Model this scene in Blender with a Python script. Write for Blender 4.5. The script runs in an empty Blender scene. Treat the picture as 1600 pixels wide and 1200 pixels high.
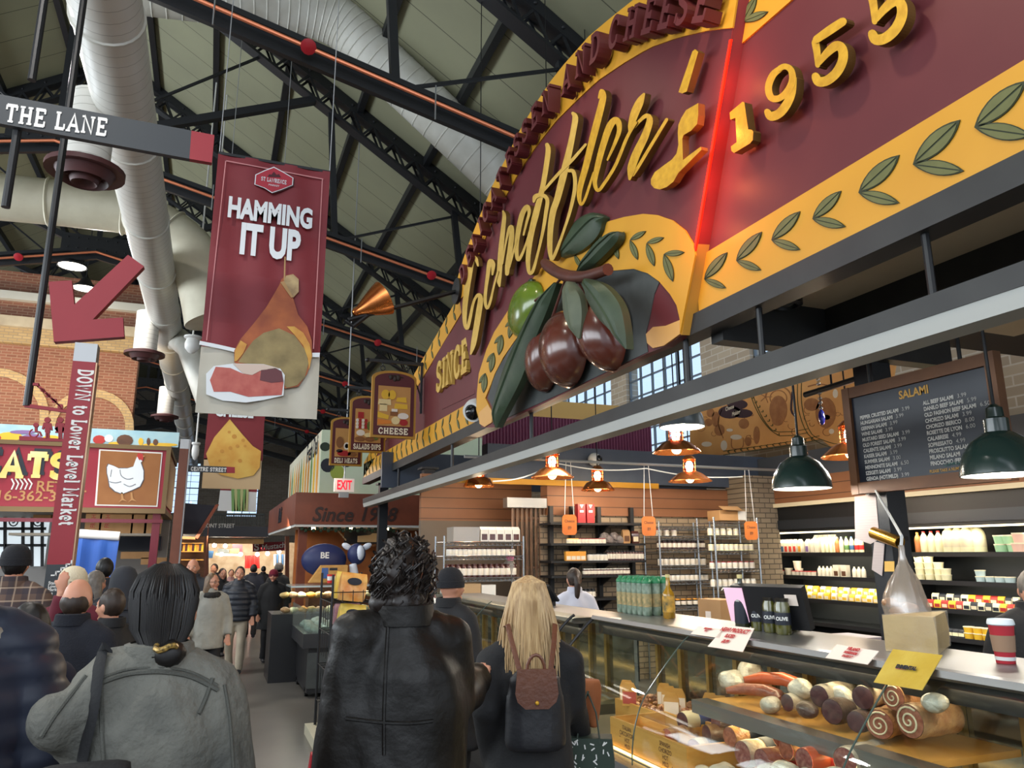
import bpy, bmesh, math, random
from mathutils import Vector, Matrix, noise
random.seed(7)
V = Vector
SC = bpy.context.scene
COL = SC.collection

# ---------------------------------------------------------------- camera
FPX, YAW, PIT, ROL, CAMH = 1174.6, math.radians(21.504), math.radians(12.666), math.radians(-0.230), 1.82
_f = V((math.sin(YAW)*math.cos(PIT), math.cos(YAW)*math.cos(PIT), math.sin(PIT)))
_r0 = V((math.cos(YAW), -math.sin(YAW), 0)); _u0 = _r0.cross(_f)
CR = math.cos(ROL)*_r0 + math.sin(ROL)*_u0
CU = -math.sin(ROL)*_r0 + math.cos(ROL)*_u0
CC = V((0, 0, CAMH))
cam = bpy.data.objects.new('camera', bpy.data.cameras.new('camera')); COL.objects.link(cam)
cam.data.sensor_width = 36; cam.data.lens = FPX/1600*36
cam.data.clip_start = .05; cam.data.clip_end = 400
mw = Matrix.Identity(4)
for i, a in enumerate((CR, CU, -_f)):
    for j in range(3): mw[j][i] = a[j]
mw.translation = CC
cam.matrix_world = mw
SC.camera = cam
# ---------------------------------------------------------------- exposure, world, large lights
SC.view_settings.view_transform = 'Standard'; SC.view_settings.look = 'None'
SC.view_settings.exposure = 0.0; SC.view_settings.gamma = 1; SC.view_settings.use_curve_mapping = False
SC.cycles.use_denoising = True
SC.cycles.max_bounces = 7; SC.cycles.diffuse_bounces = 4; SC.cycles.glossy_bounces = 3; SC.cycles.transmission_bounces = 6; SC.cycles.transparent_max_bounces = 12
SC.cycles.sample_clamp_indirect = 4
SC.cycles.caustics_reflective = False; SC.cycles.caustics_refractive = False
W = bpy.data.worlds.new('daylight'); SC.world = W; W.use_nodes = True
W.node_tree.nodes['Background'].inputs[0].default_value = (.78, .88, 1, 1)
W.node_tree.nodes['Background'].inputs[1].default_value = 1.5
def light(kind, loc, energy, color=(1, 1, 1), size=.1, size_y=None, target=None, spot=None, name='light', blend=.6):
    d = bpy.data.lights.new(name, kind); d.energy = energy; d.color = color
    if kind == 'AREA':
        d.size = size
        if size_y: d.shape = 'RECTANGLE'; d.size_y = size_y
    elif kind in ('POINT', 'SPOT'): d.shadow_soft_size = size
    if spot: d.spot_size = math.radians(spot); d.spot_blend = blend
    o = bpy.data.objects.new(name, d); COL.objects.link(o); o.location = loc
    if target is not None:
        o.rotation_euler = (V(target)-V(loc)).to_track_quat('-Z', 'Y').to_euler()
    return o
WARM = (1, .72, .42)
# unseen area lights added as daylight fill, across the nave and behind the camera
light('AREA', (-13.6, 16, 6.4), 4200, (.86, .94, 1), 36, 5, (0, 16, 9.5), name='window_daylight')
light('AREA', (-3, -11, 7.5), 900, (.9, .95, 1), 16, 6, (0, 10, 8), name='window_daylight')
# high-bay lamps under the roof
for y in (4, 12, 20, 30): light('AREA', (-3.2, y, 9.2), 260, (1, .95, .88), .4, target=(-3.2, y, 0), name='high_bay_lamp')

# ---------------------------------------------------------------- helpers
def ray(u, v): return _f + CR*((u-800)/FPX) - CU*((v-600)/FPX)
def PX(u, v, x): d = ray(u, v); return CC + d*(x/d.x)
def PY(u, v, y): d = ray(u, v); return CC + d*(y/d.y)
def PZ(u, v, z): d = ray(u, v); return CC + d*((z-CAMH)/d.z)

def lin(c):
    out = []
    for x in c[:3]:
        x /= 255
        out.append(x/12.92 if x <= .04045 else ((x+.055)/1.055)**2.4)
    return (*out, 1)
MATS = {}
def mat(name, rgb, rough=.6, metal=0, rgb2=None, nscale=6, ndet=4, bump=0, bscale=None, emit=0, ergb=None, trans=0, alpha=1, ior=1.45, coat=0, stretch=None, spec=None, cont=.5):
    """principled material with noise between two colours and a noise bump"""
    if name in MATS: return MATS[name]
    m = bpy.data.materials.new(name); m.use_nodes = True; MATS[name] = m
    nt = m.node_tree; N = nt.nodes; L = nt.links; b = N['Principled BSDF']
    b.inputs['Base Color'].default_value = lin(rgb); b.inputs['Roughness'].default_value = rough; b.inputs['Metallic'].default_value = metal
    b.inputs['IOR'].default_value = ior
    if spec is not None: b.inputs['Specular IOR Level'].default_value = spec
    if coat: b.inputs['Coat Weight'].default_value = coat; b.inputs['Coat Roughness'].default_value = .15
    if trans: b.inputs['Transmission Weight'].default_value = trans
    if alpha < 1: b.inputs['Alpha'].default_value = alpha
    if emit:
        b.inputs['Emission Color'].default_value = lin(ergb or rgb); b.inputs['Emission Strength'].default_value = emit
    if rgb2 or bump:
        tc = N.new('ShaderNodeTexCoord'); src = tc.outputs['Object']
        if stretch:
            mp = N.new('ShaderNodeMapping'); mp.inputs['Scale'].default_value = stretch; L.new(src, mp.inputs[0]); src = mp.outputs[0]
        if rgb2:
            n = N.new('ShaderNodeTexNoise'); n.inputs['Scale'].default_value = nscale; n.inputs['Detail'].default_value = ndet; L.new(src, n.inputs['Vector'])
            r = N.new('ShaderNodeValToRGB'); r.color_ramp.elements[0].position = .5-cont*.4; r.color_ramp.elements[1].position = .5+cont*.4
            r.color_ramp.elements[0].color = lin(rgb); r.color_ramp.elements[1].color = lin(rgb2)
            L.new(n.outputs['Fac'], r.inputs[0]); L.new(r.outputs[0], b.inputs['Base Color'])
        if bump:
            n2 = N.new('ShaderNodeTexNoise'); n2.inputs['Scale'].default_value = bscale or nscale*3; n2.inputs['Detail'].default_value = 5; L.new(src, n2.inputs['Vector'])
            bp = N.new('ShaderNodeBump'); bp.inputs['Strength'].default_value = bump; bp.inputs['Distance'].default_value = .02
            L.new(n2.outputs['Fac'], bp.inputs['Height']); L.new(bp.outputs[0], b.inputs['Normal'])
    return m
def glassmat(name, tint=(255, 255, 255), refl=.08, rough=.02, milk=0.0, milk_rgb=(230, 225, 215)):
    """thin clear pane: mostly transparent with a fresnel-like reflection"""
    if name in MATS: return MATS[name]
    m = bpy.data.materials.new(name); m.use_nodes = True; MATS[name] = m
    nt = m.node_tree; N = nt.nodes; L = nt.links; N.remove(N['Principled BSDF'])
    t = N.new('ShaderNodeBsdfTransparent'); t.inputs[0].default_value = lin(tint)
    g = N.new('ShaderNodeBsdfGlossy'); g.inputs['Roughness'].default_value = rough
    lw = N.new('ShaderNodeLayerWeight'); lw.inputs[0].default_value = .25
    mr = N.new('ShaderNodeMath'); mr.operation = 'MULTIPLY_ADD'; mr.inputs[1].default_value = .16; mr.inputs[2].default_value = refl
    L.new(lw.outputs['Facing'], mr.inputs[0]); mr.use_clamp = True
    mx = N.new('ShaderNodeMixShader'); L.new(mr.outputs[0], mx.inputs[0]); L.new(t.outputs[0], mx.inputs[1]); L.new(g.outputs[0], mx.inputs[2])
    last = mx
    if milk:
        d = N.new('ShaderNodeBsdfDiffuse'); d.inputs[0].default_value = lin(milk_rgb)
        m2 = N.new('ShaderNodeMixShader'); m2.inputs[0].default_value = milk; L.new(mx.outputs[0], m2.inputs[1]); L.new(d.outputs[0], m2.inputs[2]); last = m2
    L.new(last.outputs[0], N['Material Output'].inputs[0])
    return m

class MB:
    """collects shapes and links them as one mesh object"""
    def __init__(s): s.v = []; s.f = []; s.mi = []; s.m = 0
    def add(s, vs, fs):
        o = len(s.v); s.v += [tuple(x) for x in vs]
        for f in fs: s.f.append([i+o for i in f]); s.mi.append(s.m)
        return s
    def box(s, c, d, rot=None):
        c = V(c); h = V(d)/2; vs = []
        for x in (-1, 1):
            for y in (-1, 1):
                for z in (-1, 1):
                    p = V((x*h.x, y*h.y, z*h.z))
                    if rot is not None: p = rot @ p
                    vs.append(c+p)
        return s.add(vs, [(0, 1, 3, 2), (4, 6, 7, 5), (0, 4, 5, 1), (2, 3, 7, 6), (0, 2, 6, 4), (1, 5, 7, 3)])
    def bx(s, a, b): a = V(a); b = V(b); return s.box((a+b)/2, (abs(b.x-a.x), abs(b.y-a.y), abs(b.z-a.z)))
    def bar(s, a, b, w, h, up=(0, 0, 1)):
        a = V(a); b = V(b); d = (b-a); l = d.length; d.normalize(); x = d.cross(V(up))
        if x.length < 1e-4: x = V((1, 0, 0))
        x.normalize(); z = x.cross(d)
        R = Matrix((x, d, z)).transposed()
        return s.box((a+b)/2, (w, l, h), R)
    def tube(s, pts, r, n=8, cap=True, flat=None, ref=None):
        pts = [V(p) for p in pts]; k = len(pts); rs = r if isinstance(r, (list, tuple)) else [r]*k
        vs = []; fs = []; pu = None
        for i, p in enumerate(pts):
            d = (pts[min(i+1, k-1)]-pts[max(i-1, 0)]); d = d.normalized() if d.length > 1e-9 else V((0, 0, 1))
            if pu is None:
                a = V(ref) if ref is not None else (V((0, 0, 1)) if abs(d.z) < .9 else V((1, 0, 0)))
            else: a = pu
            x = (a-d*a.dot(d)); x = x.normalized() if x.length > 1e-6 else d.orthogonal().normalized()
            pu = x; y = d.cross(x)
            for j in range(n):
                t = 2*math.pi*j/n; ra = rs[i]
                if isinstance(ra, tuple): vs.append(p+x*(math.cos(t)*ra[0])+y*(math.sin(t)*ra[1]))
                else: vs.append(p+x*(math.cos(t)*ra)+y*(math.sin(t)*ra*(flat or 1)))
        for i in range(k-1):
            for j in range(n):
                a = i*n+j; b = i*n+(j+1) % n; fs.append((a, b, b+n, a+n))
        if cap: fs.append(tuple(range(n-1, -1, -1))); fs.append(tuple(range((k-1)*n, k*n)))
        return s.add(vs, fs)
    def loft(s, rings, cap=True):
        n = len(rings[0]); vs = [p for r in rings for p in r]; fs = []
        for i in range(len(rings)-1):
            for j in range(n):
                a = i*n+j; b = i*n+(j+1) % n; fs.append((a, b, b+n, a+n))
        if cap: fs.append(tuple(range(n-1, -1, -1))); fs.append(tuple(range((len(rings)-1)*n, len(rings)*n)))
        return s.add(vs, fs)
    def lathe(s, prof, c=(0, 0, 0), n=20, axis=(0, 0, 1), cap=False):
        z = V(axis).normalized(); x = z.orthogonal().normalized(); y = z.cross(x); c = V(c)
        rings = [[c+z*h+x*(r*math.cos(2*math.pi*j/n))+y*(r*math.sin(2*math.pi*j/n)) for j in range(n)] for r, h in prof]
        return s.loft(rings, cap)
    def ell(s, c, r, n=12, m=8, R=None):
        c = V(c); vs = []; fs = []
        r = (r, r, r) if not isinstance(r, (tuple, list)) else r
        def P(p):
            p = V((p[0]*r[0], p[1]*r[1], p[2]*r[2])); return c+(R @ p if R is not None else p)
        vs.append(P((0, 0, -1)))
        for i in range(1, m):
            t = math.pi*i/m-math.pi/2
            for j in range(n): vs.append(P((math.cos(t)*math.cos(2*math.pi*j/n), math.cos(t)*math.sin(2*math.pi*j/n), math.sin(t))))
        vs.append(P((0, 0, 1)))
        for j in range(n): fs.append((0, 1+(j+1) % n, 1+j))
        for i in range(m-2):
            for j in range(n):
                a = 1+i*n+j; b = 1+i*n+(j+1) % n; fs.append((a, b, b+n, a+n))
        q = len(vs)-1
        for j in range(n): fs.append((q, 1+(m-2)*n+j, 1+(m-2)*n+(j+1) % n))
        return s.add(vs, fs)
    def prism(s, pts, vec):
        """extrude a simple polygon"""
        n = len(pts); vec = V(vec); vs = [V(p) for p in pts]+[V(p)+vec for p in pts]
        fs = [tuple(range(n)), tuple(range(2*n-1, n-1, -1))]+[(i, (i+1) % n, (i+1) % n+n, i+n) for i in range(n)]
        return s.add(vs, fs)
    def strip(s, Lp, Rp, vec):
        n = len(Lp); vec = V(vec); vs = [V(p) for p in Lp]+[V(p) for p in Rp]; vs += [p+vec for p in vs]; fs = []
        for i in range(n-1):
            fs += [(i, i+1, n+i+1, n+i), (2*n+i, 3*n+i, 3*n+i+1, 2*n+i+1), (i, 2*n+i, 2*n+i+1, i+1), (n+i, n+i+1, 3*n+i+1, 3*n+i)]
        fs += [(0, n, 3*n, 2*n), (n-1, 3*n-1, 4*n-1, 2*n-1)]
        return s.add(vs, fs)
    def obj(s, name, mats, parent=None, smooth=True, ang=40, link=True, origin=None):
        me = bpy.data.meshes.new(name)
        off = V(origin) if origin is not None else V((0, 0, 0))
        me.from_pydata([V(p)-off for p in s.v] if origin is not None else s.v, [], s.f)
        bm = bmesh.new(); bm.from_mesh(me); bmesh.ops.recalc_face_normals(bm, faces=bm.faces); bm.to_mesh(me); bm.free()
        mats = mats if isinstance(mats, (list, tuple)) else [mats]
        for m in mats: me.materials.append(m)
        if len(mats) > 1: me.polygons.foreach_set('material_index', s.mi)
        if smooth:
            me.polygons.foreach_set('use_smooth', [True]*len(me.polygons)); me.set_sharp_from_angle(angle=math.radians(ang))
        o = bpy.data.objects.new(name, me); COL.objects.link(o)
        if origin is not None: o.location = off
        if parent is not None: o.parent = parent
        return o
def tag(o, label=None, cat=None, group=None, kind=None):
    if label: o['label'] = label
    if cat: o['category'] = cat
    if group: o['group'] = group
    if kind: o['kind'] = kind
    return o
def thing(name, label, cat, loc=(0, 0, 0), group=None, rot=None):
    o = bpy.data.objects.new(name, None); COL.objects.link(o); o.location = loc; o.empty_display_size = .1
    if rot is not None: o.rotation_euler = rot
    return tag(o, label, cat, group)
def struct(o): o['kind'] = 'structure'; return o
def dup(root, loc=None, label=None, group=None, rot=None, scale=None):
    r = root.copy(); COL.objects.link(r)
    if loc is not None: r.location = loc
    if rot is not None: r.rotation_euler = rot
    if scale is not None: r.scale = (scale,)*3 if not isinstance(scale, (tuple, list)) else scale
    if label: r['label'] = label
    if group: r['group'] = group
    for ch in root.children:
        c = ch.copy(); COL.objects.link(c); c.parent = r
        for g in ch.children:
            d = g.copy(); COL.objects.link(d); d.parent = c
    return r
def spline(pts, k=4):
    """Catmull-Rom resample of n-d points"""
    P = [tuple(p) for p in pts]; out = []
    for i in range(len(P)-1):
        a = P[max(i-1, 0)]; b = P[i]; c = P[i+1]; d = P[min(i+2, len(P)-1)]
        for j in range(k):
            t = j/k
            out.append(tuple(.5*((2*q)+(-p+r)*t+(2*p-5*q+4*r-s)*t*t+(-p+3*q-3*r+s)*t**3) for p, q, r, s in zip(a, b, c, d)))
    out.append(P[-1]); return out
def ribbon2(pts, k=4, w=None, round_cap=True):
    """centre line (u,v,w) -> left and right outlines in 2-D"""
    P = spline(pts, k) if k > 1 else [tuple(p) for p in pts]; Lp = []; Rp = []; n = len(P)
    for i, p in enumerate(P):
        a = P[max(i-1, 0)]; b = P[min(i+1, n-1)]; dx = b[0]-a[0]; dy = b[1]-a[1]; l = math.hypot(dx, dy) or 1
        ww = (p[2] if w is None else w)/2
        Lp.append((p[0]-dy/l*ww, p[1]+dx/l*ww)); Rp.append((p[0]+dy/l*ww, p[1]-dx/l*ww))
    if round_cap:
        for end in (0, -1):
            p = P[end]; q = P[1 if end == 0 else -2]; dx = p[0]-q[0]; dy = p[1]-q[1]; l = math.hypot(dx, dy) or 1
            ww = (p[2] if w is None else w)/2
            for f_, sh in ((.75, .6), (.35, .92)):
                c = (p[0]+dx/l*ww*sh, p[1]+dy/l*ww*sh)
                sg = 1 if end == -1 else -1
                l_ = (c[0]-dy/l*ww*f_*sg, c[1]+dx/l*ww*f_*sg); r_ = (c[0]+dy/l*ww*f_*sg, c[1]-dx/l*ww*f_*sg)
                if end == 0: Lp.insert(0, l_); Rp.insert(0, r_)
                else: Lp.append(l_); Rp.append(r_)
    return Lp, Rp
def text_shape(s, size=1, bold=0, sx=1, align='CENTER', shear=0):
    """flat outline faces of a word in the built-in font: (verts 2-D, faces)"""
    cu = bpy.data.curves.new('text', 'FONT'); cu.body = s; cu.size = size; cu.offset = bold; cu.align_x = align; cu.resolution_u = 3; cu.shear = shear
    o = bpy.data.objects.new('text', cu); COL.objects.link(o)
    dg = bpy.context.evaluated_depsgraph_get(); me = bpy.data.meshes.new_from_object(o.evaluated_get(dg))
    vs = [(v.co.x*sx, v.co.y) for v in me.vertices]; fs = [tuple(p.vertices) for p in me.polygons]
    bpy.data.objects.remove(o); bpy.data.curves.remove(cu); bpy.data.meshes.remove(me)
    return vs, fs
_TC = {}
def text(mb, s, o, x, y, size, bold=0, sx=1, align='CENTER', depth=0, shear=0):
    """writes s at o along x with y up (world vectors); depth extrudes towards -normal"""
    key = (s, size, bold, sx, align, shear)
    if key not in _TC: _TC[key] = text_shape(s, size, bold, sx, align, shear)
    vs, fs = _TC[key]; o = V(o); x = V(x).normalized(); y = V(y).normalized(); n = x.cross(y)
    P = [o+x*a+y*b for a, b in vs]
    if not depth: return mb.add(P, fs)
    k = len(P); Q = P+[p-n*depth for p in P]; ed = {}
    for f in fs:
        for i in range(len(f)):
            e = (f[i], f[(i+1) % len(f)]); ed[e] = 1
    F = list(fs)+[(a, b, b+k, a+k)[::-1] for (a, b) in ed if (b, a) not in ed]
    return mb.add(Q, F)
# slab-serif letters drawn with strokes: (width, strokes, serif bars (x, y, half length, 'h' or 'v'))
def _arc(cx, cy, rx, ry, a, b, n=10): return [(cx+rx*math.cos(math.radians(a+(b-a)*i/n)), cy+ry*math.sin(math.radians(a+(b-a)*i/n))) for i in range(n+1)]
SLAB = {
 'A': (.86, [[(.12, 0), (.43, 1), (.74, 0)], [(.23, .33), (.63, .33)]], [(.12, 0, .15, 'h'), (.74, 0, .15, 'h')]),
 'C': (.8, [_arc(.42, .5, .32, .47, 50, 310, 14)], [(.66, .8, .16, 'v'), (.66, .22, .13, 'v')]),
 'D': (.84, [[(.18, 0), (.18, 1)], [(.05, .96), (.36, .96)]+_arc(.38, .5, .34, .46, 88, -88, 10)+[(.05, .04)]], []),
 'E': (.76, [[(.18, 0), (.18, 1)], [(.05, .96), (.66, .96)], [(.18, .5), (.5, .5)], [(.05, .04), (.68, .04)]], [(.66, .86, .13, 'v'), (.5, .5, .12, 'v'), (.68, .15, .15, 'v')]),
 'H': (.9, [[(.2, 0), (.2, 1)], [(.7, 0), (.7, 1)], [(.2, .5), (.7, .5)]], [(.2, .04, .16, 'h'), (.2, .96, .16, 'h'), (.7, .04, .16, 'h'), (.7, .96, .16, 'h')]),
 'I': (.44, [[(.22, 0), (.22, 1)]], [(.22, .04, .17, 'h'), (.22, .96, .17, 'h')]),
 'L': (.72, [[(.2, 0), (.2, 1)], [(.05, .04), (.64, .04)]], [(.2, .96, .16, 'h'), (.64, .18, .16, 'v')]),
 'M': (1.06, [[(.18, 0), (.2, 1), (.53, .25), (.86, 1), (.88, 0)]], [(.18, .04, .15, 'h'), (.88, .04, .15, 'h'), (.12, .96, .1, 'h'), (.94, .96, .1, 'h')]),
 'N': (.92, [[(.18, 0), (.18, 1), (.74, 0), (.74, 1)]], [(.18, .04, .15, 'h'), (.12, .96, .1, 'h'), (.74, .96, .15, 'h')]),
 'P': (.76, [[(.18, 0), (.18, 1)], [(.05, .96), (.4, .96)]+_arc(.4, .72, .26, .24, 88, -88, 8)+[(.18, .48)]], [(.18, .04, .17, 'h')]),
 'R': (.84, [[(.18, 0), (.18, 1)], [(.05, .96), (.4, .96)]+_arc(.4, .73, .26, .23, 88, -88, 8)+[(.18, .5)], [(.42, .5), (.7, .03)]], [(.18, .04, .16, 'h'), (.74, .04, .1, 'h')]),
 'S': (.72, [_arc(.36, .74, .25, .22, 30, 220, 10)[0:]+[(.36, .52)]+_arc(.35, .27, .27, .23, 70, -150, 12)], [(.58, .84, .13, 'v'), (.11, .17, .13, 'v')]),
 'T': (.8, [[(.4, 0), (.4, 1)], [(.08, .96), (.72, .96)]], [(.4, .04, .17, 'h'), (.08, .84, .14, 'v'), (.72, .84, .14, 'v')]),
 'U': (.88, [[(.18, 1), (.18, .35)]+_arc(.44, .33, .26, .3, 180, 360, 10)+[(.7, 1)]], [(.18, .96, .15, 'h'), (.7, .96, .15, 'h')]),
 'W': (1.12, [[(.14, 1), (.34, 0), (.56, .8), (.78, 0), (.98, 1)]], [(.14, .96, .13, 'h'), (.98, .96, .13, 'h')]),
 'O': (.86, [_arc(.43, .5, .32, .47, 0, 360, 18)], []),
 'o': (.66, [_arc(.33, .34, .23, .32, 0, 360, 14)], []),
 'e': (.66, [[(.1, .36), (.56, .36)]+_arc(.33, .34, .23, .32, 5, 320, 14)], []),
 'w': (.86, [[(.08, .66), (.24, .02), (.43, .56), (.62, .02), (.78, .66)]], [(.08, .64, .1, 'h'), (.78, .64, .1, 'h')]),
 'r': (.54, [[(.16, 0), (.16, .66)], [(.16, .4), (.26, .6), (.46, .62)]], [(.18, .04, .15, 'h'), (.1, .64, .08, 'h')]),
 'v': (.66, [[(.1, .66), (.33, .02), (.56, .66)]], [(.1, .64, .1, 'h'), (.56, .64, .1, 'h')]),
 'l': (.36, [[(.18, 0), (.18, 1)]], [(.18, .04, .14, 'h'), (.1, .96, .08, 'h')]),
 'a': (.64, [[(.12, .56), (.28, .66), (.46, .58), (.47, .06), (.6, .04)], _arc(.28, .2, .18, .18, 0, 360, 12)], []),
 'k': (.68, [[(.16, 0), (.16, 1)], [(.16, .24), (.54, .64)], [(.3, .36), (.58, .03)]], [(.16, .04, .13, 'h'), (.08, .96, .08, 'h'), (.54, .64, .1, 'h'), (.6, .04, .08, 'h')]),
 't': (.46, [[(.2, .9), (.2, .14), (.28, .04), (.42, .06)], [(.04, .62), (.4, .62)]], []),
 '·': (.4, [[(.2, .42), (.2, .56)]], []), ' ': (.42, [], []),
}
def slab_w(s, sp=.08): return sum(SLAB[c][0]+sp for c in s)
def slab(mb, s, o, x, y, h, w=.17, depth=0, sx=1, sp=.08, align='C', fn=None, sw=None):
    """slab letters of height h from o along x; fn(i, letter) may give a frame (o, x, y) for each letter"""
    x = V(x).normalized(); y = V(y).normalized(); o = V(o); n = x.cross(y)
    cx = -slab_w(s, sp)/2*sx if align == 'C' else 0
    for i, c in enumerate(s):
        gw, strokes, bars = SLAB[c]
        fo, fx, fy = fn(i, c, cx+gw*sx/2) if fn else (o, x, y); nn = fx.cross(fy)
        base = cx if not fn else -gw*sx/2
        def T(p): return fo+fx*((base+p[0]*sx)*h)+fy*(p[1]*h)
        for si, st in enumerate(strokes):
            Lp, Rp = ribbon2([(p[0], p[1], w) for p in st], 1, None, False); e = nn*(h*.004*si)
            mb.strip([T(p)+e for p in Lp], [T(p)+e for p in Rp], -nn*depth if depth else -nn*.0005)
        for bi, (bx_, by_, hl, d) in enumerate(bars):
            t = (sw or w*.62)/2; e = nn*(h*.004*(len(strokes)+bi))
            if d == 'h': q = [(bx_-hl, by_-t), (bx_+hl, by_-t), (bx_+hl, by_+t), (bx_-hl, by_+t)]
            else: q = [(bx_-t, by_-hl), (bx_+t, by_-hl), (bx_+t, by_+hl), (bx_-t, by_+hl)]
            mb.prism([T(p)+e for p in q], -nn*depth if depth else -nn*.0005)
        cx += (gw+sp)*sx
    return mb
def leaf_pts(a, b, w, n=8):
    """outline of a pointed leaf from a to b in 2-D"""
    dx = b[0]-a[0]; dy = b[1]-a[1]; l = math.hypot(dx, dy); nx, ny = -dy/l, dx/l
    up = [(a[0]+dx*t+nx*w*math.sin(math.pi*t)**.8, a[1]+dy*t+ny*w*math.sin(math.pi*t)**.8) for t in [i/n for i in range(n+1)]]
    dn = [(a[0]+dx*t-nx*w*math.sin(math.pi*t)**.8, a[1]+dy*t-ny*w*math.sin(math.pi*t)**.8) for t in [i/n for i in range(n-1, 0, -1)]]
    return up+dn
X_, Y_, Z_ = V((1, 0, 0)), V((0, 1, 0)), V((0, 0, 1))
# ================================================================ the hall
def stripe_mat(name, rgb, rgb2, period, width, axis='Y', rough=.7, rgbn=None, nscale=.6, phase=0):
    """thin dark seams every period metres along one axis"""
    m = mat(name, rgb, rough, rgb2=rgbn, nscale=nscale, cont=.9); nt = m.node_tree; N = nt.nodes; L = nt.links; b = N['Principled BSDF']
    tc = N.new('ShaderNodeTexCoord'); sp = N.new('ShaderNodeSeparateXYZ'); L.new(tc.outputs['Object'], sp.inputs[0])
    a = N.new('ShaderNodeMath'); a.operation = 'MULTIPLY_ADD'; a.inputs[1].default_value = 1/period; a.inputs[2].default_value = 100+phase; L.new(sp.outputs[axis], a.inputs[0])
    fr = N.new('ShaderNodeMath'); fr.operation = 'FRACT'; L.new(a.outputs[0], fr.inputs[0])
    lt = N.new('ShaderNodeMath'); lt.operation = 'LESS_THAN'; lt.inputs[1].default_value = width/period; L.new(fr.outputs[0], lt.inputs[0])
    mx = N.new('ShaderNodeMixRGB'); L.new(lt.outputs[0], mx.inputs[0]); mx.inputs[2].default_value = lin(rgb2)
    if b.inputs['Base Color'].is_linked: L.new(b.inputs['Base Color'].links[0].from_socket, mx.inputs[1])
    else: mx.inputs[1].default_value = lin(rgb)
    L.new(mx.outputs[0], b.inputs['Base Color'])
    return m
def brick_mat(name, c1, c2, mortar, bw, bh, rough=.8, axis='XZ', mort=.012, bump=.3):
    if name in MATS: return MATS[name]
    m = mat(name, c1, rough); nt = m.node_tree; N = nt.nodes; L = nt.links; b = N['Principled BSDF']
    tc = N.new('ShaderNodeTexCoord'); sp = N.new('ShaderNodeSeparateXYZ'); L.new(tc.outputs['Object'], sp.inputs[0]); cb = N.new('ShaderNodeCombineXYZ')
    L.new(sp.outputs[axis[0]], cb.inputs[0]); L.new(sp.outputs[axis[1]], cb.inputs[1])
    t = N.new('ShaderNodeTexBrick'); L.new(cb.outputs[0], t.inputs[0]); t.inputs['Color1'].default_value = lin(c1); t.inputs['Color2'].default_value = lin(c2); t.inputs['Mortar'].default_value = lin(mortar)
    t.inputs['Scale'].default_value = 1; t.inputs['Mortar Size'].default_value = mort; t.inputs['Brick Width'].default_value = bw; t.inputs['Row Height'].default_value = bh
    L.new(t.outputs['Color'], b.inputs['Base Color'])
    bp = N.new('ShaderNodeBump'); bp.inputs['Strength'].default_value = bump; bp.inputs['Distance'].default_value = .01; bp.invert = True; L.new(t.outputs['Fac'], bp.inputs['Height']); L.new(bp.outputs[0], b.inputs['Normal'])
    return m
STEEL = mat('painted_steel', (30, 32, 36), .45, bump=.08, bscale=40)
DARKM = mat('black_metal', (22, 23, 26), .45)
M_floor = mat('polished_concrete', (112, 108, 102), .28, rgb2=(84, 81, 77), nscale=1.6, ndet=8, bump=.02, cont=.9)
struct(MB().bx((-18, -12, -.1), (10, 64, 0)).obj('floor', M_floor))
M_roof = stripe_mat('roof_boards', (150, 150, 122), (86, 86, 70), .99, .022, 'Y', rgbn=(132, 132, 110))
RX, RZ0, RK = -3.43, 13.51, .646
def roofz(x): return RZ0-RK*x if x > RX else RZ0-RK*(2*RX-x)
def slope(x0, x1, name):
    struct(MB().prism([V((x0, -3, roofz(x0))), V((x1, -3, roofz(x1))), V((x1, -3, roofz(x1)+.15)), V((x0, -3, roofz(x0)+.15))], (0, 66, 0)).obj(name, M_roof, smooth=False))
slope(RX, 10, 'ceiling'); slope(RX, -17, 'ceiling')
# walls with real window openings
M_wallR = brick_mat('pale_brick', (176, 160, 138), (158, 142, 122), (190, 180, 165), .42, .14, axis='YZ')
M_endw = brick_mat('grey_brick', (160, 150, 138), (142, 132, 120), (175, 168, 158), .42, .14)
M_winf = mat('window_frame_paint', (96, 104, 110), .5)
M_pane = glassmat('window_glass', (235, 245, 255), .04)
def win_wall(name, fixed, axis, a0, a1, z0, z1, wins, m, th=.35):
    """wall in the plane axis=fixed from a0 to a1 with rectangular openings wins=(b0, b1, c0, c1)"""
    mb = MB()
    def bx(p0, p1, q0, q1):
        if p1-p0 < .01 or q1-q0 < .01: return
        if axis == 'X': mb.bx((fixed, p0, q0), (fixed+th, p1, q1))
        else: mb.bx((p0, fixed, q0), (p1, fixed+th, q1))
    ws = sorted(wins); p = a0
    for b0, b1, c0, c1 in ws:
        bx(p, b0, z0, z1); bx(b0, b1, z0, c0); bx(b0, b1, c1, z1); p = b1
    bx(p, a1, z0, z1); struct(mb.obj(name, m, smooth=False))
WN = [0]
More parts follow.
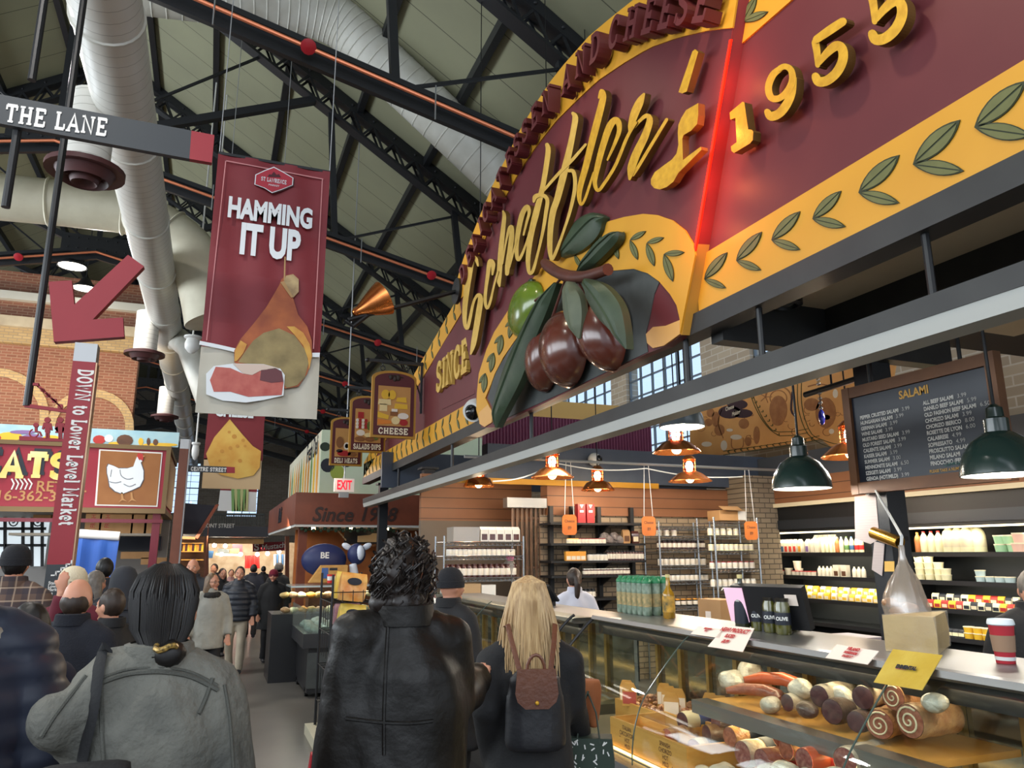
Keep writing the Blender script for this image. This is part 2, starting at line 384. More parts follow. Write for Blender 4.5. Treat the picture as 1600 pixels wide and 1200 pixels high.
def window(fixed, axis, b0, b1, c0, c1, nx, nz):
    WN[0] += 1
    o = thing('window_%d' % WN[0], None, None); o['kind'] = 'structure'
    P = (lambda a, z, d=0: V((fixed+d, a, z))) if axis == 'X' else (lambda a, z, d=0: V((a, fixed+d, z)))
    mb = MB()
    for i in range(nx+1):
        a = b0+(b1-b0)*i/nx; w = .07 if i in (0, nx, nx//2) else .03
        mb.bar(P(a, c0, .12), P(a, c1, .12), w, .06, (0, 0, 1) if False else ((1, 0, 0) if axis == 'X' else (0, 1, 0)))
    for j in range(nz+1):
        z = c0+(c1-c0)*j/nz; w = .08 if j in (0, nz, nz//2) else .03
        mb.bar(P(b0, z, .12), P(b1, z, .12), .06, w)
    mb.obj('window_frame', M_winf, o, smooth=False)['kind'] = 'structure'
    MB().prism([P(b0, c0, .14), P(b1, c0, .14), P(b1, c1, .14), P(b0, c1, .14)], P(0, 0, .01)-P(0, 0, 0)).obj('window_pane', M_pane, o, smooth=False)['kind'] = 'structure'
wr = [(3, 6, 3.9, 6.4), (8.6, 11.6, 3.9, 6.4), (13.2, 16.4, 3.9, 6.5), (17.2, 20.6, 3.9, 6.5), (23, 26, 3.9, 6.5), (30, 33, 3.9, 6.5)]
win_wall('wall_right', 9.6, 'X', -3, 62, 0, 7.9, wr, M_wallR)
for w in wr[1:4]: window(9.6, 'X', *w, 6, 6)
we = [(-3.6, -1.1, 4.8, 8.6), (1.0, 3.2, 4.6, 8.6)]
win_wall('wall_back', 62, 'Y', -17, 10, 0, 15.4, we, M_endw)
for w in we: window(62, 'Y', *w, 4, 8)
struct(MB().bx((-17.3, -3, 0), (-17, 62, 5.2)).obj('wall_left', M_endw, smooth=False))

# old brick front across the nave, behind the meat stall: arches, cornice, pale stone band
M_red = brick_mat('red_brick', (140, 92, 74), (122, 78, 62), (150, 120, 100), .28, .09)
M_buff = brick_mat('buff_brick', (186, 160, 116), (170, 144, 102), (150, 132, 108), .24, .09)
M_stone = mat('pale_stone', (196, 184, 160), .8, rgb2=(176, 162, 140), nscale=3)
YB = 26.0
def B(u, v, dy=0): return PY(u, v, YB+dy)
zb = B(100, 545).z; zt = B(100, 490).z
xr = B(212, 600).x
struct(MB().bx((-11, YB, 0), (xr, YB+.5, zb)).obj('wall_center', M_red, smooth=False))
z1 = B(100, 522).z
struct(MB().bx((-11, YB-.25, zb), (xr+.1, YB+.5, z1)).obj('trim_1', M_buff, smooth=False))
struct(MB().bx((-11, YB-.45, z1), (xr+.25, YB+.5, z1+.32)).obj('trim_2', M_stone, smooth=False))
z2 = z1+.32
struct(MB().bx((-11, YB-.1, z2), (xr, YB+.5, z2+1.5)).obj('wall_center.001', M_red, smooth=False))
struct(MB().bx((-11, YB-.35, z2+.55), (xr+.2, YB+.3, z2+.8)).obj('trim_3', mat('white_trim', (205, 205, 198), .6), smooth=False))
def arch(u, v0, r, zs):
    c = B(u, v0); mb = MB(); mb2 = MB(); n = 14
    for i in range(n):
        t0 = math.pi*i/n; t1 = math.pi*(i+1)/n
        q = [c+V((math.cos(t)*rr, -.06, math.sin(t)*rr)) for t, rr in ((t0, r), (t1, r), (t1, r+.24), (t0, r+.24))]
        mb.prism(q, (0, .2, 0))
    for s in (-1, 1): mb.bx((c.x+s*r-(.24 if s < 0 else 0), YB-.06, zs), (c.x+s*r+(.24 if s > 0 else 0), YB+.1, c.z))
    return mb
k = 0
for u, v0, r in ((142, 668, .95), (-14, 652, 1.25)):
    k += 1; struct(arch(u, v0, r, 3.4).obj('trim_%d' % (3+k), M_buff, smooth=False))
# trusses -----------------------------------------------------------------------
NZ, BAY, Y0 = 9.82, 5.965, 9.9
def rafz(x): return 13.37-.646*(x+.86)
def make_truss(y, label):
    t = thing('roof_truss', label, 'roof truss', (0, y, 0), 'black roof trusses of the hall')
    for s in (1, -1):
        mx = lambda x: x if s == 1 else 2*RX-x
        P = lambda x, z, d=0: V((mx(x), d, z))
        mb = MB()
        xa, xb = RX, 9.5
        mb.bar(P(xa, rafz(xa)+.62), P(xb, rafz(xb)+.62), .34, .1, (0, 1, 0)) if False else None
        # riveted upper web, lower chord and zig-zag lacing
        for off, h, th in ((.55, .26, .3), (.0, .07, .3)):
            mb.prism([P(xa, rafz(xa)+off-h/2, -th/2), P(xb, rafz(xb)+off-h/2, -th/2), P(xb, rafz(xb)+off+h/2, -th/2), P(xa, rafz(xa)+off+h/2, -th/2)], (0, th, 0))
        n = 26
        for i in range(n):
            x0 = xa+(xb-xa)*i/n; x1 = xa+(xb-xa)*(i+.5)/n; x2 = xa+(xb-xa)*(i+1)/n
            for dy in (-.12, .12):
                mb.bar(P(x0, rafz(x0)+.02, dy), P(x1, rafz(x1)+.46, dy), .05, .03, (0, 1, 0)); mb.bar(P(x1, rafz(x1)+.46, dy), P(x2, rafz(x2)+.02, dy), .05, .03, (0, 1, 0))
            mb.ell(P(x1, rafz(x1)+.55, -.16), .035, 6, 4)
        mb.obj('rafter', STEEL, t, smooth=False)
        c1 = P(9.09, 6.94)
        mb = MB(); mb.bar(P(RX, NZ), c1, .2, .3, (0, 1, 0)) if False else mb.bar(P(RX, NZ+.07), c1+V((0, 0, .07)), .3, .09); mb.bar(P(RX, NZ-.1), c1-V((0, 0, .1)), .09, .24)
        mb.obj('bottom_chord', STEEL, t, smooth=False)
        MB().bar(P(RX+.3, NZ+.1), P(1.43, rafz(1.43)), .16, .16).obj('strut', STEEL, t, smooth=False)
        chz = lambda x: NZ-.23*(x-RX)
        for xp in (1.95, 4.9):
            MB().bar(P(xp-.12, rafz(xp-.12)), P(xp+.1, chz(xp+.1)), .13, .13, (1, 0, 0)).obj('post', STEEL, t, smooth=False)
        MB().bar(P(2.05, chz(2.05)), P(4.9, rafz(4.9)), .05, .05).obj('tie_rod', STEEL, t, smooth=False)
        MB().bar(P(RX+.2, NZ+.2), P(.2, rafz(.2)), .05, .05).obj('tie_rod', STEEL, t, smooth=False)
    pl = MB().box((RX, 0, NZ+.12), (1.7, .34, .5))
    for i in range(7):
        for z in (-.02, .26): pl.ell((RX-.7+i*.23, -.18, NZ+z), .025, 6, 4)
    pl.obj('gusset_plate', STEEL, t, smooth=False)
    MB().bar(V((RX, 0, NZ)), V((RX, 0, rafz(RX)+.5)), .12, .12, (1, 0, 0)).obj('king_post', STEEL, t, smooth=False)
    return t
tr = make_truss(Y0, 'black roof truss whose chord crosses in front of the bent white duct')
for i, lb in ((-1, 'black roof truss nearest the viewer, above the stall sign'), (1, 'black roof truss whose chord runs behind the top of the ham banner'), (2, 'black roof truss whose chord passes behind the red arrow and the ham banner'),
              (3, 'fourth black roof truss down the hall, seen behind the arrow'), (4, 'fifth black roof truss down the hall, below the copper lamp'), (5, 'sixth black roof truss down the hall'), (6, 'seventh black roof truss down the hall'), (7, 'eighth black roof truss, last before the end wall')):
    dup(tr, (0, Y0+BAY*i, 0), lb)
# purlins and thin cables under the boards
for i, x in enumerate((-2.4, -.78, .86, 2.46, 4.05, 5.85, 7.5, 8.9)):
    z = roofz(x)
    struct(MB().bx((x-.07, -3, z-.2), (x+.07, 62, z+.02)).obj('trim_%d' % (6+i), STEEL, smooth=False))
    x2 = 2*RX-x
    struct(MB().bx((x2-.07, -3, z-.2), (x2+.07, 62, z+.02)).obj('trim_%d' % (16+i), STEEL, smooth=False))
# copper sprinkler pipes under the chords
M_cop = mat('copper_pipe', (214, 128, 92), .35, .6); M_sred = mat('sprinkler_red', (178, 36, 48), .4)
def sprinkler(y, label):
    t = thing('sprinkler_pipe', label, 'sprinkler pipe', (0, y-.24, 0), 'copper sprinkler pipes along the trusses')
    for s in (1, -1):
        P = lambda x: V((x if s == 1 else 2*RX-x, 0, NZ-.23*(x-RX)-.1))
        MB().tube([P(RX), P(8.8)], .032, 8).obj('pipe', M_cop, t)
        for x in (-1.7, .75, 4.2, 6.6):
            p = P(x); mb = MB().lathe([(0, .02), (.07, .015), (.11, 0), (.11, -.03), (.05, -.05), (0, -.05)], p-V((0, .04, .02)), 12, (0, -.7, -.7)); mb.obj('sprinkler_head', M_sred, t)
        for x in (-.5, 2.6, 5.4): MB().tube([P(x)+V((0, -.03, .26)), P(x)+V((0, -.03, -.3))], .012, 6).obj('hanger', mat('galvanised', (170, 174, 178), .35, .8), t)
    return t
s0 = sprinkler(Y0, 'copper sprinkler pipe along the chord before the bent white duct')
for i, lb in ((1, 'copper sprinkler pipe along the chord behind the ham banner'), (2, 'copper sprinkler pipe running behind the red arrow'), (3, 'copper sprinkler pipe along the fourth truss'), (4, 'copper sprinkler pipe along the fifth truss'), (5, 'copper sprinkler pipe along the sixth truss')):
    dup(s0, (0, Y0+BAY*i-.24, 0), lb)
# ducts ---------------------------------------------------------------------------
M_duct = stripe_mat('white_duct', (214, 213, 207), (168, 166, 160), .21, .012, 'Y', .38, rgbn=(200, 198, 190), nscale=2)
M_duct2 = mat('white_duct_skin', (206, 206, 198), .42, rgb2=(188, 186, 176), nscale=2.5); M_cream = mat('cream_duct', (206, 200, 178), .5, rgb2=(190, 182, 160), nscale=2)
M_rim = mat('dark_red_rim', (74, 40, 40), .5)
t = thing('ventilation_duct', 'long white round duct running down the hall above the aisle', 'duct', (-1.62, 0, 8.1))
MB().tube([(0, y, 0) for y in range(0, 60, 2)], .4, 24).obj('duct_body', M_duct, t)
for y in range(3, 58, 3): MB().lathe([(.4, -.03), (.425, -.02), (.425, .02), (.4, .03)], (0, y, 0), 24, (0, 1, 0)).obj('joint_ring', M_duct2, t)
for k, y in enumerate((11.0, 21.5, 31.5)):
    d = MB().lathe([(.29, .1), (.29, -1.05)], (-.38, y, -.05), 20, cap=True).obj('drop_outlet', stripe_mat('spiral_duct', (208, 206, 199), (170, 168, 160), .12, .01, 'Z', .4), t)
    rim = MB().lathe([(.29, -.95), (.5, -1.02), (.5, -1.09), (.38, -1.07), (.3, -1.2), (.22, -1.1), (.16, -1.24), (.02, -1.12)], (-.38, y, -.05), 24)
    for a in range(10):
        an = a*math.pi/5; rim.bar(V((-.38, y, -1.2))+V((math.cos(an), math.sin(an), 0))*.05, V((-.38, y, -1.14))+V((math.cos(an), math.sin(an), 0))*.36, .05, .02)
    rim.obj('diffuser', M_rim, d)
t = thing('ventilation_duct', 'fat white duct bending down along the roof above the sign', 'duct', (0, 13.4, 0))
pts = [PY(u, v, 13.4)-V((0, 13.4, 0)) for u, v in ((200, -25), (330, -8), (450, 8), (530, 34), (592, 94), (687, 184), (800, 292), (880, 365))]
pts = [V(p) for p in spline(pts, 6)]
MB().tube(pts, .5, 28, ref=(0, 1, 0)).obj('duct_body', M_duct2, t)
mb = MB()
for i in range(2, len(pts)-1, 1):
    d = (pts[i+1]-pts[i-1]).normalized(); mb.lathe([(.5, -.02), (.512, 0), (.5, .02)], pts[i], 28, d)
mb.obj('joint_ring', M_duct2, t)
t = thing('ventilation_duct', 'cream duct crossing behind the long white duct and dropping beside the ham banner', 'duct', (0, 18.2, 0))
pts = [PY(u, v, 18.2)-V((0, 18.2, 0)) for u, v in ((-90, 300), (20, 310), (130, 322), (215, 336), (280, 372), (318, 430), (340, 500))]
pts = [V(p) for p in spline(pts, 4)]
n = len(pts); MB().tube(pts, [.51 if i < n*.6 else .51+.25*(i-n*.6)/(n*.4) for i in range(n)], 24, ref=(0, 1, 0)).obj('duct_body', M_cream, t)
for i in (6, 11, 15, 19): MB().lathe([(.53, -.03), (.56, 0), (.53, .03)], pts[i], 24, (pts[i+1]-pts[i-1]).normalized()).obj('joint_ring', M_cream, t)
t = thing('ventilation_duct', 'thin white branch duct dropping beside the lower edge of the ham banner', 'duct', (0, 22, 0))
MB().tube([V((-1.62, 2, 8.1)), V((-1.3, 1, 7.9))]+[PY(u, v, 22)-V((0, 22, 0)) for u, v in ((296, 545), (312, 590), (330, 640))], .32, 18).obj('duct_body', M_duct2, t)
# high-bay lamps and camera domes hung from the roof
M_lampw = mat('lamp_disc', (255, 250, 240), .5, emit=9, ergb=(255, 246, 230))
for u, v, y, lb in ((113, 414, 22, 'round white high-bay lamp glowing above the arrow, upper of two'), (133, 449, 25, 'round white high-bay lamp glowing behind the arrow, lower of two')):
    p = PY(u, v, y); t = thing('high_bay_lamp', lb, 'lamp', p, 'high-bay lamps')
    MB().lathe([(0, .3), (.1, .3), (.2, .12), (.36, 0), (.36, -.05)], (0, 0, 0), 18).obj('lamp_housing', STEEL, t)
    MB().lathe([(0, -.02), (.33, -.02), (.33, -.04), (0, -.045)], (0, 0, 0), 18).obj('lamp_disc', M_lampw, t)
    MB().tube([(0, 0, .3), (0, 0, roofz(p.x)-p.z)], .015, 6).obj('hanging_rod', STEEL, t)
M_wpl = mat('white_plastic', (215, 215, 212), .4)
for u, v, y, lb, r in ((301, 532, 19, 'white security camera dome hanging left of the ham banner', .2), (306, 698, 19.5, 'small white security camera dome above the street sign', .1)):
    p = PY(u, v, y); t = thing('security_camera', lb, 'security camera', p)
    MB().lathe([(0, .1), (r, .1), (r, .06), (r*.7, .03), (r*.85, -.08), (r*.8, -.2), (r*.4, -.3), (0, -.33)], (0, 0, 0), 18).obj('dome_housing', M_wpl, t)
    MB().tube([(0, 0, .1), (0, 0, roofz(p.x)-p.z)], .02, 8).obj('mount_pole', M_wpl, t)
# ================================================================ the big stall sign
M_mar = mat('maroon_paint', (102, 45, 49), .5, rgb2=(94, 40, 45), nscale=1.5, spec=.35); M_mar2 = mat('maroon_letter', (92, 34, 36), .5)
M_yel = mat('ochre_yellow_paint', (212, 154, 42), .48, rgb2=(200, 142, 36), nscale=2.2, cont=.8)
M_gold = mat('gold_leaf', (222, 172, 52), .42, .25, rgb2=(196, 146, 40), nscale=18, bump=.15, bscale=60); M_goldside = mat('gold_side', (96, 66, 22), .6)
M_gold2 = mat('pale_gold', (214, 178, 92), .45, .2, rgb2=(196, 158, 72), nscale=14, bump=.1)
M_leafp = mat('painted_leaf', (104, 106, 62), .6, rgb2=(88, 92, 52), nscale=9); M_leafo = mat('painted_leaf_outline', (42, 50, 26), .6)
M_black = mat('black_paint', (34, 35, 36), .5, rgb2=(44, 45, 45), nscale=4); M_slate = mat('dark_backing', (58, 62, 62), .65, rgb2=(72, 76, 75), nscale=5)
M_redglow = mat('added_red_glow', (255, 40, 15), .4, emit=.9, ergb=(255, 30, 10)); M_edge = mat('gold_edge', (176, 128, 44), .5)
SG = thing('stall_sign', 'long maroon and yellow arched stall sign with gold script and olives above the deli counter', 'sign', (2.72, 6, 3.1))
def rel(mb, name, m, parent, par0=None, smooth=False, ang=40):
    """mesh in world coordinates put under a thing that stands away from the origin"""
    o = mb.obj(name, m, None, smooth, ang); o.parent = parent; p = parent; inv = V((0, 0, 0))
    while p is not None: inv -= p.location; p = p.parent
    o.location = inv; return o
def sp(mb, px, x, d):
    """board cut to an outline on the plane X=x, d thick towards the stall"""
    return mb.prism([PX(u, v, x) for u, v in px], (d, 0, 0))
XS = 2.72; XF = XS+.08
arch_px = [(718, 470), (715, 440), (722, 414), (732, 386), (740, 365), (750, 340), (760, 317), (770, 292), (785, 261), (799, 234), (811, 209), (827, 181), (846, 151), (862, 127), (882, 102), (922, 57), (960, 25), (992, 0)]
inner_px = [(733, 455), (737, 432), (743, 415), (750, 399), (761, 368), (775, 338), (795, 301), (815, 265), (837, 232), (870, 190), (900, 160), (935, 127), (975, 100), (1017, 75), (1062, 59), (1110, 48), (1147, 44)]
AO = [PX(u, v, XS) for u, v in arch_px]; AI = [PX(u, v, XS) for u, v in inner_px]
AO += [V((XS, 3.95, 5.86)), V((XS, 3.5, 5.68)), V((XS, 3.02, 5.42))]
fold_t, fold_b = AO[-1], PX(1064, 524, XS)
bot = [PX(u, v, XS) for u, v in ((1040, 541), (1012, 552), (900, 606), (771, 668), (752, 668), (742, 612))]
rel(MB().prism(AO+[fold_b]+bot, (.06, 0, 0)), 'center_panel', M_mar, SG)
# yellow arch border as a raised strip
n = 40
def resample(P, n):
    L = [0]
    for a, b in zip(P, P[1:]): L.append(L[-1]+(b-a).length)
    out = []; j = 0
    for i in range(n):
        t = L[-1]*i/(n-1)
        while j < len(P)-2 and L[j+1] < t: j += 1
        out.append(P[j].lerp(P[j+1], (t-L[j])/max(1e-9, L[j+1]-L[j])))
    return out
d1 = V((-.012, 0, 0))
rel(MB().strip([p+d1 for p in resample(AO, n)], [p+d1 for p in resample(AI, n)], (.012, 0, 0)), 'arch_border', M_yel, SG)
# swoosh with curled ends
so = [(750, 662), (744, 640), (745, 615), (748, 584), (760, 546), (772, 519), (785, 499), (797, 480), (814, 457), (850, 414), (890, 377), (920, 358), (950, 346), (975, 339), (1005, 334), (1027, 336), (1050, 344), (1070, 360), (1083, 382), (1086, 398)]
si = [(768, 650), (764, 634), (758, 622), (766, 603), (773, 584), (786, 559), (803, 534), (830, 498), (868, 460), (910, 434), (955, 423), (990, 420), (1012, 427), (1030, 440), (1047, 460), (1057, 477), (1062, 499), (1062, 506), (1062, 514), (1062, 522)]
rel(MB().strip([PX(u, v, XS-.013) for u, v in so], [PX(u, v, XS-.013) for u, v in si], (.013, 0, 0)), 'swoosh_band', M_yel, SG)
MC_ = mat('pale_ochre', (212, 160, 92), .5); mb = MB(); sp(mb, [(1062, 500), (1040, 509), (1020, 511), (1009, 522), (1011, 536), (1020, 544), (1037, 540), (1062, 522)], XS-.014, .014); rel(mb, 'swoosh_curl', MC_, SG); mb = MB(); sp(mb, [(748, 645), (762, 632), (770, 645), (768, 660), (757, 667), (749, 662)], XS-.014, .014)
rel(mb, 'swoosh_curl', MC_, SG)
rec = [(770, 663), (772, 640), (762, 622), (773, 584), (803, 534), (868, 460), (910, 434), (955, 423), (990, 420), (1012, 427), (1030, 441), (1022, 460), (1014, 500), (1009, 520), (1012, 550), (900, 604)]
rel(sp(MB(), rec, XS-.006, .01), 'dark_backing', M_slate, SG)
# fold: edge strip, slim emissive strip added to make the red glow
fm = fold_b.lerp(fold_t, .24)
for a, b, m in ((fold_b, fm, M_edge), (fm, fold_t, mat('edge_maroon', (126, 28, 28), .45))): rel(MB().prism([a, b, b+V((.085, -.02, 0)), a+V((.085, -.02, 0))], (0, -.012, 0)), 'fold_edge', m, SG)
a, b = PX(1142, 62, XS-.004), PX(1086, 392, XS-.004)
rel(MB().bar(a, b, .012, .02), 'added_glow_strip', M_redglow, SG)
# right panel
rp = [PX(u, v, XF) for u, v in ((1072, 505), (1160, 20))]; rp += [V((XF, 3.02, 5.42)), V((XF, -1.5, 4.5)), V((XF, -1.5, 3.2))]
RPY = rp[0].z
rel(MB().prism([V((XF, 4.0, 3.2)), V((XF, 3.02, 5.45)), V((XF, -1.5, 4.62)), V((XF, -1.5, 3.2))], (.06, 0, 0)), 'side_panel', M_mar, SG)
zt_, zb_ = PX(1200, 336, XF-.012).z, PX(1200, 435, XF-.012).z
rel(MB().prism([V((XF-.012, 3.82, zb_)), V((XF-.012, 3.82, zt_)), V((XF-.012, -1.5, zt_)), V((XF-.012, -1.5, zb_))], (.012, 0, 0)), 'lower_band', M_yel, SG)
a1, a2 = PX(1147, 78, XF-.012), PX(1200, 32, XF-.012); sl = (a2.z-a1.z)/(a2.y-a1.y)
ext = lambda y, o: V((XF-.012, y, a2.z+sl*(y-a2.y)+o))
rel(MB().prism([ext(3.3, 0), ext(3.3, .42), ext(-1.5, .42), ext(-1.5, 0)], (.012, 0, 0)), 'upper_band', M_yel, SG)
# left panel: follows the sign line away down the aisle
lo = [(716, 466), (570, 722)]; L1, L2 = [PX(u, v, XF) for u, v in lo]; k = (L2.z-L1.z)/(L2.y-L1.y)
LT = lambda y: L1.z+k*(y-L1.y)
ye = 15.3
zlb, zlt = PX(751, 657, XF).z, PX(747, 622, XF).z
rel(MB().prism([V((XF, 7.6, zlb)), V((XF, 8.75, LT(8.75))), V((XF, ye, LT(ye))), V((XF, ye, zlb))], (.06, 0, 0)), 'side_panel', M_mar, SG)
rel(MB().prism([V((XF-.012, 8.8, LT(8.8))), V((XF-.012, ye, LT(ye))), V((XF-.012, ye, LT(ye)-.3)), V((XF-.012, 8.65, LT(8.65)-.3))], (.012, 0, 0)), 'upper_band', M_yel, SG)
rel(MB().prism([V((XF-.012, 7.7, zlb)), V((XF-.012, 7.7, zlt)), V((XF-.012, ye, zlt)), V((XF-.012, ye, zlb))], (.012, 0, 0)), 'lower_band', M_yel, SG)
pl_ = [(672, 545), (730, 500), (742, 615), (690, 640)]
rel(sp(MB(), pl_, XF-.008, .008), 'word_plate', M_mar, SG)
# black beam below the boards
ZB0, ZB1 = PX(1200, 472.5, XF).z, zb_
rel(MB().bx((XF-.03, -1.5, ZB0), (XF+.12, ye, ZB1)), 'bottom_beam', M_black, SG)
# painted leaf pairs
M2L = [M_leafo, M_leafp]
def pair(j, t1, t2, x, w=.30):
    mb = MB()
    for t in (t1, t2):
        l = math.hypot(t[0]-j[0], t[1]-j[1]); ww = l*w*.5
        mb.m = 0; mb.prism([PX(u, v, x) for u, v in leaf_pts(j, t, ww)], (.004, 0, 0)); mb.m = 1
        q = lambda s: (j[0]+(t[0]-j[0])*s, j[1]+(t[1]-j[1])*s)
        mid = q(.5); dx, dy = t[0]-j[0], t[1]-j[1]; nx, ny = -dy/l, dx/l
        for sg in (1, -1):
            c = [q(.1), q(.9)]; lf = leaf_pts(q(.08), q(.92), ww*.78)
            half = [p for p in lf if ((p[0]-j[0])*nx+(p[1]-j[1])*ny)*sg > -1e-6]
            o = (nx*sg*ww*.09, ny*sg*ww*.09)
            if len(half) > 2: mb.prism([PX(u+o[0], v+o[1], x-.003) for u, v in half], (.002, 0, 0))
    rel(mb, 'painted_leaf_pattern', M2L, SG)
for j, t1, t2 in (((1100, 436), (1136, 394), (1134, 450)), ((1150, 407), (1190, 362), (1189, 422)), ((1205, 375), (1250, 330), (1250, 390)), ((1269, 342), (1314, 298), (1321, 354)), ((1341, 301), (1405, 242), (1405, 317)), ((1426, 257), (1500, 187), (1506, 267)), ((1522, 199), (1603, 126), (1612, 212)), ((1160, 34), (1182, -6), (1200, 18))):
    pair(j, t1, t2, XF-.018)
for j, t1, t2 in (((1037, 397), (1069, 394), (1051, 440)), ((1010, 380), (1037, 371), (1022, 416)), ((984, 375), (1009, 361), (996, 406)), ((957, 377), (975, 362), (966, 405)), ((923, 385), (940, 366), (932, 396)), ((897, 398), (905, 384), (907, 418)),
                  ((801, 499), (789, 511), (795, 529)), ((784, 523), (772, 537), (779, 555)), ((771, 551), (760, 566), (766, 582)), ((758, 583), (748, 599), (755, 614))):
    pair(j, t1, t2, XS-.02)
def pair3(y, z, s, x):
    mb = MB()
    f = lambda a, b: (y+a*s, z+b*s)
    for t in (f(-.03, .15), f(.03, -.15)) if False else (f(.02, .13), f(-.03, -.13)):
        mb.m = 0; mb.prism([V((x, p[0], p[1])) for p in leaf_pts(f(.1, .02), t, .03*s)], (.004, 0, 0)); mb.m = 1
        mb.prism([V((x-.003, p[0], p[1])) for p in leaf_pts(f(.09, .02), (t[0]*.95+f(.1, 0)[0]*.05, t[1]*.95+f(.1, .02)[1]*.05), .018*s)], (.003, 0, 0))
    rel(mb, 'painted_leaf_pattern', M2L, SG)
y = 8.2
while y < 15.0: pair3(y, (zlb+zlt)/2, 1, XF-.018); y += .34
for y in (1.3, .85, .4, -.05, -.5): pair3(y, (zt_+zb_)/2, 2.0, XF-.018)
y = 9.1
while y < 15.0: pair3(y, LT(y)-.15, 1, XF-.018); y += .36
# script word, numerals, small words
XL = XS-.1
SK = [0]
def stroke(mb, pts, k=5, d=.05): 
    Lp, Rp = ribbon2(pts, k); mb.m = 0
    SK[0] += 1; off = lambda i: V((-.00012*i-.0022*(SK[0] % 3), 0, 0))
    A = [PX(u, v, XL)+off(i) for i, (u, v) in enumerate(Lp)]; B_ = [PX(u, v, XL)+off(i) for i, (u, v) in enumerate(Rp)]; i0 = len(mb.f); mb.strip(A, B_, (d, 0, 0))
    n = len(A)
    for i in range(i0, len(mb.f)):
        q = (i-i0); mb.mi[i] = 0 if q < 4*(n-1) and q % 4 == 0 else 1
script = {
 'S': [[(747, 415, 3), (744, 405, 6), (738, 405, 9), (734, 427, 9), (730, 452, 9), (727, 480, 8), (727, 505, 6), (731, 513, 5), (735, 499, 5), (741, 472, 4), (748, 461, 5), (752, 467, 8), (749, 490, 9), (745, 515, 9), (741, 538, 8), (737, 553, 3)]],
 'c': [[(770, 429, 3), (771, 413, 7), (766, 409, 7), (763, 430, 6), (760, 452, 5), (759, 470, 5), (762, 482, 4), (767, 472, 4), (773, 447, 3), (779, 425, 3)]],
 'h': [[(786, 330, 3), (788, 338, 6), (786, 360, 7), (783, 390, 8), (781, 420, 8), (780, 438, 7), (781, 447, 3)], [(785, 412, 3), (791, 378, 3), (796, 358, 5), (800, 355, 6), (800, 370, 8), (797, 395, 8), (794, 415, 8), (793, 428, 6)], [(794, 424, 4), (800, 405, 3), (808, 374, 3)]],
 'e': [[(818, 367, 3), (823, 347, 4), (827, 332, 5), (824, 323, 7), (817, 333, 8), (812, 352, 8), (808, 378, 7), (808, 398, 6), (811, 406, 5), (818, 394, 4), (825, 374, 3), (832, 348, 3)]],
 'f': [[(855, 226, 6), (857, 235, 8), (854, 260, 8), (849, 290, 8), (843, 315, 9), (838, 335, 10), (832, 360, 9), (828, 385, 8), (826, 408, 7), (828, 426, 5), (834, 423, 5), (842, 395, 4), (850, 360, 5), (855, 330, 6), (857, 314, 6), (853, 307, 6), (845, 305, 6), (838, 308, 7), (836, 315, 4)], [(851, 297, 4), (873, 272, 5), (896, 249, 5), (916, 226, 4)]],
 'f2': [[(895, 177, 5), (899, 184, 9), (896, 205, 9), (890, 235, 10), (884, 260, 11), (878, 285, 11), (871, 312, 10), (865, 330, 10), (861, 356, 9), (860, 386, 8), (863, 405, 5), (870, 393, 5), (882, 361, 4), (892, 330, 5), (899, 299, 6), (900, 280, 6), (897, 268, 6), (890, 267, 5)]],
 'l': [[(936, 153, 3), (940, 142, 6), (943, 152, 10), (936, 182, 11), (927, 217, 11), (916, 261, 10), (908, 290, 9), (906, 308, 7), (909, 320, 4), (915, 312, 4), (922, 292, 4), (929, 270, 3)]],
 'e2': [[(950, 250, 3), (960, 228, 5), (968, 207, 7), (968, 193, 9), (962, 188, 10), (953, 200, 11), (943, 230, 10), (935, 261, 9), (931, 285, 7), (936, 298, 5), (946, 287, 5), (964, 258, 5), (982, 215, 5), (996, 192, 4)]],
 'r': [[(1006, 147, 4), (1000, 159, 12), (992, 177, 13), (986, 197, 9), (985, 207, 4)], [(987, 205, 4), (1000, 189, 5), (1011, 181, 7), (1016, 189, 10), (1008, 214, 12), (996, 239, 13), (989, 258, 13), (987, 268, 11), (985, 280, 4)], [(990, 274, 4), (1000, 258, 5), (1018, 228, 5), (1043, 187, 5)]],
}
for kx, sts in script.items():
    mb = MB()
    for st in sts: stroke(mb, st)
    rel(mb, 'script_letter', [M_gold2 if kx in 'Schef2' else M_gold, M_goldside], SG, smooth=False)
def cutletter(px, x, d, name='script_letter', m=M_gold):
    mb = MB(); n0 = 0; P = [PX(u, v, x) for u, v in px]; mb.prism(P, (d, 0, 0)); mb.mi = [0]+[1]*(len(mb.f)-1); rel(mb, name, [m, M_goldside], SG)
cutletter([(1082, 80), (1086, 77), (1091, 81), (1073, 143), (1066, 146), (1060, 144)], XL, .05)
cutletter([(1091, 161), (1084, 165), (1072, 172), (1064, 185), (1060, 195), (1059, 207), (1060, 226), (1057, 240), (1050, 249), (1035, 260), (1023, 269), (1017, 280), (1017, 288), (1022, 294), (1031, 296), (1042, 292), (1052, 284), (1060, 270), (1075, 255), (1096, 234), (1095, 229), (1080, 240), (1067, 250), (1066, 217), (1068, 211), (1080, 204), (1089, 194), (1091, 180)], XL, .05)
XN = XF-.1
def numeral(sts, poly=None):
    global XL
    o = XL; XL = XN; mb = MB()
    for st in sts: stroke(mb, st)
    XL = o
    return mb
cutletter([(1140, 176), (1160, 159), (1163, 160), (1169, 202), (1175, 203), (1177, 206), (1176, 219), (1172, 224), (1147, 239), (1143, 236), (1142, 229), (1151, 222), (1149, 184), (1141, 187)], XN, .055, 'numeral')
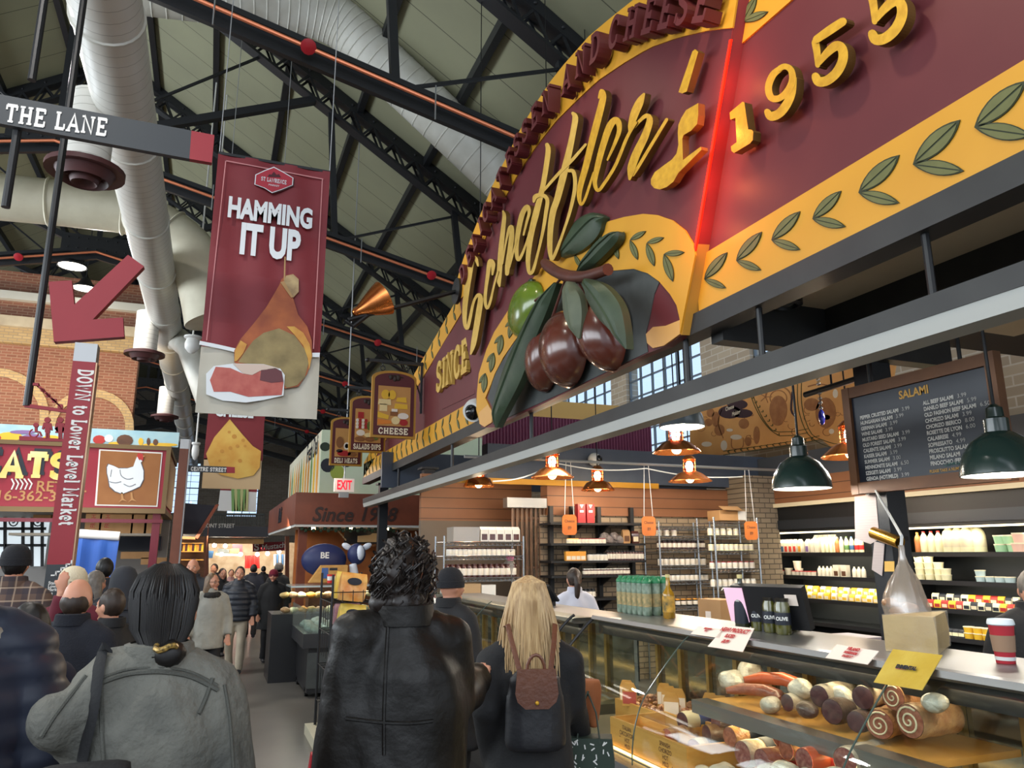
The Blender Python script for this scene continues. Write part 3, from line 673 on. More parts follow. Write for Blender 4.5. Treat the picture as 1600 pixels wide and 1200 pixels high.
rel(numeral([[(1221, 106, 9), (1208, 117, 11), (1201, 136, 11), (1205, 152, 11), (1217, 154, 10), (1231, 143, 11), (1239, 126, 11), (1237, 110, 10), (1228, 104, 9), (1220, 107, 9)], [(1240, 122, 11), (1238, 145, 12), (1230, 163, 14), (1219, 177, 14), (1206, 182, 14), (1200, 175, 10)]]), 'numeral', [M_gold, M_goldside], SG)
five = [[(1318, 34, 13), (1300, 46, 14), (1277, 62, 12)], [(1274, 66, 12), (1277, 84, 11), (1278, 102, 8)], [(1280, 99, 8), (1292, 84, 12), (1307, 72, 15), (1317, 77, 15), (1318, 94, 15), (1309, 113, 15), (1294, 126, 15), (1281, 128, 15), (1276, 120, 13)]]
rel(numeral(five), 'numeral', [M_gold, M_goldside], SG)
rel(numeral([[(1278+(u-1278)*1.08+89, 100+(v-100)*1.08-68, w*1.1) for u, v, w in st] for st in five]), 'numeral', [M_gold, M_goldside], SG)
# maroon arch words, each letter on the curve
AW = 'DELICATESSEN AND CHEESE'
AP = [(722, 425), (732, 398), (741, 375), (750, 352), (758, 331), (770, 305), (781, 279), (795, 248), (807, 225), (820, 203), (835, 180), (853, 156), (870, 138), (885, 121), (907, 95), (930, 72), (945, 60), (960, 49), (987, 35), (1015, 23), (1042, 14), (1068, 7), (1099, 1)]
XA = XS-.15; C3 = [PX(u, v, XA) for u, v in AP]
for i, ch in enumerate(AW):
    if ch == ' ': continue
    tx = (C3[min(i+1, len(C3)-1)]-C3[max(i-1, 0)]).normalized(); ty = V((-1, 0, 0)).cross(tx)
    mb = MB(); slab(mb, ch, C3[i]-ty*.115, tx, ty, .23, .18, .12, sx=.92)
    rel(mb, 'arch_letter', M_mar2, SG)
# SINCE
c = PX(706, 571, XF-.06); a, b = PX(682, 592, XF-.06), PX(731, 553, XF-.06)
mb = MB(); slab(mb, 'SINCE', (a+b)/2-V((0, 0, .19)), (b-a), V((0, 0, 1)), .4, .2, .05, sx=.88)
rel(mb, 'since_letter', M_gold2, SG)
# olives, carved leaves, branch (relief in front of the boards)
M_ol = mat('dark_olive', (104, 48, 30), .25, rgb2=(64, 30, 26), nscale=3, coat=.6, cont=.9); M_olg = mat('green_olive', (112, 134, 40), .22, rgb2=(84, 108, 30), nscale=3, coat=.6)
M_leaf = mat('carved_leaf', (56, 72, 52), .5, rgb2=(40, 56, 40), nscale=4, bump=.15); M_leafg = mat('carved_leaf_grey', (92, 98, 78), .6, rgb2=(76, 84, 66), nscale=6); M_br = mat('carved_branch', (92, 50, 40), .45, rgb2=(72, 38, 32), nscale=6)
def blob(cx, cy, rx, ry, rot, x, depth, name, m):
    mb = MB(); c = PX(cx, cy, x); rings = []; R = math.radians(rot)
    n = 24
    for t in (1, .97, .88, .72, .5, .25, .02):
        dz = depth*math.sqrt(max(0, 1-t*t)); ring = []
        for i in range(n):
            a_ = 2*math.pi*i/n; ex, ey = rx*t*math.cos(a_), ry*t*math.sin(a_)
            ring.append(PX(cx+ex*math.cos(R)-ey*math.sin(R), cy+ex*math.sin(R)+ey*math.cos(R), x)-V((dz, 0, 0)))
        rings.append(ring)
    mb.loft(rings); return rel(mb, name, m, SG, smooth=True, ang=60)
blob(826, 484, 21, 47, 14, XS-.03, .16, 'olive', M_olg)
blob(856, 558, 19, 56, 6, XS-.03, .2, 'olive', M_ol); blob(890, 545, 28, 62, 3, XS-.06, .24, 'olive', M_ol); blob(950, 520, 28, 62, -6, XS-.05, .24, 'olive', M_ol)
blob(968, 500, 17, 42, -10, XS-.02, .06, 'olive', M_ol)
def leaf(pts, x, bulge, name='carved_leaf', m=M_leaf):
    """leaf from a mid line (u,v,half width) with a raised centre vein"""
    P = spline(pts, 5); mb = MB(); n = len(P); rows = []
    for i, p in enumerate(P):
        a_ = P[max(i-1, 0)]; b_ = P[min(i+1, n-1)]; dx, dy = b_[0]-a_[0], b_[1]-a_[1]; l = math.hypot(dx, dy) or 1; w = max(p[2], .4)
        row = []
        for s, h in ((-1, 0), (-.5, .8), (-.06, .85), (0, 1.12), (.06, .85), (.5, .8), (1, 0)):
            row.append(PX(p[0]-dy/l*w*s, p[1]+dx/l*w*s, x)-V((h*bulge*min(1, w/8), 0, 0)))
        row += [q+V((bulge*.8+.015, 0, 0)) for q in (row[6], row[0])]
        rows.append(row)
    mb.loft(rows); return rel(mb, name, m, SG, smooth=True, ang=35)
leaf([(878, 402, 1), (892, 385, 15), (912, 362, 21), (930, 345, 15), (944, 339, 1)], XS-.05, .05)
leaf([(901, 425, 1), (920, 408, 9), (940, 386, 12), (958, 370, 9), (966, 362, 1)], XS-.08, .05)
leaf([(914, 436, 2), (930, 456, 17), (950, 485, 20), (966, 515, 11), (978, 545, 1)], XS-.30, .05)
leaf([(887, 440, 2), (892, 464, 13), (895, 490, 14), (900, 512, 8), (904, 529, 1)], XS-.30, .05, m=M_leafg)
leaf([(868, 442, 2), (846, 480, 10), (822, 530, 13), (800, 585, 16), (780, 640, 9), (775, 668, 1)], XS-.19, .06)
leaf([(830, 436, 2), (822, 452, 6), (814, 475, 6), (808, 495, 1)], XS-.05, .04)
mb = MB(); mb.tube([PX(u, v, XS-.22) for u, v in spline([(850, 410), (868, 424), (890, 432), (915, 432), (950, 421)], 4)], [.035, .045, .05, .05, .05, .05, .05, .05, .05, .05, .048, .046, .045, .044, .042, .04, .045][:17], 10)
for q in ([(880, 430), (868, 445), (850, 460), (836, 470)], [(893, 433), (890, 455), (888, 490)], [(900, 434), (912, 455), (935, 475)], [(885, 432), (872, 470), (860, 505)]): mb.tube([PX(u, v, XS-.16) for u, v in spline(q, 4)], .012, 6)
rel(mb, 'branch', M_br, SG, smooth=True)
# security camera on the band, copper lamps on arms
p = PX(741, 642, XF-.05); t = thing('security_camera', 'white security camera dome on the yellow band left of the big olives', 'security camera', p)
MB().lathe([(0, .1), (.13, .1), (.14, .02), (.12, -.06), (.09, -.06)], (0, 0, 0), 20, (-.6, -.6, -.5) and (.7, .6, .4)).obj('dome_housing', M_wpl, t)
MB().ell((-.02, -.02, -.02), .095, 14, 9).obj('dome_lens', mat('dark_lens', (16, 17, 20), .1), t)
M_copper = mat('polished_copper', (226, 140, 78), .22, .95, rgb2=(206, 118, 60), nscale=4)
p = PX(714, 455, XS-.03); e_ = PY(539, 501, p.y); t = thing('copper_arm_lamp', 'copper cone lamp on a long black arm reaching out from the arch of the sign', 'lamp', p)
MB().lathe([(0, -.02), (.17, -.02), (.17, .02), (0, .03)], (0, 0, 0), 20, (-1, 0, 0)).obj('wall_flange', DARKM, t)
q = e_-p; hk = [V((0, 0, 0)), q*.5, q*.97, q, q+V((.1, 0, -.06)), PY(575, 492, p.y)-p]
MB().tube(hk, .028, 10).obj('arm', DARKM, t)
w_ = PY(592, 470, p.y)-p; nn = PY(554, 489, p.y)-p; ax = (w_-nn).normalized()
MB().lathe([(.03, -.02), (.05, .0), (.06, .06), (.13, .2), (.2, .36), (.22, .42), (.21, .42), (.19, .36), (.12, .2), (.03, .05)], nn, 28, ax).obj('cone_shade', M_copper, t)
# hanging blade signs on brackets
M_tan = mat('tan_panel', (196, 146, 84), .6, rgb2=(184, 132, 72), nscale=3); M_cream2 = mat('cream_lettering', (232, 220, 196), .6)
FOOD = [('f_yel', (222, 176, 52)), ('f_cream', (226, 204, 150)), ('f_red', (160, 34, 36)), ('f_green', (96, 108, 48)), ('f_brown', (132, 84, 46)), ('f_white', (226, 216, 204)), ('f_org', (212, 124, 44)), ('f_dark', (54, 42, 38))]
FM = [mat('paint_'+n_, c_, .65) for n_, c_ in FOOD]
def blade_sign(y, u0, u1, vt, vb, word, label, art):
    a, b = PY(u0, vb, y), PY(u1, vb, y); top = PY((u0+u1)/2, vt, y).z; w = b.x-a.x; h = top-a.z; c = V(((a.x+b.x)/2, y, a.z))
    t = thing('hanging_sign', label, 'sign', c, 'food signs hung on brackets along the stall sign')
    def outline(m_, sh): 
        x = w/2-m_; zsh = h-m_; r = sh*h
        pts = [V((-x, 0, m_)), V((x, 0, m_))]
        zc = zsh-.16*w
        pts += [V((x*math.cos(i*math.pi/12), 0, zc+(.16*w)*math.sin(i*math.pi/12)*1.0)) for i in range(13)]
        return pts
    MB().prism([p_+V((0, .03, 0)) for p_ in outline(0, 0)], (0, -.06, 0)).obj('board', M_edge, t)
    MB().prism([p_+V((0, -.032, 0)) for p_ in outline(.035, 0)], (0, -.008, 0)).obj('field', mat('maroon_field', (84, 26, 32), .55), t)
    MB().bx((-w/2+.09, -.05, .17), (w/2-.09, -.04, h*.76)).obj('picture_panel', M_tan, t)
    mb = MB()
    for s_ in art:
        mb.m = s_[0]; x0, z0 = -w/2+.09, .17; W_, H_ = w-.18, h*.76-.17
        if s_[1] == 'e': mb.lathe([(0, .012), (1, .012), (1, 0)], (0, 0, 0), 16, (0, -1, 0)); nv = (len(mb.v)-48); mb.v[nv:] = [(x0+W_*(s_[2]+v_[0]*s_[4]), -.05+v_[1], z0+H_*(s_[3]+v_[2]*s_[5])) for v_ in mb.v[nv:]]
        else: mb.prism([V((x0+W_*p_[0], -.05, z0+H_*p_[1])) for p_ in s_[2]], (0, -.008, 0))
    mb.obj('painted_food_pattern', FM, t, smooth=False)
    mb = MB(); slab(mb, word, V((0, -.05, .055)), X_, Z_, .085, .22, .006, sx=1.0 if len(word) < 8 else .72*.9); mb.obj('lettering', M_cream2, t, smooth=False)
    mb = MB()
    for q_ in ((-.06, .13, .05), (.05, .12, .06), (.0, .06, .055)): mb.ell((q_[0], -.045, h-.14+q_[1]*.3), (q_[2]*.6, .02, q_[2]*.8), 10, 6)
    mb.tube([(-.1, -.045, h-.09), (0, -.045, h-.07), (.13, -.045, h-.1)], .008, 6); mb.obj('olive_emblem', FM[7], t)
    # bracket
    bx0 = XF-.02-c.x
    mb = MB(); zz = h+.14; mb.bar((-w*.62, 0, zz), (bx0, 0, zz), .035, .045); mb.ell((-w*.62, 0, zz), .035, 8, 6); mb.bar((bx0-.02, 0, zz+.03), (bx0-.02, 0, zz-.75), .03, .04, (0, 1, 0))
    mb.tube([V((bx0-.03-.62*math.sin(i*math.pi/16), 0, zz-.02-.6*(1-math.cos(i*math.pi/16))+0)) if False else V((bx0-.03-.6*(1-math.sin((8-i)*math.pi/16)), 0, zz-.02-.55*(1-math.cos((8-i)*math.pi/16)))) for i in range(9)], .012, 6)
    mb.obj('bracket', DARKM, t)
    for xx in (-w*.27, w*.27):
        MB().tube([V((xx, 0, zz-.02)), V((xx, 0, zz-.07))]+[V((xx+.035*math.sin(i*math.pi/6), 0, zz-.105+.035*math.cos(i*math.pi/6))) for i in range(13)], .008, 6).obj('hook', DARKM, t)
    return t
cheese = [(0, 'e', .22, .78, .13, .12), (0, 'e', .42, .78, .12, .12), (1, 'p', [(0, .52), (.4, .52), (.38, .66), (.02, .66)]), (1, 'p', [(.05, .36), (.28, .36), (.28, .54), (.05, .54)]), (0, 'p', [(.55, .62), (.88, .6), (.86, .74), (.58, .72)]), (0, 'p', [(.5, .44), (.92, .44), (.9, .56), (.52, .57)]), (4, 'p', [(.38, .26), (.62, .26), (.62, .36), (.38, .36)]), (5, 'p', [(.42, .35), (.6, .35), (.6, .43), (.42, .43)]), (5, 'e', .78, .26, .17, .08), (2, 'e', .8, .1, .13, .08), (1, 'e', .55, .14, .13, .1), (0, 'p', [(0, .2), (.32, .16), (.34, .26), (0, .34)]), (6, 'p', [(0, .02), (.42, .06), (.42, .13), (0, .16)])]
salad = [(2, 'p', [(.1, .72), (.32, .7), (.32, .9), (.1, .9)])]+[((5, 2)[i % 2], 'e', .08+.11*(i % 4), .45+.1*(i//4), .055, .05) for i in range(12)]+[(5, 'e', .22, .28, .16, .09), (3, 'e', .6, .5, .15, .14), (4, 'e', .2, .1, .2, .07), (4, 'e', .58, .1, .18, .07), (1, 'e', .55, .22, .2, .07), (3, 'e', .82, .2, .1, .12)]
deli = [(4, 'e', .2, .5, .16, .2), (0, 'p', [(.6, .66), (.8, .66), (.84, .9), (.64, .92)]), (5, 'e', .5, .38, .13, .13), (4, 'e', .5, .38, .08, .08), (2, 'e', .4, .12, .3, .1), (1, 'e', .75, .3, .12, .14), (4, 'e', .75, .1, .2, .08), (7, 'e', .2, .2, .14, .06)]
blade_sign(10.7, 578, 648, 580, 683, 'CHEESE', 'maroon and gold arched hanging sign lettered CHEESE, nearest of the row', cheese)
blade_sign(13.1, 544, 601, 619, 706, 'SALADS·DIPS', 'arched hanging sign lettered SALADS DIPS, behind the CHEESE sign', salad)
blade_sign(14.9, 514, 565, 652, 727, 'DELI MEATS', 'arched hanging sign lettered DELI MEATS, last of the row', deli)
# warm lamps that light the sign
for y, e in ((0.5, 40), (2.6, 95), (5.2, 38), (8.0, 26), (11.5, 22)): light('SPOT', (1.2, y, 6.3), e*1.7, (1, .82, .58), .12, target=(2.75, y, 4.3), spot=78, name='sign_lamp_light')
for v_ in (120, 200, 280, 350): light('POINT', PX(1122-(v_-120)*.165, v_, XS-.1), 3.4, (1, .2, .06), .03, name='red_glow_fill')  # unseen red point lights added to spread the glow along the fold
# ================================================================ deli counter
M_ss = mat('brushed_steel', (150, 150, 148), .32, .85, rgb2=(150, 150, 150), nscale=3, stretch=(1, .1, 4)); M_caseblk = mat('case_black', (28, 28, 30), .4)
M_glass = glassmat('case_glass', (248, 250, 246), .012); M_wood = mat('light_wood', (206, 158, 84), .5, rgb2=(184, 132, 62), nscale=3, stretch=(2, .4, 6), bump=.08)
M_woodd = mat('walnut_wood', (104, 66, 40), .5, rgb2=(84, 52, 32), nscale=3, stretch=(2, .3, 5)); M_led = mat('led_strip', (255, 220, 150), .5, emit=5, ergb=(255, 206, 128))
M_caseint = mat('case_interior', (120, 112, 98), .4, .2); M_paper = mat('paper_card', (236, 220, 206), .7); M_ink = mat('ink', (70, 40, 44), .7); M_inkr = mat('red_ink', (176, 60, 60), .7)
def G(x): return (2.3, 1.02) if x is None else None
prof = [(2.655, 1.352), (2.6, 1.315), (2.5, 1.22), (2.4, 1.115), (2.32, 1.02), (2.265, .9), (2.24, .78), (2.235, .69)]
PROF = spline(prof, 3)
def PG(u, v, off=.006):
    """point where the pixel's ray meets the sloping glass"""
    d = ray(u, v); k = .971; t = (1.36-k*2.65-CAMH-off*1.4*-1*0)/(d.z-k*d.x); p = CC+d*t; return p+V((-.7, 0, .7))*off
def deli_case(y0, y1, label, seams, top=1.38):
    t = thing('deli_case', label, 'display case', (0, 0, 0)); h = y1-y0
    MB().bx((2.25, y0, 0), (3.25, y1, .6)).obj('base_cabinet', M_caseblk, t, smooth=False)
    MB().bx((2.215, y0, .1), (2.25, y1, .56)).obj('front_panel', mat('case_front', (52, 52, 54), .35, .4), t, smooth=False)
    MB().bx((2.2, y0, .6), (2.3, y1, .685)).obj('base_rail', M_ss, t, smooth=False)
    MB().bx((2.3, y0, .6), (3.2, y1, .69)).obj('deck', M_caseint, t, smooth=False)
    MB().bx((2.31, y0+.02, .69), (2.325, y1-.02, .7)).obj('led_strip', M_led, t, smooth=False)
    mb = MB(); mb.prism([V((2.63, y0, top-.03)), V((2.64, y0, top-.005)), V((2.67, y0, top)), V((3.22, y0, top)), V((3.22, y0, top-.04)), V((2.66, y0, top-.045))], (0, h, 0)); mb.obj('counter_top', M_ss, t, smooth=False)
    MB().bx((2.69, y0, top-.13), (2.73, y1, top-.045)).obj('top_fascia', M_caseblk, t, smooth=False)
    MB().bx((3.17, y0, .69), (3.2, y1, top-.04)).obj('back_panel', mat('mirror_back', (150, 146, 136), .12, .85), t, smooth=False)
    mb = MB()
    for y in [y0+.4+i*.62 for i in range(int(h/.62))]: mb.bx((3.14, y, .7), (3.17, y+.04, top-.05)); mb.bx((3.14, y+.3, .7), (3.168, y+.33, top-.05))
    mb.obj('sliding_door_frame', mat('gold_frame', (176, 146, 88), .35, .7), t, smooth=False)
    ys = [y0]+seams+[y1]
    for a, b in zip(ys, ys[1:]):
        MB().strip([V((x, a+.003, z)) for x, z in PROF], [V((x, b-.003, z)) for x, z in PROF], (.008, 0, .004)).obj('glass_pane', M_glass, t, smooth=True, ang=60)
    M_edge_g = mat('glass_edge', (70, 84, 78), .2)
    for s in seams: MB().tube([(x-.004, s, z) for x, z in PROF], .004, 6).obj('pane_seam', M_edge_g, t)
    for s in (y0, y1):
        MB().prism([V((x, s, z)) for x, z in PROF]+[V((3.17, s, .69)), V((3.17, s, top-.05))], (0, .006, 0)).obj('end_glass', M_glass, t, smooth=False)
        MB().tube([(x, s, z) for x, z in PROF], .011, 8).obj('end_trim', M_caseblk, t)
    return t
dc = deli_case(-.6, 5.12, 'long curved glass deli case full of salami, beside the blonde woman', [.9, 2.44, 3.9])
dc2 = deli_case(5.45, 9.3, 'second glass deli case further along, beyond the blonde woman', [7.3], 1.33)
# upper shelf of the case: light rail, wooden board
MB().bx((2.47, -.5, .985), (2.57, 3.66, 1.05)).obj('shelf_light_rail', M_ss, dc, smooth=False)
MB().bx((2.51, -.5, .978), (2.55, 3.64, .984)).obj('shelf_led', M_led, dc, smooth=False)
MB().bx((2.57, -.5, 1.0), (3.16, 3.66, 1.012)).obj('glass_shelf', M_glass, dc, smooth=False)
tag(MB().bx((2.6, 2.3, 1.013), (3.1, 3.68, 1.04)).obj('wooden_board', M_wood, None, smooth=False), 'long light wooden serving board under the upper row of salami in the case', 'board')
for y in (0.2, 1.6, 3.0, 4.4): light('AREA', (2.72, y, 1.3), 7.5, (1, .8, .52), 1.3, .1, target=(2.6, y, .5), name='case_light')
for y in (1.2, 2.8): light('AREA', (2.6, y, .97), 3, (1, .8, .5), 1.4, .06, target=(2.55, y, .5), name='case_light')
light('AREA', (2.36, 4.0, .71), 1.6, (1, .74, .36), 1.6, .03, target=(2.3, 4.0, 1.2), name='case_light')
for y in (6.2, 8.2): light('AREA', (2.72, y, 1.25), 8, (1, .88, .68), 1.6, .1, target=(2.6, y, .5), name='case_light')
# ---------------- wooden bins with their words
def hollow_bin(x0, y0, x1, y1, z0, z1, nx, ny, label, words=None, back=None):
    c = V((x0, y0, z0)); t = thing('wooden_bin', label, 'bin', c); th = .018; L_ = x1-x0; D = y1-y0; H_ = z1-z0
    mb = MB(); mb.bx((0, 0, 0), (L_, D, .012)); mb.bx((0, 0, 0), (th, D, H_)); mb.bx((L_-th, 0, 0), (L_, D, H_+(back or 0))); mb.bx((th, 0, 0), (L_-th, th, H_)); mb.bx((th, D-th, 0), (L_-th, D, H_))
    mb.obj('bin_body', M_wood, t, smooth=False)
    for i in range(1, nx): MB().bx((L_*i/nx-.006, th, .012), (L_*i/nx+.006, D-th, H_-.012)).obj('divider', M_wood, t, smooth=False)
    for j in range(1, ny): MB().bx((th, D*j/ny-.006, .012), (L_-th, D*j/ny+.006, H_-.012)).obj('divider', M_wood, t, smooth=False)
    if words:
        mb = MB()
        for yc, lines in words:
            for i, s in enumerate(lines): text(mb, s, V((-.002, yc, H_-.043-i*.032)), -Y_, Z_, .034, .0, .8)
        mb.obj('stencil_lettering', M_ink, t, smooth=False)
    return t
z0 = .69
b1 = hollow_bin(2.33, 3.52, 2.72, 4.32, z0, z0+.165, 2, 2, 'wooden bin stencilled with cacciatore and chorizo at the front of the case', [(4.32-3.52-.2, ['ITALIAN', 'CACCIATORE', 'HOT', 'MILD']), (.2, ['SPANISH', 'CHORIZO', 'HOT', 'MILD'])])
b2 = hollow_bin(2.73, 3.45, 3.1, 4.0, z0, z0+.18, 1, 2, 'wooden bin of red dried sausages behind the stencilled bin')
b3 = hollow_bin(2.74, 4.05, 3.12, 5.0, z0, z0+.13, 1, 3, 'long wooden bin of snack sausage pieces with price paddles in the case')
M_saus = mat('dried_sausage', (112, 46, 32), .45, rgb2=(84, 32, 26), nscale=30, bump=.4); M_saus2 = mat('pale_sausage', (150, 92, 70), .5, rgb2=(118, 66, 50), nscale=28, bump=.4)
def sausage(name, p, l, r, ang, m, label, group, tilt=0, curve=.03):
    mb = MB(); d = V((math.cos(ang)*math.cos(tilt), math.sin(ang)*math.cos(tilt), math.sin(tilt))); s = d.cross(Z_).normalized(); n = 9
    pts = [V(p)*0+d*(l*(i/(n-1)-.5))+s*(curve*math.sin(math.pi*i/(n-1))) for i in range(n)]
    mb.tube(pts, [r*.25, r*.8]+[r]*(n-4)+[r*.8, r*.25], 10)
    o = mb.obj(name, m, None, origin=(0, 0, 0)); o.location = p; return tag(o, label, 'sausage', group)
for i, (bx_, lab, m, cnt) in enumerate((((2.43, 4.12), 'thin red sausage lying in the far front bin compartment', M_saus2, 4), ((2.43, 3.72), 'thin red sausage lying in the near front bin compartment', M_saus2, 4), ((2.62, 4.12), 'dried sausage lying in the far rear compartment of the stencilled bin', M_saus, 4), ((2.62, 3.72), 'dried sausage lying in the near rear compartment of the stencilled bin', M_saus, 4))):
    for j in range(cnt): sausage('dried_sausage', (bx_[0]+random.uniform(-.03, .03), bx_[1]+(j-1.5)*.05, z0+.035+.022*(j % 2)+.02*(j > 2)), .15, .013, random.uniform(-.6, .3), m, lab, lab)
for j in range(7): sausage('dried_sausage', (2.9+random.uniform(-.05, .05), 3.6+.05*j, z0+.12+.03*(j % 3)), .26, .019, random.uniform(-1.1, -.4), M_saus, 'long red dried sausage piled in the rear bin', 'red sausages in the rear bin', .12, .05)
mb = MB()
M_nut = mat('snack_pieces', (222, 176, 136), .6, rgb2=(176, 112, 84), nscale=30)
for i in range(260):
    x, y = random.uniform(2.77, 3.08), random.uniform(4.1, 4.95); z = z0+.085+random.uniform(0, .04)+.035*math.sin((y-4.05)*10)**2
    a = random.uniform(0, 6.28); mb.tube([(x, y, z), (x+.016*math.cos(a), y+.016*math.sin(a), z+.008), (x+.03*math.cos(a+.7), y+.03*math.sin(a+.7), z)], .009, 6)
tag(mb.obj('snack_sausage_pieces', M_nut), 'heap of bite-size snack sausage pieces in the far bin', 'snacks', kind='stuff')
M_padr = mat('red_label', (172, 74, 66), .6)
for i, (u, v, x, m) in enumerate(((930, 1085, 2.78, 1), (950, 1092, 2.74, 2), (962, 1078, 2.95, 1), (978, 1078, 2.92, 1), (1003, 1084, 2.92, 1), (1022, 1098, 2.8, 1), (1034, 1072, 3.02, 2), (1062, 1082, 3.02, 0))):
    p = V((x, 4.9-.105*i, .87)); h = .15; w = .1
    t = thing('price_paddle', ['blank wooden paddle at the near end of the far bin', 'wooden paddle with a white price card standing in the snack bin', 'wooden paddle with a red label standing in the snack bin'][m], 'price tag', (p.x, p.y, p.z-.07), 'price paddles in the snack bin', rot=(0, 0, .8))
    MB().prism([V((0, a*w, b*h)) for a, b in ((-.5, 0), (.5, 0), (.5, .72), (.3, 1), (-.3, 1), (-.5, .72))], (.01, 0, 0)).obj('paddle', M_wood, t, smooth=False)
    if m: MB().prism([V((-.002, a*w, b*h)) for a, b in ((-.46, .1), (.46, .1), (.46, .62), (-.46, .62))], (.002, 0, 0)).obj('label_card', M_paper if m == 1 else M_padr, t, smooth=False)
# ---------------- salami logs
M_cut = mat('salami_cut', (112, 52, 52), .4, rgb2=(160, 110, 100), nscale=60); M_cutd = mat('dark_cut', (70, 40, 44), .35, rgb2=(96, 60, 60), nscale=40); M_cutp = mat('peppered_cut', (170, 104, 80), .45, rgb2=(130, 70, 50), nscale=60)
M_skinw = mat('white_wrap', (220, 214, 200), .35, rgb2=(176, 160, 140), nscale=14, bump=.5, coat=.4); M_skint = mat('tan_wrap', (196, 156, 112), .4, rgb2=(150, 104, 72), nscale=20, bump=.5, coat=.4); M_skind = mat('dark_skin', (72, 52, 46), .35, rgb2=(104, 84, 74), nscale=18, bump=.4, coat=.5); M_skinp = mat('pink_skin', (178, 110, 88), .35, rgb2=(140, 80, 64), nscale=14, bump=.4, coat=.4)
M_lbl = mat('cream_label', (226, 214, 180), .5); M_lblb = mat('blue_label', (60, 92, 150), .5); M_lblk = mat('black_label', (30, 34, 44), .5); M_lblr = mat('red_brand_label', (176, 46, 40), .5)
def salami(u, v, x, r, l, ang, skin, cut, label, lblm=None, tilt=0, group=None, spiral=False):
    p = PX(u, v, x); d = V((math.cos(ang)*math.cos(tilt), math.sin(ang)*math.cos(tilt), math.sin(tilt)))
    t = thing('salami', label, 'salami', p, group)
    pr = [(r*.96, 0), (r, .012)]+[(r*(1+.03*math.sin(i*1.9)), l*i/8) for i in range(1, 8)]+[(r*.8, l*.98), (r*.35, l*1.03), (r*.1, l*1.09)]
    MB().lathe(pr, (0, 0, 0), 20, d).obj('casing', skin, t)
    MB().lathe([(0, -.003), (r*.6, -.004), (r*.93, 0)], (0, 0, 0), 20, d).obj('cut_face', cut, t)
    if spiral:
        a = d.orthogonal().normalized(); b = d.cross(a)
        MB().tube([-d*.006+(a*math.cos(q)+b*math.sin(q))*(r*.85*q/14) for q in [i*.4 for i in range(2, 36)]], r*.06, 5).obj('fat_spiral', M_lbl, t)
    if lblm: MB().lathe([(r*1.02, l*.35), (r*1.03, l*.4), (r*1.03, l*.7), (r*1.02, l*.75)], (0, 0, 0), 20, d).obj('label_band', lblm, t)
    return t
A1 = .5
# upper shelf
for a in ((1280, 1088, 2.66, .05, .26, .25, M_skinw, M_cutd, 'thick dark salami in a white printed wrap, rear of the upper board', None), (1300, 1112, 2.64, .056, .3, .2, M_skind, M_cutd, 'dark cut salami with a cream label at the front of the upper board', M_lbl),
          (1348, 1090, 2.68, .05, .26, .35, M_skinw, M_cutd, 'small cut salami in clear wrap under the red-ink price card', None), (1338, 1128, 2.62, .045, .24, .3, M_skind, M_cutd, 'dark purple salami end leaning between the two larger logs on the upper board', None),
          (1230, 1098, 2.66, .042, .24, .1, M_skinw, M_cutd, 'netted salami wrapped in clear film, middle of the upper board', None)): salami(*a)
for a in ((1374, 1132, 2.64, .06, .26, .35, M_skint, M_cutp, 'rolled pancetta with swirled end at the front of the upper board', None), (1395, 1089, 2.68, .055, .2, .1, M_skint, M_cutp, 'rolled pancetta on top of the two rolls, under the yellow pack', None), (1421, 1127, 2.62, .066, .26, .05, M_skint, M_cutp, 'largest rolled pancetta at the near end of the upper board', None)): salami(*a, spiral=True)
for u, v, lb in ((1182, 1083, 'pink cured sausage bundle at the far end of the upper board'), (1212, 1066, 'orange-red sausage behind the pink bundle on the upper board')):
    p = PX(u, v, 2.7); mb = MB(); mb.tube([(-.1, .12, 0), (-.02, .08, .01), (.05, 0, .012), (.06, -.1, .0), (.02, -.16, -.005)], [.016, .03, .033, .03, .014], 12); o = mb.obj('cured_sausage', M_skinp if v > 1075 else mat('orange_sausage', (196, 86, 44), .4, coat=.4)); o.location = p; tag(o, lb, 'sausage')
M_wrap = mat('crumpled_film', (226, 222, 210), .2, rgb2=(180, 172, 156), nscale=9, bump=1, bscale=24, coat=.6)
def crumple(u, v, x, r, label, m=M_wrap, seed=0):
    p = PX(u, v, x); mb = MB(); mb.ell((0, 0, 0), r, 18, 12)
    mb.v = [tuple(V(q)*(1+.35*noise.noise(V(q)*14+V((seed, 0, 0))))) for q in mb.v]
    o = mb.obj('wrapped_cheese', m, None, True, 25); o.location = p; return tag(o, label, 'food parcel')
crumple(1148, 1062, 2.78, (.09, .08, .06), 'white crumpled paper parcel at the far end of the upper board', seed=1); crumple(1172, 1052, 2.86, (.07, .08, .075), 'taller white crumpled parcel behind the first one on the upper board', seed=5)
for i, (u, v, x, r) in enumerate(((1205, 1102, 2.64, .045), (1252, 1076, 2.74, .05), (1318, 1088, 2.76, .05), (1262, 1108, 2.62, .04), (1462, 1098, 2.66, .04))): crumple(u, v, x, (r, r*1.3, r*.9), ('netted parcel at the far front of the upper board', 'clear-wrapped parcel behind the netted salami on the upper board', 'clear-wrapped parcel between the dark salami and the pancetta rolls', 'small dark wrapped parcel at the front of the upper board', 'twist of clear film at the near end of the upper board')[i], (M_skinw, M_wrap, M_wrap, M_skind, M_wrap)[i], i+11)
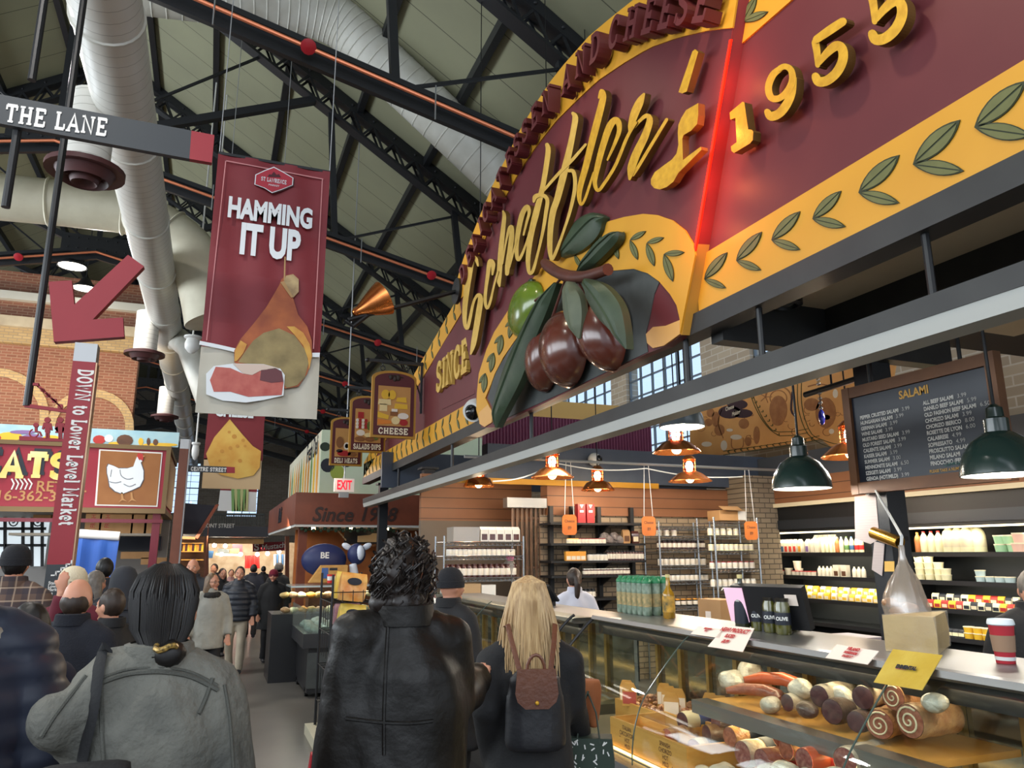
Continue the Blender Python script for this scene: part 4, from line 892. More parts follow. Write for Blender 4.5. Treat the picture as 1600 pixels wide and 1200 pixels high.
# lower deck
low = [(1066, 1127, 2.6, .052, .26, .12, M_lbl, M_cutd, 'salami with a cream and blue paper label on the top of the lower pile', M_lblb), (1118, 1130, 2.58, .042, .3, .02, M_skind, M_cutd, 'dark shiny salami lying across the top of the lower pile', None), (1104, 1148, 2.52, .05, .26, -.1, M_skind, M_cutd, 'cut dark salami end in the middle of the lower pile', None),
       (1140, 1152, 2.5, .05, .26, .1, M_skint, M_cutp, 'speckled salami with a black and white label band in the lower pile', M_lblk), (1042, 1152, 2.46, .046, .26, .25, M_skint, M_cutp, 'netted tan salami at the far end of the lower pile', None), (1160, 1178, 2.44, .06, .3, .05, M_skinw, M_cut, 'large netted salami in white wrap, low in the pile', M_lblk),
       (1085, 1172, 2.44, .055, .26, .2, M_skinw, M_cut, 'big clear-wrapped salami at the bottom of the pile beside the bin', None), (1218, 1152, 2.52, .045, .24, .15, M_skint, M_cutp, 'tan salami with blue and white label at the back of the lower deck', M_lblb), (1228, 1172, 2.48, .045, .26, .1, M_skint, M_cutp, 'tan salami with a black label below the blue-labelled one', M_lblk),
       (1190, 1188, 2.4, .05, .3, .05, M_skinp, M_cut, 'pink salami with a red label band at the bottom of the lower deck', M_lblr), (1256, 1188, 2.42, .05, .3, .1, mat('orange_casing', (206, 96, 62), .4, coat=.4), M_cut, 'orange-cased salami at the near end of the lower pile', M_lblr), (1320, 1190, 2.44, .055, .26, .2, M_skinw, M_cut, 'clear-wrapped salami under the shelf light rail', None),
       (1046, 1186, 2.42, .05, .2, .6, mat('pepper_skin', (88, 70, 48), .6, rgb2=(40, 34, 26), nscale=50, bump=.6), M_cutp, 'pepper-crusted salami next to the stencilled bin', None)]
for a in low: salami(*a)
for i in range(9): crumple(1040+i*32+random.randint(-8, 8), 1212+random.randint(-4, 10), 2.38, (.07, .06, .05), 'clear-wrapped parcel along the front of the lower deck', M_skinw if i % 2 else M_wrap, i)['group'] = 'wrapped parcels along the lower deck'
# cards on the glass
def card(px, label, lines, m=M_paper, ink=M_inkr):
    q = [PG(u, v, .03) for u, v in px]; c = sum(q, V((0, 0, 0)))/4; t = thing('price_card', label, 'price card', c)
    MB().prism([p-c for p in q], (.002, 0, -.002)).obj('card', m, t, smooth=False)
    x = (q[1]-q[0]).normalized(); y = (q[0]-q[3]); H_ = y.length; y.normalize(); n = x.cross(y)
    if n.x > 0: n = -n
    W_ = (q[1]-q[0]).length; mb = MB()
    for i, (s, sc) in enumerate(lines):
        o = (q[0]+q[1])/2-c-y*(H_*(.3+i*.24))+n*.004+V((-.003, 0, .003)); text(mb, s, o, x, y, H_*.24*sc, .002, .8)
    mb.obj('handwriting', ink, t, smooth=False); return t
card([(1140, 983), (1184, 988), (1166, 1025), (1111, 1016)], 'white handwritten card reading NEW PRODUCT taped on the case glass', [('NEW! PRODUCT', 1), ('SLICED', .8), ('$8.99', .8)])
card([(1096, 984), (1136, 990), (1130, 1003), (1084, 996)], 'small pinkish handwritten card on the glass left of the NEW PRODUCT card', [('FREE RANGE', 1), ('HAM', .8)])
card([(1314, 1014), (1380, 1025), (1362, 1046), (1296, 1035)], 'white card in red ink reading MILANO on the glass before the cheese block', [('MILANO', 1.1), ('HANDMADE', .8), ('SALAMI 3.99', .7)])
t = card([(1402, 1022), (1480, 1032), (1448, 1087), (1372, 1074)], 'shiny yellow food packet with black writing leaning on the case glass', [('', 1), ('EMMENTAL', .55), ('', 1)], mat('yellow_packet', (206, 180, 84), .2, rgb2=(190, 160, 60), nscale=5, bump=.5, coat=.8), M_lblk)
q = PG(1412, 1060, .012)-V(t.location); MB().prism([q+V((0, a, b))*.05+V((-.0, 0, 0)) for a, b in ((-1, -.4), (.2, -.8), (1, -.2), (.5, .6), (-.6, .5))], (.003, 0, 0)).obj('ham_picture', mat('printed_ham', (178, 104, 90), .4), t, smooth=False)
# ---------------- things on the counter top
ZT = 1.381
M_cangrn = mat('green_cap', (34, 118, 74), .35); M_canb = mat('can_print', (150, 166, 150), .35, rgb2=(60, 86, 60), nscale=16, coat=.3); M_foil = mat('shrink_film', (150, 166, 160), .25)
M_prn = mat('can_art', (178, 90, 60), .4)
can = thing('drink_bottle', 'pale patterned bottle with a green cap in the pack on the counter', 'bottle', (0, 0, 0), 'green-capped bottles packed on the counter')
MB().lathe([(0, 0), (.03, 0), (.034, .01), (.034, .215), (.033, .222)], (0, 0, 0), 16).obj('bottle_body', M_canb, can)
MB().lathe([(.035, .222), (.036, .232), (.03, .246), (.018, .256), (.017, .268), (0, .27)], (0, 0, 0), 16).obj('cap', M_cangrn, can)
MB().lathe([(.0345, .06), (.0348, .08), (.0348, .13), (.0345, .15)], (0, 0, 0), 16).obj('label_band', mat('leaf_print', (92, 110, 80), .4, rgb2=(190, 160, 110), nscale=30), can)
c0 = PZ(1012, 962, ZT); first = True
for i in range(6):
    for j in range(3):
        p = V((c0.x+.0+j*.074, c0.y+i*.074, ZT))
        if first: can.location = p; first = False
        else: dup(can, p)
def bottle(name, label, p, h, r, m_body, m_label, m_cap, neck=.3, cat='bottle', lab=(.2, .55), group=None):
    t = thing(name, label, cat, p, group)
    MB().lathe([(0, 0), (r*.9, 0), (r, h*.02), (r, h*(1-neck-.16)), (r*.9, h*(1-neck-.08)), (r*.38, h*(1-neck+.04)), (r*.32, h*.93), (r*.36, h*.935), (r*.36, h*.955), (0, h*.955)], (0, 0, 0), 20).obj('glass_body', m_body, t)
    MB().lathe([(r*.38, h*.93), (r*.38, h), (0, h)], (0, 0, 0), 16).obj('cap', m_cap, t)
    if m_label: MB().lathe([(r*1.01, h*lab[0]), (r*1.015, h*lab[0]+.003), (r*1.015, h*lab[1]), (r*1.01, h*lab[1]+.003)], (0, 0, 0), 20).obj('label', m_label, t)
    return t
M_oil = mat('golden_oil', (214, 160, 36), .08, trans=.55, coat=.5); M_gcap = mat('pale_cap', (206, 190, 130), .4); M_dkg = mat('dark_green_glass', (52, 54, 24), .08, trans=.4, coat=.6)
bottle('oil_bottle', 'tall clear bottle of golden oil beside the green-capped bottles', PZ(1046, 966, ZT), .29, .042, M_oil, mat('oil_label', (226, 170, 60), .5, rgb2=(40, 60, 50), nscale=20), M_gcap, .34, lab=(.14, .5))
t = bottle('oil_bottle', 'dark green oil bottle with a black label beside the olive jars', PZ(1161, 984, ZT), .31, .042, M_dkg, M_lblk, M_gcap, .34, lab=(.12, .5))
M_jarol = mat('olive_jar_glass', (92, 90, 36), .1, rgb2=(60, 62, 26), nscale=18, coat=.7)
jar = thing('olive_jar', 'square olive jar with a black label and dark lid beside the dark oil bottle', 'jar', (0, 0, 0), 'olive jars on the counter')
MB().lathe([(0, 0), (.038, 0), (.042, .01), (.042, .15), (.034, .168), (.034, .175)], (0, 0, 0), 18).obj('jar_body', M_jarol, jar)
MB().lathe([(.036, .172), (.037, .19), (0, .192)], (0, 0, 0), 18).obj('lid', mat('jar_lid_dark', (46, 42, 34), .3, .4), jar)
MB().lathe([(.0425, .05), (.043, .055), (.043, .11), (.0425, .115)], (0, 0, 0), 18).obj('label', M_lblk, jar)
mb = MB(); text(mb, 'OLIVE', (-.0325, -.03, .075), (.68, -.72, 0), Z_, .026, .001, .9); mb.obj('label_writing', mat('label_white', (220, 220, 214), .5), jar, smooth=False)
for i, (u, v) in enumerate(((1186, 985), (1206, 988), (1225, 991), (1240, 985), (1216, 981))):
    p = PZ(u, v, ZT)
    if i == 0: jar.location = p
    else: dup(jar, p)
M_screen = mat('screen_glow', (210, 170, 190), .3, emit=.8)
p = PX(1208, 990, 2.98)-V((.28, .1, 0)); t = thing('register_screen', 'black point-of-sale monitor with a price sticker behind the olive jars', 'monitor', (p.x+.28, p.y+.1, ZT-.06), rot=(0, 0, .35))
MB().box((0, 0, .2), (.05, .44, .24), Matrix.Rotation(-.3, 3, 'Y')).obj('housing', M_caseblk, t, smooth=False); MB().bx((-.03, -.05, -.1), (.05, .05, .1)).obj('stand', M_caseblk, t, smooth=False); MB().box((-.045, -.15, .24), (.004, .07, .06), Matrix.Rotation(-.3, 3, 'Y')).obj('price_sticker', M_paper, t, smooth=False)
MB().box((-.035, .2, .2), (.004, .12, .2), Matrix.Rotation(-.3, 3, 'Y')).obj('screen', M_screen, t, smooth=False)
# parmesan block
M_parm = mat('aged_cheese', (196, 170, 110), .6, rgb2=(178, 150, 92), nscale=8, bump=.3); M_rind = mat('cheese_rind', (206, 160, 84), .5)
a, b, c_, d_ = PZ(1384, 1017, ZT), PZ(1466, 1023, ZT), PZ(1484, 1008, ZT), None
t = thing('cheese_block', 'big wedge of hard pale cheese in clear wrap on the counter', 'cheese', a)
h = .155; P = [V((0, 0, 0)), b-a, c_-a, (c_-b)*1.6+V((.02, .02, 0))+V((0, .02, 0))]; P[3] = V((P[2].x-.02, P[0].y+.06, 0))
for q in P: q.z = 0
mb = MB(); mb.loft([[q*1.0 for q in P], [q*1.02+V((0, 0, h*.5)) for q in P], [q*.99+V((0, 0, h)) for q in P]]); mb.obj('cheese', M_parm, t, smooth=False)
mb = MB(); mb.loft([[q*1.02+V((-.004, -.004, -.0)) for q in P], [q*1.03+V((-.003, -.003, h*1.03)) for q in P]]); mb.obj('clear_wrap', glassmat('clear_film', (255, 252, 244), .08, .12, .12), t, smooth=False)
# coffee cup
p = PZ(1572, 1036, ZT); t = thing('coffee_cup', 'red and kraft paper coffee cup with a white lid on the counter', 'cup', p)
MB().lathe([(0, 0), (.034, 0), (.046, .15), (0, .15)], (0, 0, 0), 24).obj('cup_body', mat('cup_red', (168, 34, 46), .5), t)
MB().lathe([(.0385, .045), (.0395, .045), (.0445, .108), (.0435, .108)], (0, 0, 0), 24).obj('sleeve', mat('kraft_sleeve', (150, 120, 96), .8), t)
MB().lathe([(.035, .012), (.036, .012), (.037, .026), (.036, .026)], (0, 0, 0), 24).obj('white_band', M_wpl, t)
MB().lathe([(.046, .146), (.05, .15), (.049, .158), (.046, .168), (.043, .17), (.04, .165), (0, .165)], (0, 0, 0), 24).obj('lid', mat('lid_white', (222, 230, 232), .35), t)
# ---------------- beam light hung above the counter
t = thing('hanging_light_beam', 'long black and grey light housing hung on rods above the deli case', 'light fixture', (2.72, 0, 2.8)); xb = 2.72
za, zm, zc = PX(1200, 551, xb).z-2.8, PX(1200, 566, xb).z-2.8, PX(1200, 599, xb).z-2.8
MB().bx((0, -1.5, zm-.04), (.16, 14.9, za)).obj('black_housing', M_black, t, smooth=False)
zz = PX(1200, 572, xb).z-2.8
MB().prism([V((0, -1.5, zz)), V((.16, -1.5, zz)), V((.16, -1.5, zc)), V((.02, -1.5, zc))], (0, 16.4, 0)).obj('grey_reflector', mat('grey_reflector', (176, 178, 174), .45), t, smooth=False)
for y in (4.0, 6.6, 9.2, 12.2): MB().tube([(.08, y, za), (.08, y, .55)], .02, 8).obj('hanging_rod', DARKM, t)
for y in (2.2, 3.3): MB().tube([(.1, y, za), (.1, y, .62)], .018, 8).obj('hanging_rod', DARKM, t)
# ================================================================ inside the stall
M_tile = brick_mat('glazed_block', (168, 146, 118), (150, 130, 106), (96, 84, 70), .2, .078, rough=.45, mort=.008)
M_planks = stripe_mat('wood_planks', (150, 100, 66), (84, 54, 36), .155, .012, 'Z', .55, rgbn=(128, 82, 54), nscale=2)
M_navy = mat('slate_blue_beam', (74, 82, 96), .5, rgb2=(62, 70, 84), nscale=2)
YW = 10.2
struct(MB().bx((4.45, YW, 0), (9.55, YW+.2, 2.36)).obj('wall_far', M_tile, smooth=False))
struct(MB().bx((4.55, YW-.04, 2.36), (8.45, YW+.2, 2.8)).obj('trim_30', M_planks, smooth=False))
struct(MB().bx((3.6, YW-.1, 2.84), (9.5, YW+.15, 3.36)).obj('trim_31', M_navy, smooth=False))
struct(MB().bx((3.0, YW-.14, 2.78), (6.4, YW-.1, 2.86)).obj('trim_32', M_yel, smooth=False))
# column of blocks at the corner
struct(MB().bx((7.75, YW-.5, 0), (8.35, YW, 3.0)).obj('wall_corner', brick_mat('corner_block', (150, 134, 112), (136, 120, 100), (90, 80, 68), .2, .078, axis='XZ', mort=.008), smooth=False))
# corrugated purple fascia with its yellow band beyond the wall
mb = MB(); n = 56
xa, xb2 = 4.4, 7.9; top_, bot_ = 4.28, 3.5; yv = 12.6
for i in range(n):
    x0 = xa+(xb2-xa)*i/n; w_ = (xb2-xa)/n
    mb.prism([V((x0, yv, bot_)), V((x0+w_*.3, yv-.03, bot_)), V((x0+w_*.7, yv-.03, bot_)), V((x0+w_, yv, bot_)), V((x0+w_, yv+.04, bot_)), V((x0, yv+.04, bot_))], (0, 0, top_-bot_))
struct(mb.obj('trim_33', mat('purple_corrugated', (126, 62, 92), .5), smooth=False))
struct(MB().bx((xa-1.2, yv-.02, top_), (xb2, yv+.06, top_+.32)).obj('trim_34', mat('pale_yellow_band', (226, 186, 112), .55), smooth=False))
struct(MB().bx((xa-1.8, yv-.02, bot_-.6), (xb2+1.2, yv+.06, bot_)).obj('trim_35', M_navy, smooth=False))
# upper dark service ceiling and cross beams over the stall
M_soff = mat('beige_soffit', (214, 198, 170), .7, rgb2=(200, 184, 156), nscale=1.5)
struct(MB().bx((2.95, -1.5, 3.42), (5.6, 3.74, 3.5)).obj('ceiling.002', M_soff, smooth=False))
struct(MB().bx((2.9, 3.74, 3.12), (4.9, 3.86, 3.8)).obj('trim_36', M_black, smooth=False))
struct(MB().bx((3.75, -1.5, 3.22), (3.95, 3.74, 3.42)).obj('trim_37', M_black, smooth=False))
struct(MB().bx((5.6, -1.5, 3.3), (5.75, 3.3, 3.5)).obj('trim_38', M_black, smooth=False))
struct(MB().bx((8.35, 3.0, 2.93), (9.5, YW-.1, 3.32)).obj('trim_39', mat('grey_cable_tray', (78, 82, 90), .5), smooth=False))
struct(MB().bx((5.6, -1.5, 3.6), (9.5, 4.6, 3.68)).obj('ceiling.003', mat('dark_service_ceiling', (44, 45, 48), .7), smooth=False))
for i_, y_ in enumerate((.6, 1.9, 3.2)): struct(MB().bx((5.6, y_, 3.42), (9.5, y_+.12, 3.6)).obj('trim_%d' % (44+i_), M_navy, smooth=False))
def post(u, v, x, w, z1, label, z0=0):
    p = PX(u, v, x); t = thing('steel_post', label, 'post', (x, p.y, z0))
    MB().bx((-w/2, -w/2, 0), (w/2, w/2, z1-z0)).obj('shaft', STEEL, t, smooth=False); MB().bx((-w*.8, -w*.8, z1-z0-.03), (w*.8, w*.8, z1-z0)).obj('cap_plate', STEEL, t, smooth=False); MB().bx((-w*.9, -w*.9, 0), (w*.9, w*.9, .02)).obj('base_plate', STEEL, t, smooth=False)
    return t
post(598, 800, 2.99, .16, 3.12, 'black steel post at the far end of the stall sign, left of the curly-haired man')
post(668, 800, 3.08, .17, 3.12, 'wider dark steel post with a small paper, behind the curly-haired man')
pb = post(1392, 850, 4.3, .17, 3.4, 'thick black steel post behind the chalkboard, hung with papers')
PB = pb.location
# -------------------------------------------------------------- soffit fittings
for i, (u, v, lb) in enumerate(((1228, 468, 'small black round speaker in the beige soffit near the sign corner'), (1478, 450, 'black oval fan fitting in the beige soffit above the light beam'))):
    p = PZ(u, v, 3.4); t = thing('ceiling_fitting', lb, 'ceiling fitting', p); MB().lathe([(0, .02), (.1+.1*i, .02), (.1+.1*i, -.04), (.07+.1*i, -.05), (.06+.1*i, -.02), (0, -.02)], (0, 0, 0), 20).obj('ring', DARKM, t)
    MB().ell((0, 0, -.02), (.05+.05*i, .05+.05*i, .03), 12, 6).obj('grille', M_slate, t)
# -------------------------------------------------------------- lamps
M_bulb = mat('warm_bulb', (255, 236, 200), .4, emit=26, ergb=(255, 216, 160)); M_bulbc = mat('cool_bulb', (255, 250, 240), .4, emit=26, ergb=(255, 242, 224)); M_green = mat('green_enamel', (38, 56, 50), .22, coat=.5); M_whin = mat('white_enamel', (240, 240, 236), .35)
def copper_lamp(u, v, y, r, label, e=22, x=None):
    p = PY(u, v, y) if x is None else PX(u, v, x)
    t = thing('copper_pendant', label, 'lamp', p, 'copper pendant lamps inside the stall')
    MB().lathe([(.05, .12), (.09, .1), (.16, .07), (r, -.03), (r, -.04), (.15, .055), (.05, .09)], (0, 0, 0), 28).obj('lamp_shade', M_copper, t)
    cage = MB()
    for z in (.13, .18, .23): cage.lathe([(.085, z-.006), (.095, z), (.085, z+.006), (.08, z)], (0, 0, 0), 16)
    for k in range(6): cage.tube([(.088*math.cos(k*1.047), .088*math.sin(k*1.047), .1), (.088*math.cos(k*1.047), .088*math.sin(k*1.047), .26)], .005, 5)
    cage.lathe([(0, .32), (.05, .31), (.1, .26), (.085, .25)], (0, 0, 0), 16); cage.obj('cage', M_copper, t)
    MB().ell((0, 0, .17), (.05, .05, .07), 12, 8).obj('bulb', M_bulb if e < 30 else M_bulbc, t); MB().ell((0, 0, .0), (.055, .055, .055), 12, 8).obj('lower_bulb', M_bulb, t)
    MB().tube([(0, 0, .3), (0, 0, roofz(p.x)-p.z)], .008, 6).obj('cord', DARKM, t)
    light('POINT', p+V((0, 0, -.12)), e, (1, .8, .56), .06, name='pendant_light')
copper_lamp(1057, 702, 7.2, .27, 'large copper pendant below the white-lined dome, in front of the mural', 30)
copper_lamp(863, 742, 8.7, .27, 'copper pendant glowing left of the white camera dome', 24)
copper_lamp(934, 762, 9.6, .24, 'small copper pendant under the white camera dome', 20)
copper_lamp(1078, 748, 8.6, .29, 'copper pendant with a bright white bulb beside the stone column', 34)
copper_lamp(1330, 708, 5.4, .27, 'copper pendant half hidden behind the chalkboard edge', 30)
copper_lamp(748, 756, 10.0, .22, 'copper pendant furthest down the aisle, between the two posts', 18)
def dome(u, v, x, label, m, e):
    p = PX(u, v, x); t = thing('dome_pendant', label, 'lamp', p, 'enamel dome pendants above the counter'); r = .2
    MB().lathe([(r, 0), (r*1.02, .005), (r*.99, .05), (r*.9, .11), (r*.68, .18), (r*.38, .225), (r*.3, .23), (r*.3, .3), (r*.22, .31), (r*.2, .36), (r*.08, .38)], (0, 0, 0), 28).obj('lamp_shade', m, t)
    MB().lathe([(r*.97, .002), (r*.95, .05), (r*.86, .105), (r*.64, .17), (0, .2)], (0, 0, 0), 28).obj('white_lining', M_whin, t)
    MB().ell((0, 0, .07), (.04, .04, .055), 12, 8).obj('bulb', M_bulbc, t)
    MB().tube([(0, 0, .38), (0, 0, roofz(p.x)-p.z)], .009, 6).obj('cord', DARKM, t)
    light('POINT', p+V((0, 0, .02)), e, (1, .93, .8), .05, name='pendant_light')
dome(1253, 764, 3.85, 'green enamel dome pendant hanging before the mural', M_green, 26)
dome(1568, 743, 3.85, 'green enamel dome pendant overlapping the chalkboard corner', M_green, 26)
dome(1066, 668, 3.85, 'dome pendant with glowing white lining, half hidden by the light beam', mat('grey_enamel', (92, 100, 104), .25, coat=.5), 24)
p = PY(929, 718, 10.0); t = thing('security_camera', 'white round security camera under the slate-blue beam', 'security camera', p)
MB().ell((0, 0, 0), .1, 16, 10).obj('dome_housing', M_wpl, t); MB().ell((.03, -.05, 0), .066, 12, 8).obj('dome_lens', mat('dark_lens', (16, 17, 20), .1), t)
MB().tube([(0, .05, 0), (0, .12, .1)], .02, 6).obj('bracket', M_wpl, t)
# white cable swags
for k, (a, b, s_) in enumerate((((770, 752), (870, 722), 8), ((862, 722), (1010, 732), 7), ((1010, 732), (1160, 745), 6))):
    mb = MB(); pts = [PY(a[0]+(b[0]-a[0])*i/10, a[1]+(b[1]-a[1])*i/10+s_*math.sin(math.pi*i/10), 9.02) for i in range(11)]; mb.tube(pts, .009, 5); tag(mb.obj('electric_cable', M_wpl), ['pale electric cable swagging to the lamp left of the camera dome', 'pale electric cable strung under the slate-blue beam', 'pale electric cable strung towards the stone column'][k], 'cable')
# -------------------------------------------------------------- chalkboard
xc = 4.12; q = [PX(u, v, xc) for u, v in ((1321, 608), (1566, 546), (1572, 752), (1332, 772))]
y1_, y0_ = (q[0].y+q[3].y)/2, (q[1].y+q[2].y)/2; zt2, zb2 = (q[0].z+q[1].z)/2, (q[2].z+q[3].z)/2
t = thing('chalkboard_menu', 'large salami price chalkboard in a wooden frame hung on the black post', 'chalkboard', (xc, (y0_+y1_)/2, zb2)); W2, H2 = (y1_-y0_)/2, zt2-zb2
MB().bx((0, -W2+.04, .04), (.03, W2-.04, H2-.04)).obj('slate', mat('chalk_slate', (24, 28, 38), .35, rgb2=(32, 37, 48), nscale=3), t, smooth=False)
M_frame = mat('oak_frame', (122, 80, 48), .55, rgb2=(98, 62, 38), nscale=4, stretch=(1, 1, 1))
for a, b in (((-.02, -W2, 0), (.04, W2, .075)), ((-.02, -W2, H2-.075), (.04, W2, H2)), ((-.023, -W2-.002, -.002), (.042, -W2+.06, H2+.002)), ((-.023, W2-.06, -.002), (.042, W2+.002, H2+.002))): MB().bx(a, b).obj('frame_rail', M_frame, t, smooth=False)
Lc = ['PEPPER CRUSTED SALAMI', 'HUNGARIAN SALAMI', 'GERMAN SALAMI', 'WINE SALAMI', 'MUSTARD SEED SALAMI', 'OLD FOREST SALAMI', 'CALIENTE SALAMI', 'KAISER SALAMI', 'SUMMER SALAMI', 'MENNONITE SALAMI', 'SZEGETI SALAMI', 'GENOA (HOT/MILD)']
Lp_ = ['3.99', '3.99', '3.99', '3.99', '3.99', '3.99', '3.99', '3.99', '3.00', '6.50', '3.99', '3.99']
Rc = ['ALL BEEF SALAMI', 'DANILO BEEF SALAMI', 'OLD FASHION BEEF SALAMI', 'CHORIZO SALAMI', 'CHORIZO IBERICO', 'ROSETTE DE LYON', 'CALABRESE', 'SOPRESSATO', 'PROSCIUTTO SALAMI', 'MILANO SALAMI', 'FINOCCHIO (FENNEL) SALAMI']
Rp_ = ['3.99', '5.99', '6.50', '3.99', '8.00', '6.00', '4.99', '4.99', '4.99', '4.99', '']
fs = .0345; CH = [mat('chalk_white', (214, 210, 202), .8), mat('chalk_yellow', (214, 164, 84), .8), mat('chalk_green', (62, 110, 100), .8)]
def wr(s, y, z, m_, sz, al='LEFT', bold=.0006, sx=.82): mb = MB(); text(mb, s, V((-.0025, y, z)), -Y_, Z_, sz, bold, sx, al); mb.obj('chalk_lettering', CH[m_], t, smooth=False)
wr('SALAMI', 0.0, H2-.155, 1, .075, 'CENTER', .002, .9)
def wid(s, sz, sx): 
    vs, _ = text_shape(s, sz, .0006, sx, 'LEFT'); return max(p_[0] for p_ in vs)
for col, pr, ys, z_ in ((Lc, Lp_, W2-.12, H2-.235), (Rc, Rp_, -.06, H2-.225)):
    for i, (s, c_) in enumerate(zip(col, pr)):
        z = z_-i*(H2-.3)/11.5; wr(s, ys, z, 0, fs, bold=.0012); 
        if c_: wr(c_, ys-wid(s, fs, .82)-.025, z, 0, fs*1.05, bold=-.0004, sx=1)
wr('CLIFFWOOD', -.22, .118, 2, .03, 'CENTER', .0005); wr('PLEASE TAKE A NUMBER TO ORDER', -.22, .088, 1, .026, 'CENTER', .0005)
for y in (W2*.6, -W2*.6): MB().tube([(.01, y, H2), (.01, y, 3.42-zb2)], .012, 6).obj('hanging_rod', DARKM, t)
MB().bx((.03, PB.y-(y0_+y1_)/2-.03, H2*.4), (PB.x-.085-xc, PB.y-(y0_+y1_)/2+.03, H2*.55)).obj('wall_bracket', DARKM, t, smooth=False)
# papers, brass tube, knotted bag, yellow sticker on the post
def quadthing(name, px, x, label, cat, m, th=.004):
    P = [PX(u, v, x) for u, v in px]; c = sum(P, V((0, 0, 0)))/len(P); o = MB().prism([p_-c for p_ in P], (th, 0, 0)).obj(name, m, None, smooth=False); o.location = c; return tag(o, label, cat)
M_paperg = mat('printed_paper', (196, 184, 180), .7, rgb2=(168, 152, 150), nscale=40, stretch=(1, .02, 6))
quadthing('price_list', [(1335, 776), (1368, 772), (1374, 842), (1360, 850), (1336, 842)], PB.x-.09, 'sheet of small print hanging from the post below the chalkboard', 'paper', M_paperg)
quadthing('price_list', [(1366, 846), (1382, 850), (1378, 900), (1362, 890)], PB.x-.094, 'curled paper hanging lower down on the black post', 'paper', M_paperg)
quadthing('sticker', [(1382, 877), (1397, 877), (1397, 893), (1382, 893)], PB.x-.092, 'small yellow sticker on the black post', 'sticker', mat('yellow_sticker', (214, 170, 86), .6))
a, b = PX(1364, 832, PB.x-.14), PX(1406, 848, PB.x-.16); t = thing('brass_tube', 'short brass tube fixed slantwise to the black post', 'tube', a)
d = b-a; MB().lathe([(.036, 0), (.04, .004), (.04, d.length), (.034, d.length), (.03, .02), (.03, 0)], (0, 0, 0), 20, d).obj('tube_body', mat('brass', (196, 146, 62), .25, .9), t)
MB().bar(d*.7, V((.14, d.y*.6, d.z*.6)), .03, .03).obj('clamp', DARKM, t, smooth=False)
M_bag = glassmat('clear_bag_plastic', (236, 226, 216), .16, .18, .3, (206, 190, 172))
xbg = 3.25
P = lambda u, v: PX(u, v, xbg)
c = P(1415, 962); t = thing('plastic_bag', 'clear plastic bag knotted at the top, hanging from the post over the cheese block', 'bag', c)
rings = []
for v, u0, u1 in ((852, 1404, 1412), (868, 1405, 1414), (880, 1404, 1418), (893, 1399, 1425), (910, 1391, 1433), (930, 1385, 1441), (948, 1384, 1447), (962, 1388, 1452)):
    a, b = P(u0, v)-c, P(u1, v)-c; m_ = (a+b)/2; r_ = (a-b).length/2
    rings.append([m_+V((math.cos(i*math.pi/9)*r_*.7, math.sin(i*math.pi/9)*r_*(1+.09*math.sin(i*2.7+v)), .006*math.sin(i*3.1+v*.2))) for i in range(18)])
MB().loft(rings, False).obj('bag_film', M_bag, t, smooth=True, ang=30)
MB().tube([rings[0][0]*.5+rings[0][9]*.5, P(1409, 838)-c, V((PB.x-.1, PB.y, 2.25))-c], .008, 6).obj('string', M_wpl, t)
for k in range(6):
    MB().ell((random.uniform(-.05, .05), random.uniform(-.08, .08), .02+.02*(k % 3)), (.035, .045, .025), 10, 6).obj('bun', M_skint, t)
# -------------------------------------------------------------- cheese-making mural
M_mural = mat('mural_ground', (222, 164, 98), .65, rgb2=(206, 144, 80), nscale=1.8); M_mline = mat('mural_brown', (168, 112, 66), .7, rgb2=(148, 94, 54), nscale=9); M_mdk = mat('mural_dark', (60, 38, 44), .7); M_mgrn = mat('mural_olive', (66, 66, 26), .7); M_mwh = mat('mural_white', (226, 208, 184), .7); M_mylw = mat('mural_yellow', (222, 184, 84), .7)
xm = 8.36; t = thing('mural_panel', 'long orange cheese-making mural with drawings above the dairy fridges', 'mural', (xm, 9, 3.5))
zb3 = PX(1137, 709, xm).z; MM = lambda u, v, d=0: PX(u, v, xm-d)-V((xm, 9, 3.5))
pan = [(1078, 720), (1137, 709), (1283, 686), (1300, 700), (1330, 694), (1380, 680), (1400, 560), (1300, 575), (1078, 632)]
MB().prism([MM(*p_) for p_ in pan], (.03, 0, 0)).obj('board', M_mural, t, smooth=False)
mb = MB()
def mring(cx, cy, r, m_, w=2.0, a0=0, a1=360, k=.92):
    mb.m = m_; pts = [(cx+r*math.cos(math.radians(a0+(a1-a0)*i/28)), cy+r*k*math.sin(math.radians(a0+(a1-a0)*i/28)), w) for i in range(29)]
    Lq, Rq = ribbon2(pts, 1, None, False); mb.strip([MM(u, v, .005) for u, v in Lq], [MM(u, v, .005) for u, v in Rq], (.004, 0, 0))
def mell(cx, cy, rx, ry, m_, d=.006): mb.m = m_; mb.prism([MM(cx+rx*math.cos(i*.393), cy+ry*math.sin(i*.393), d) for i in range(16)], (.004, 0, 0))
def mline(pts, m_, w=1.2): mb.m = m_; Lq, Rq = ribbon2([(u, v, w) for u, v in pts], 3, None, False); mb.strip([MM(u, v, .006) for u, v in Lq], [MM(u, v, .006) for u, v in Rq], (.004, 0, 0))
for k_, w in ((0, 1.0), (6, 1.0)):
    mline([(1172+k_*.6, 614), (1178+k_*.6, 632), (1190+k_*.4, 655), (1204+k_*.4, 672), (1218, 681-k_)], 3, w); mline([(1218, 681-k_), (1240, 680-k_), (1262, 676-k_)], 3, w)
    mline([(1246+k_, 596), (1246+k_, 625), (1250+k_, 650), (1262+k_, 678), (1284+k_*.5, 694-k_), (1310, 700-k_), (1330, 694-k_)], 3, w)
    mline([(1130, 711-k_), (1180, 704-k_), (1240, 695-k_), (1280, 687-k_)], 3, w)
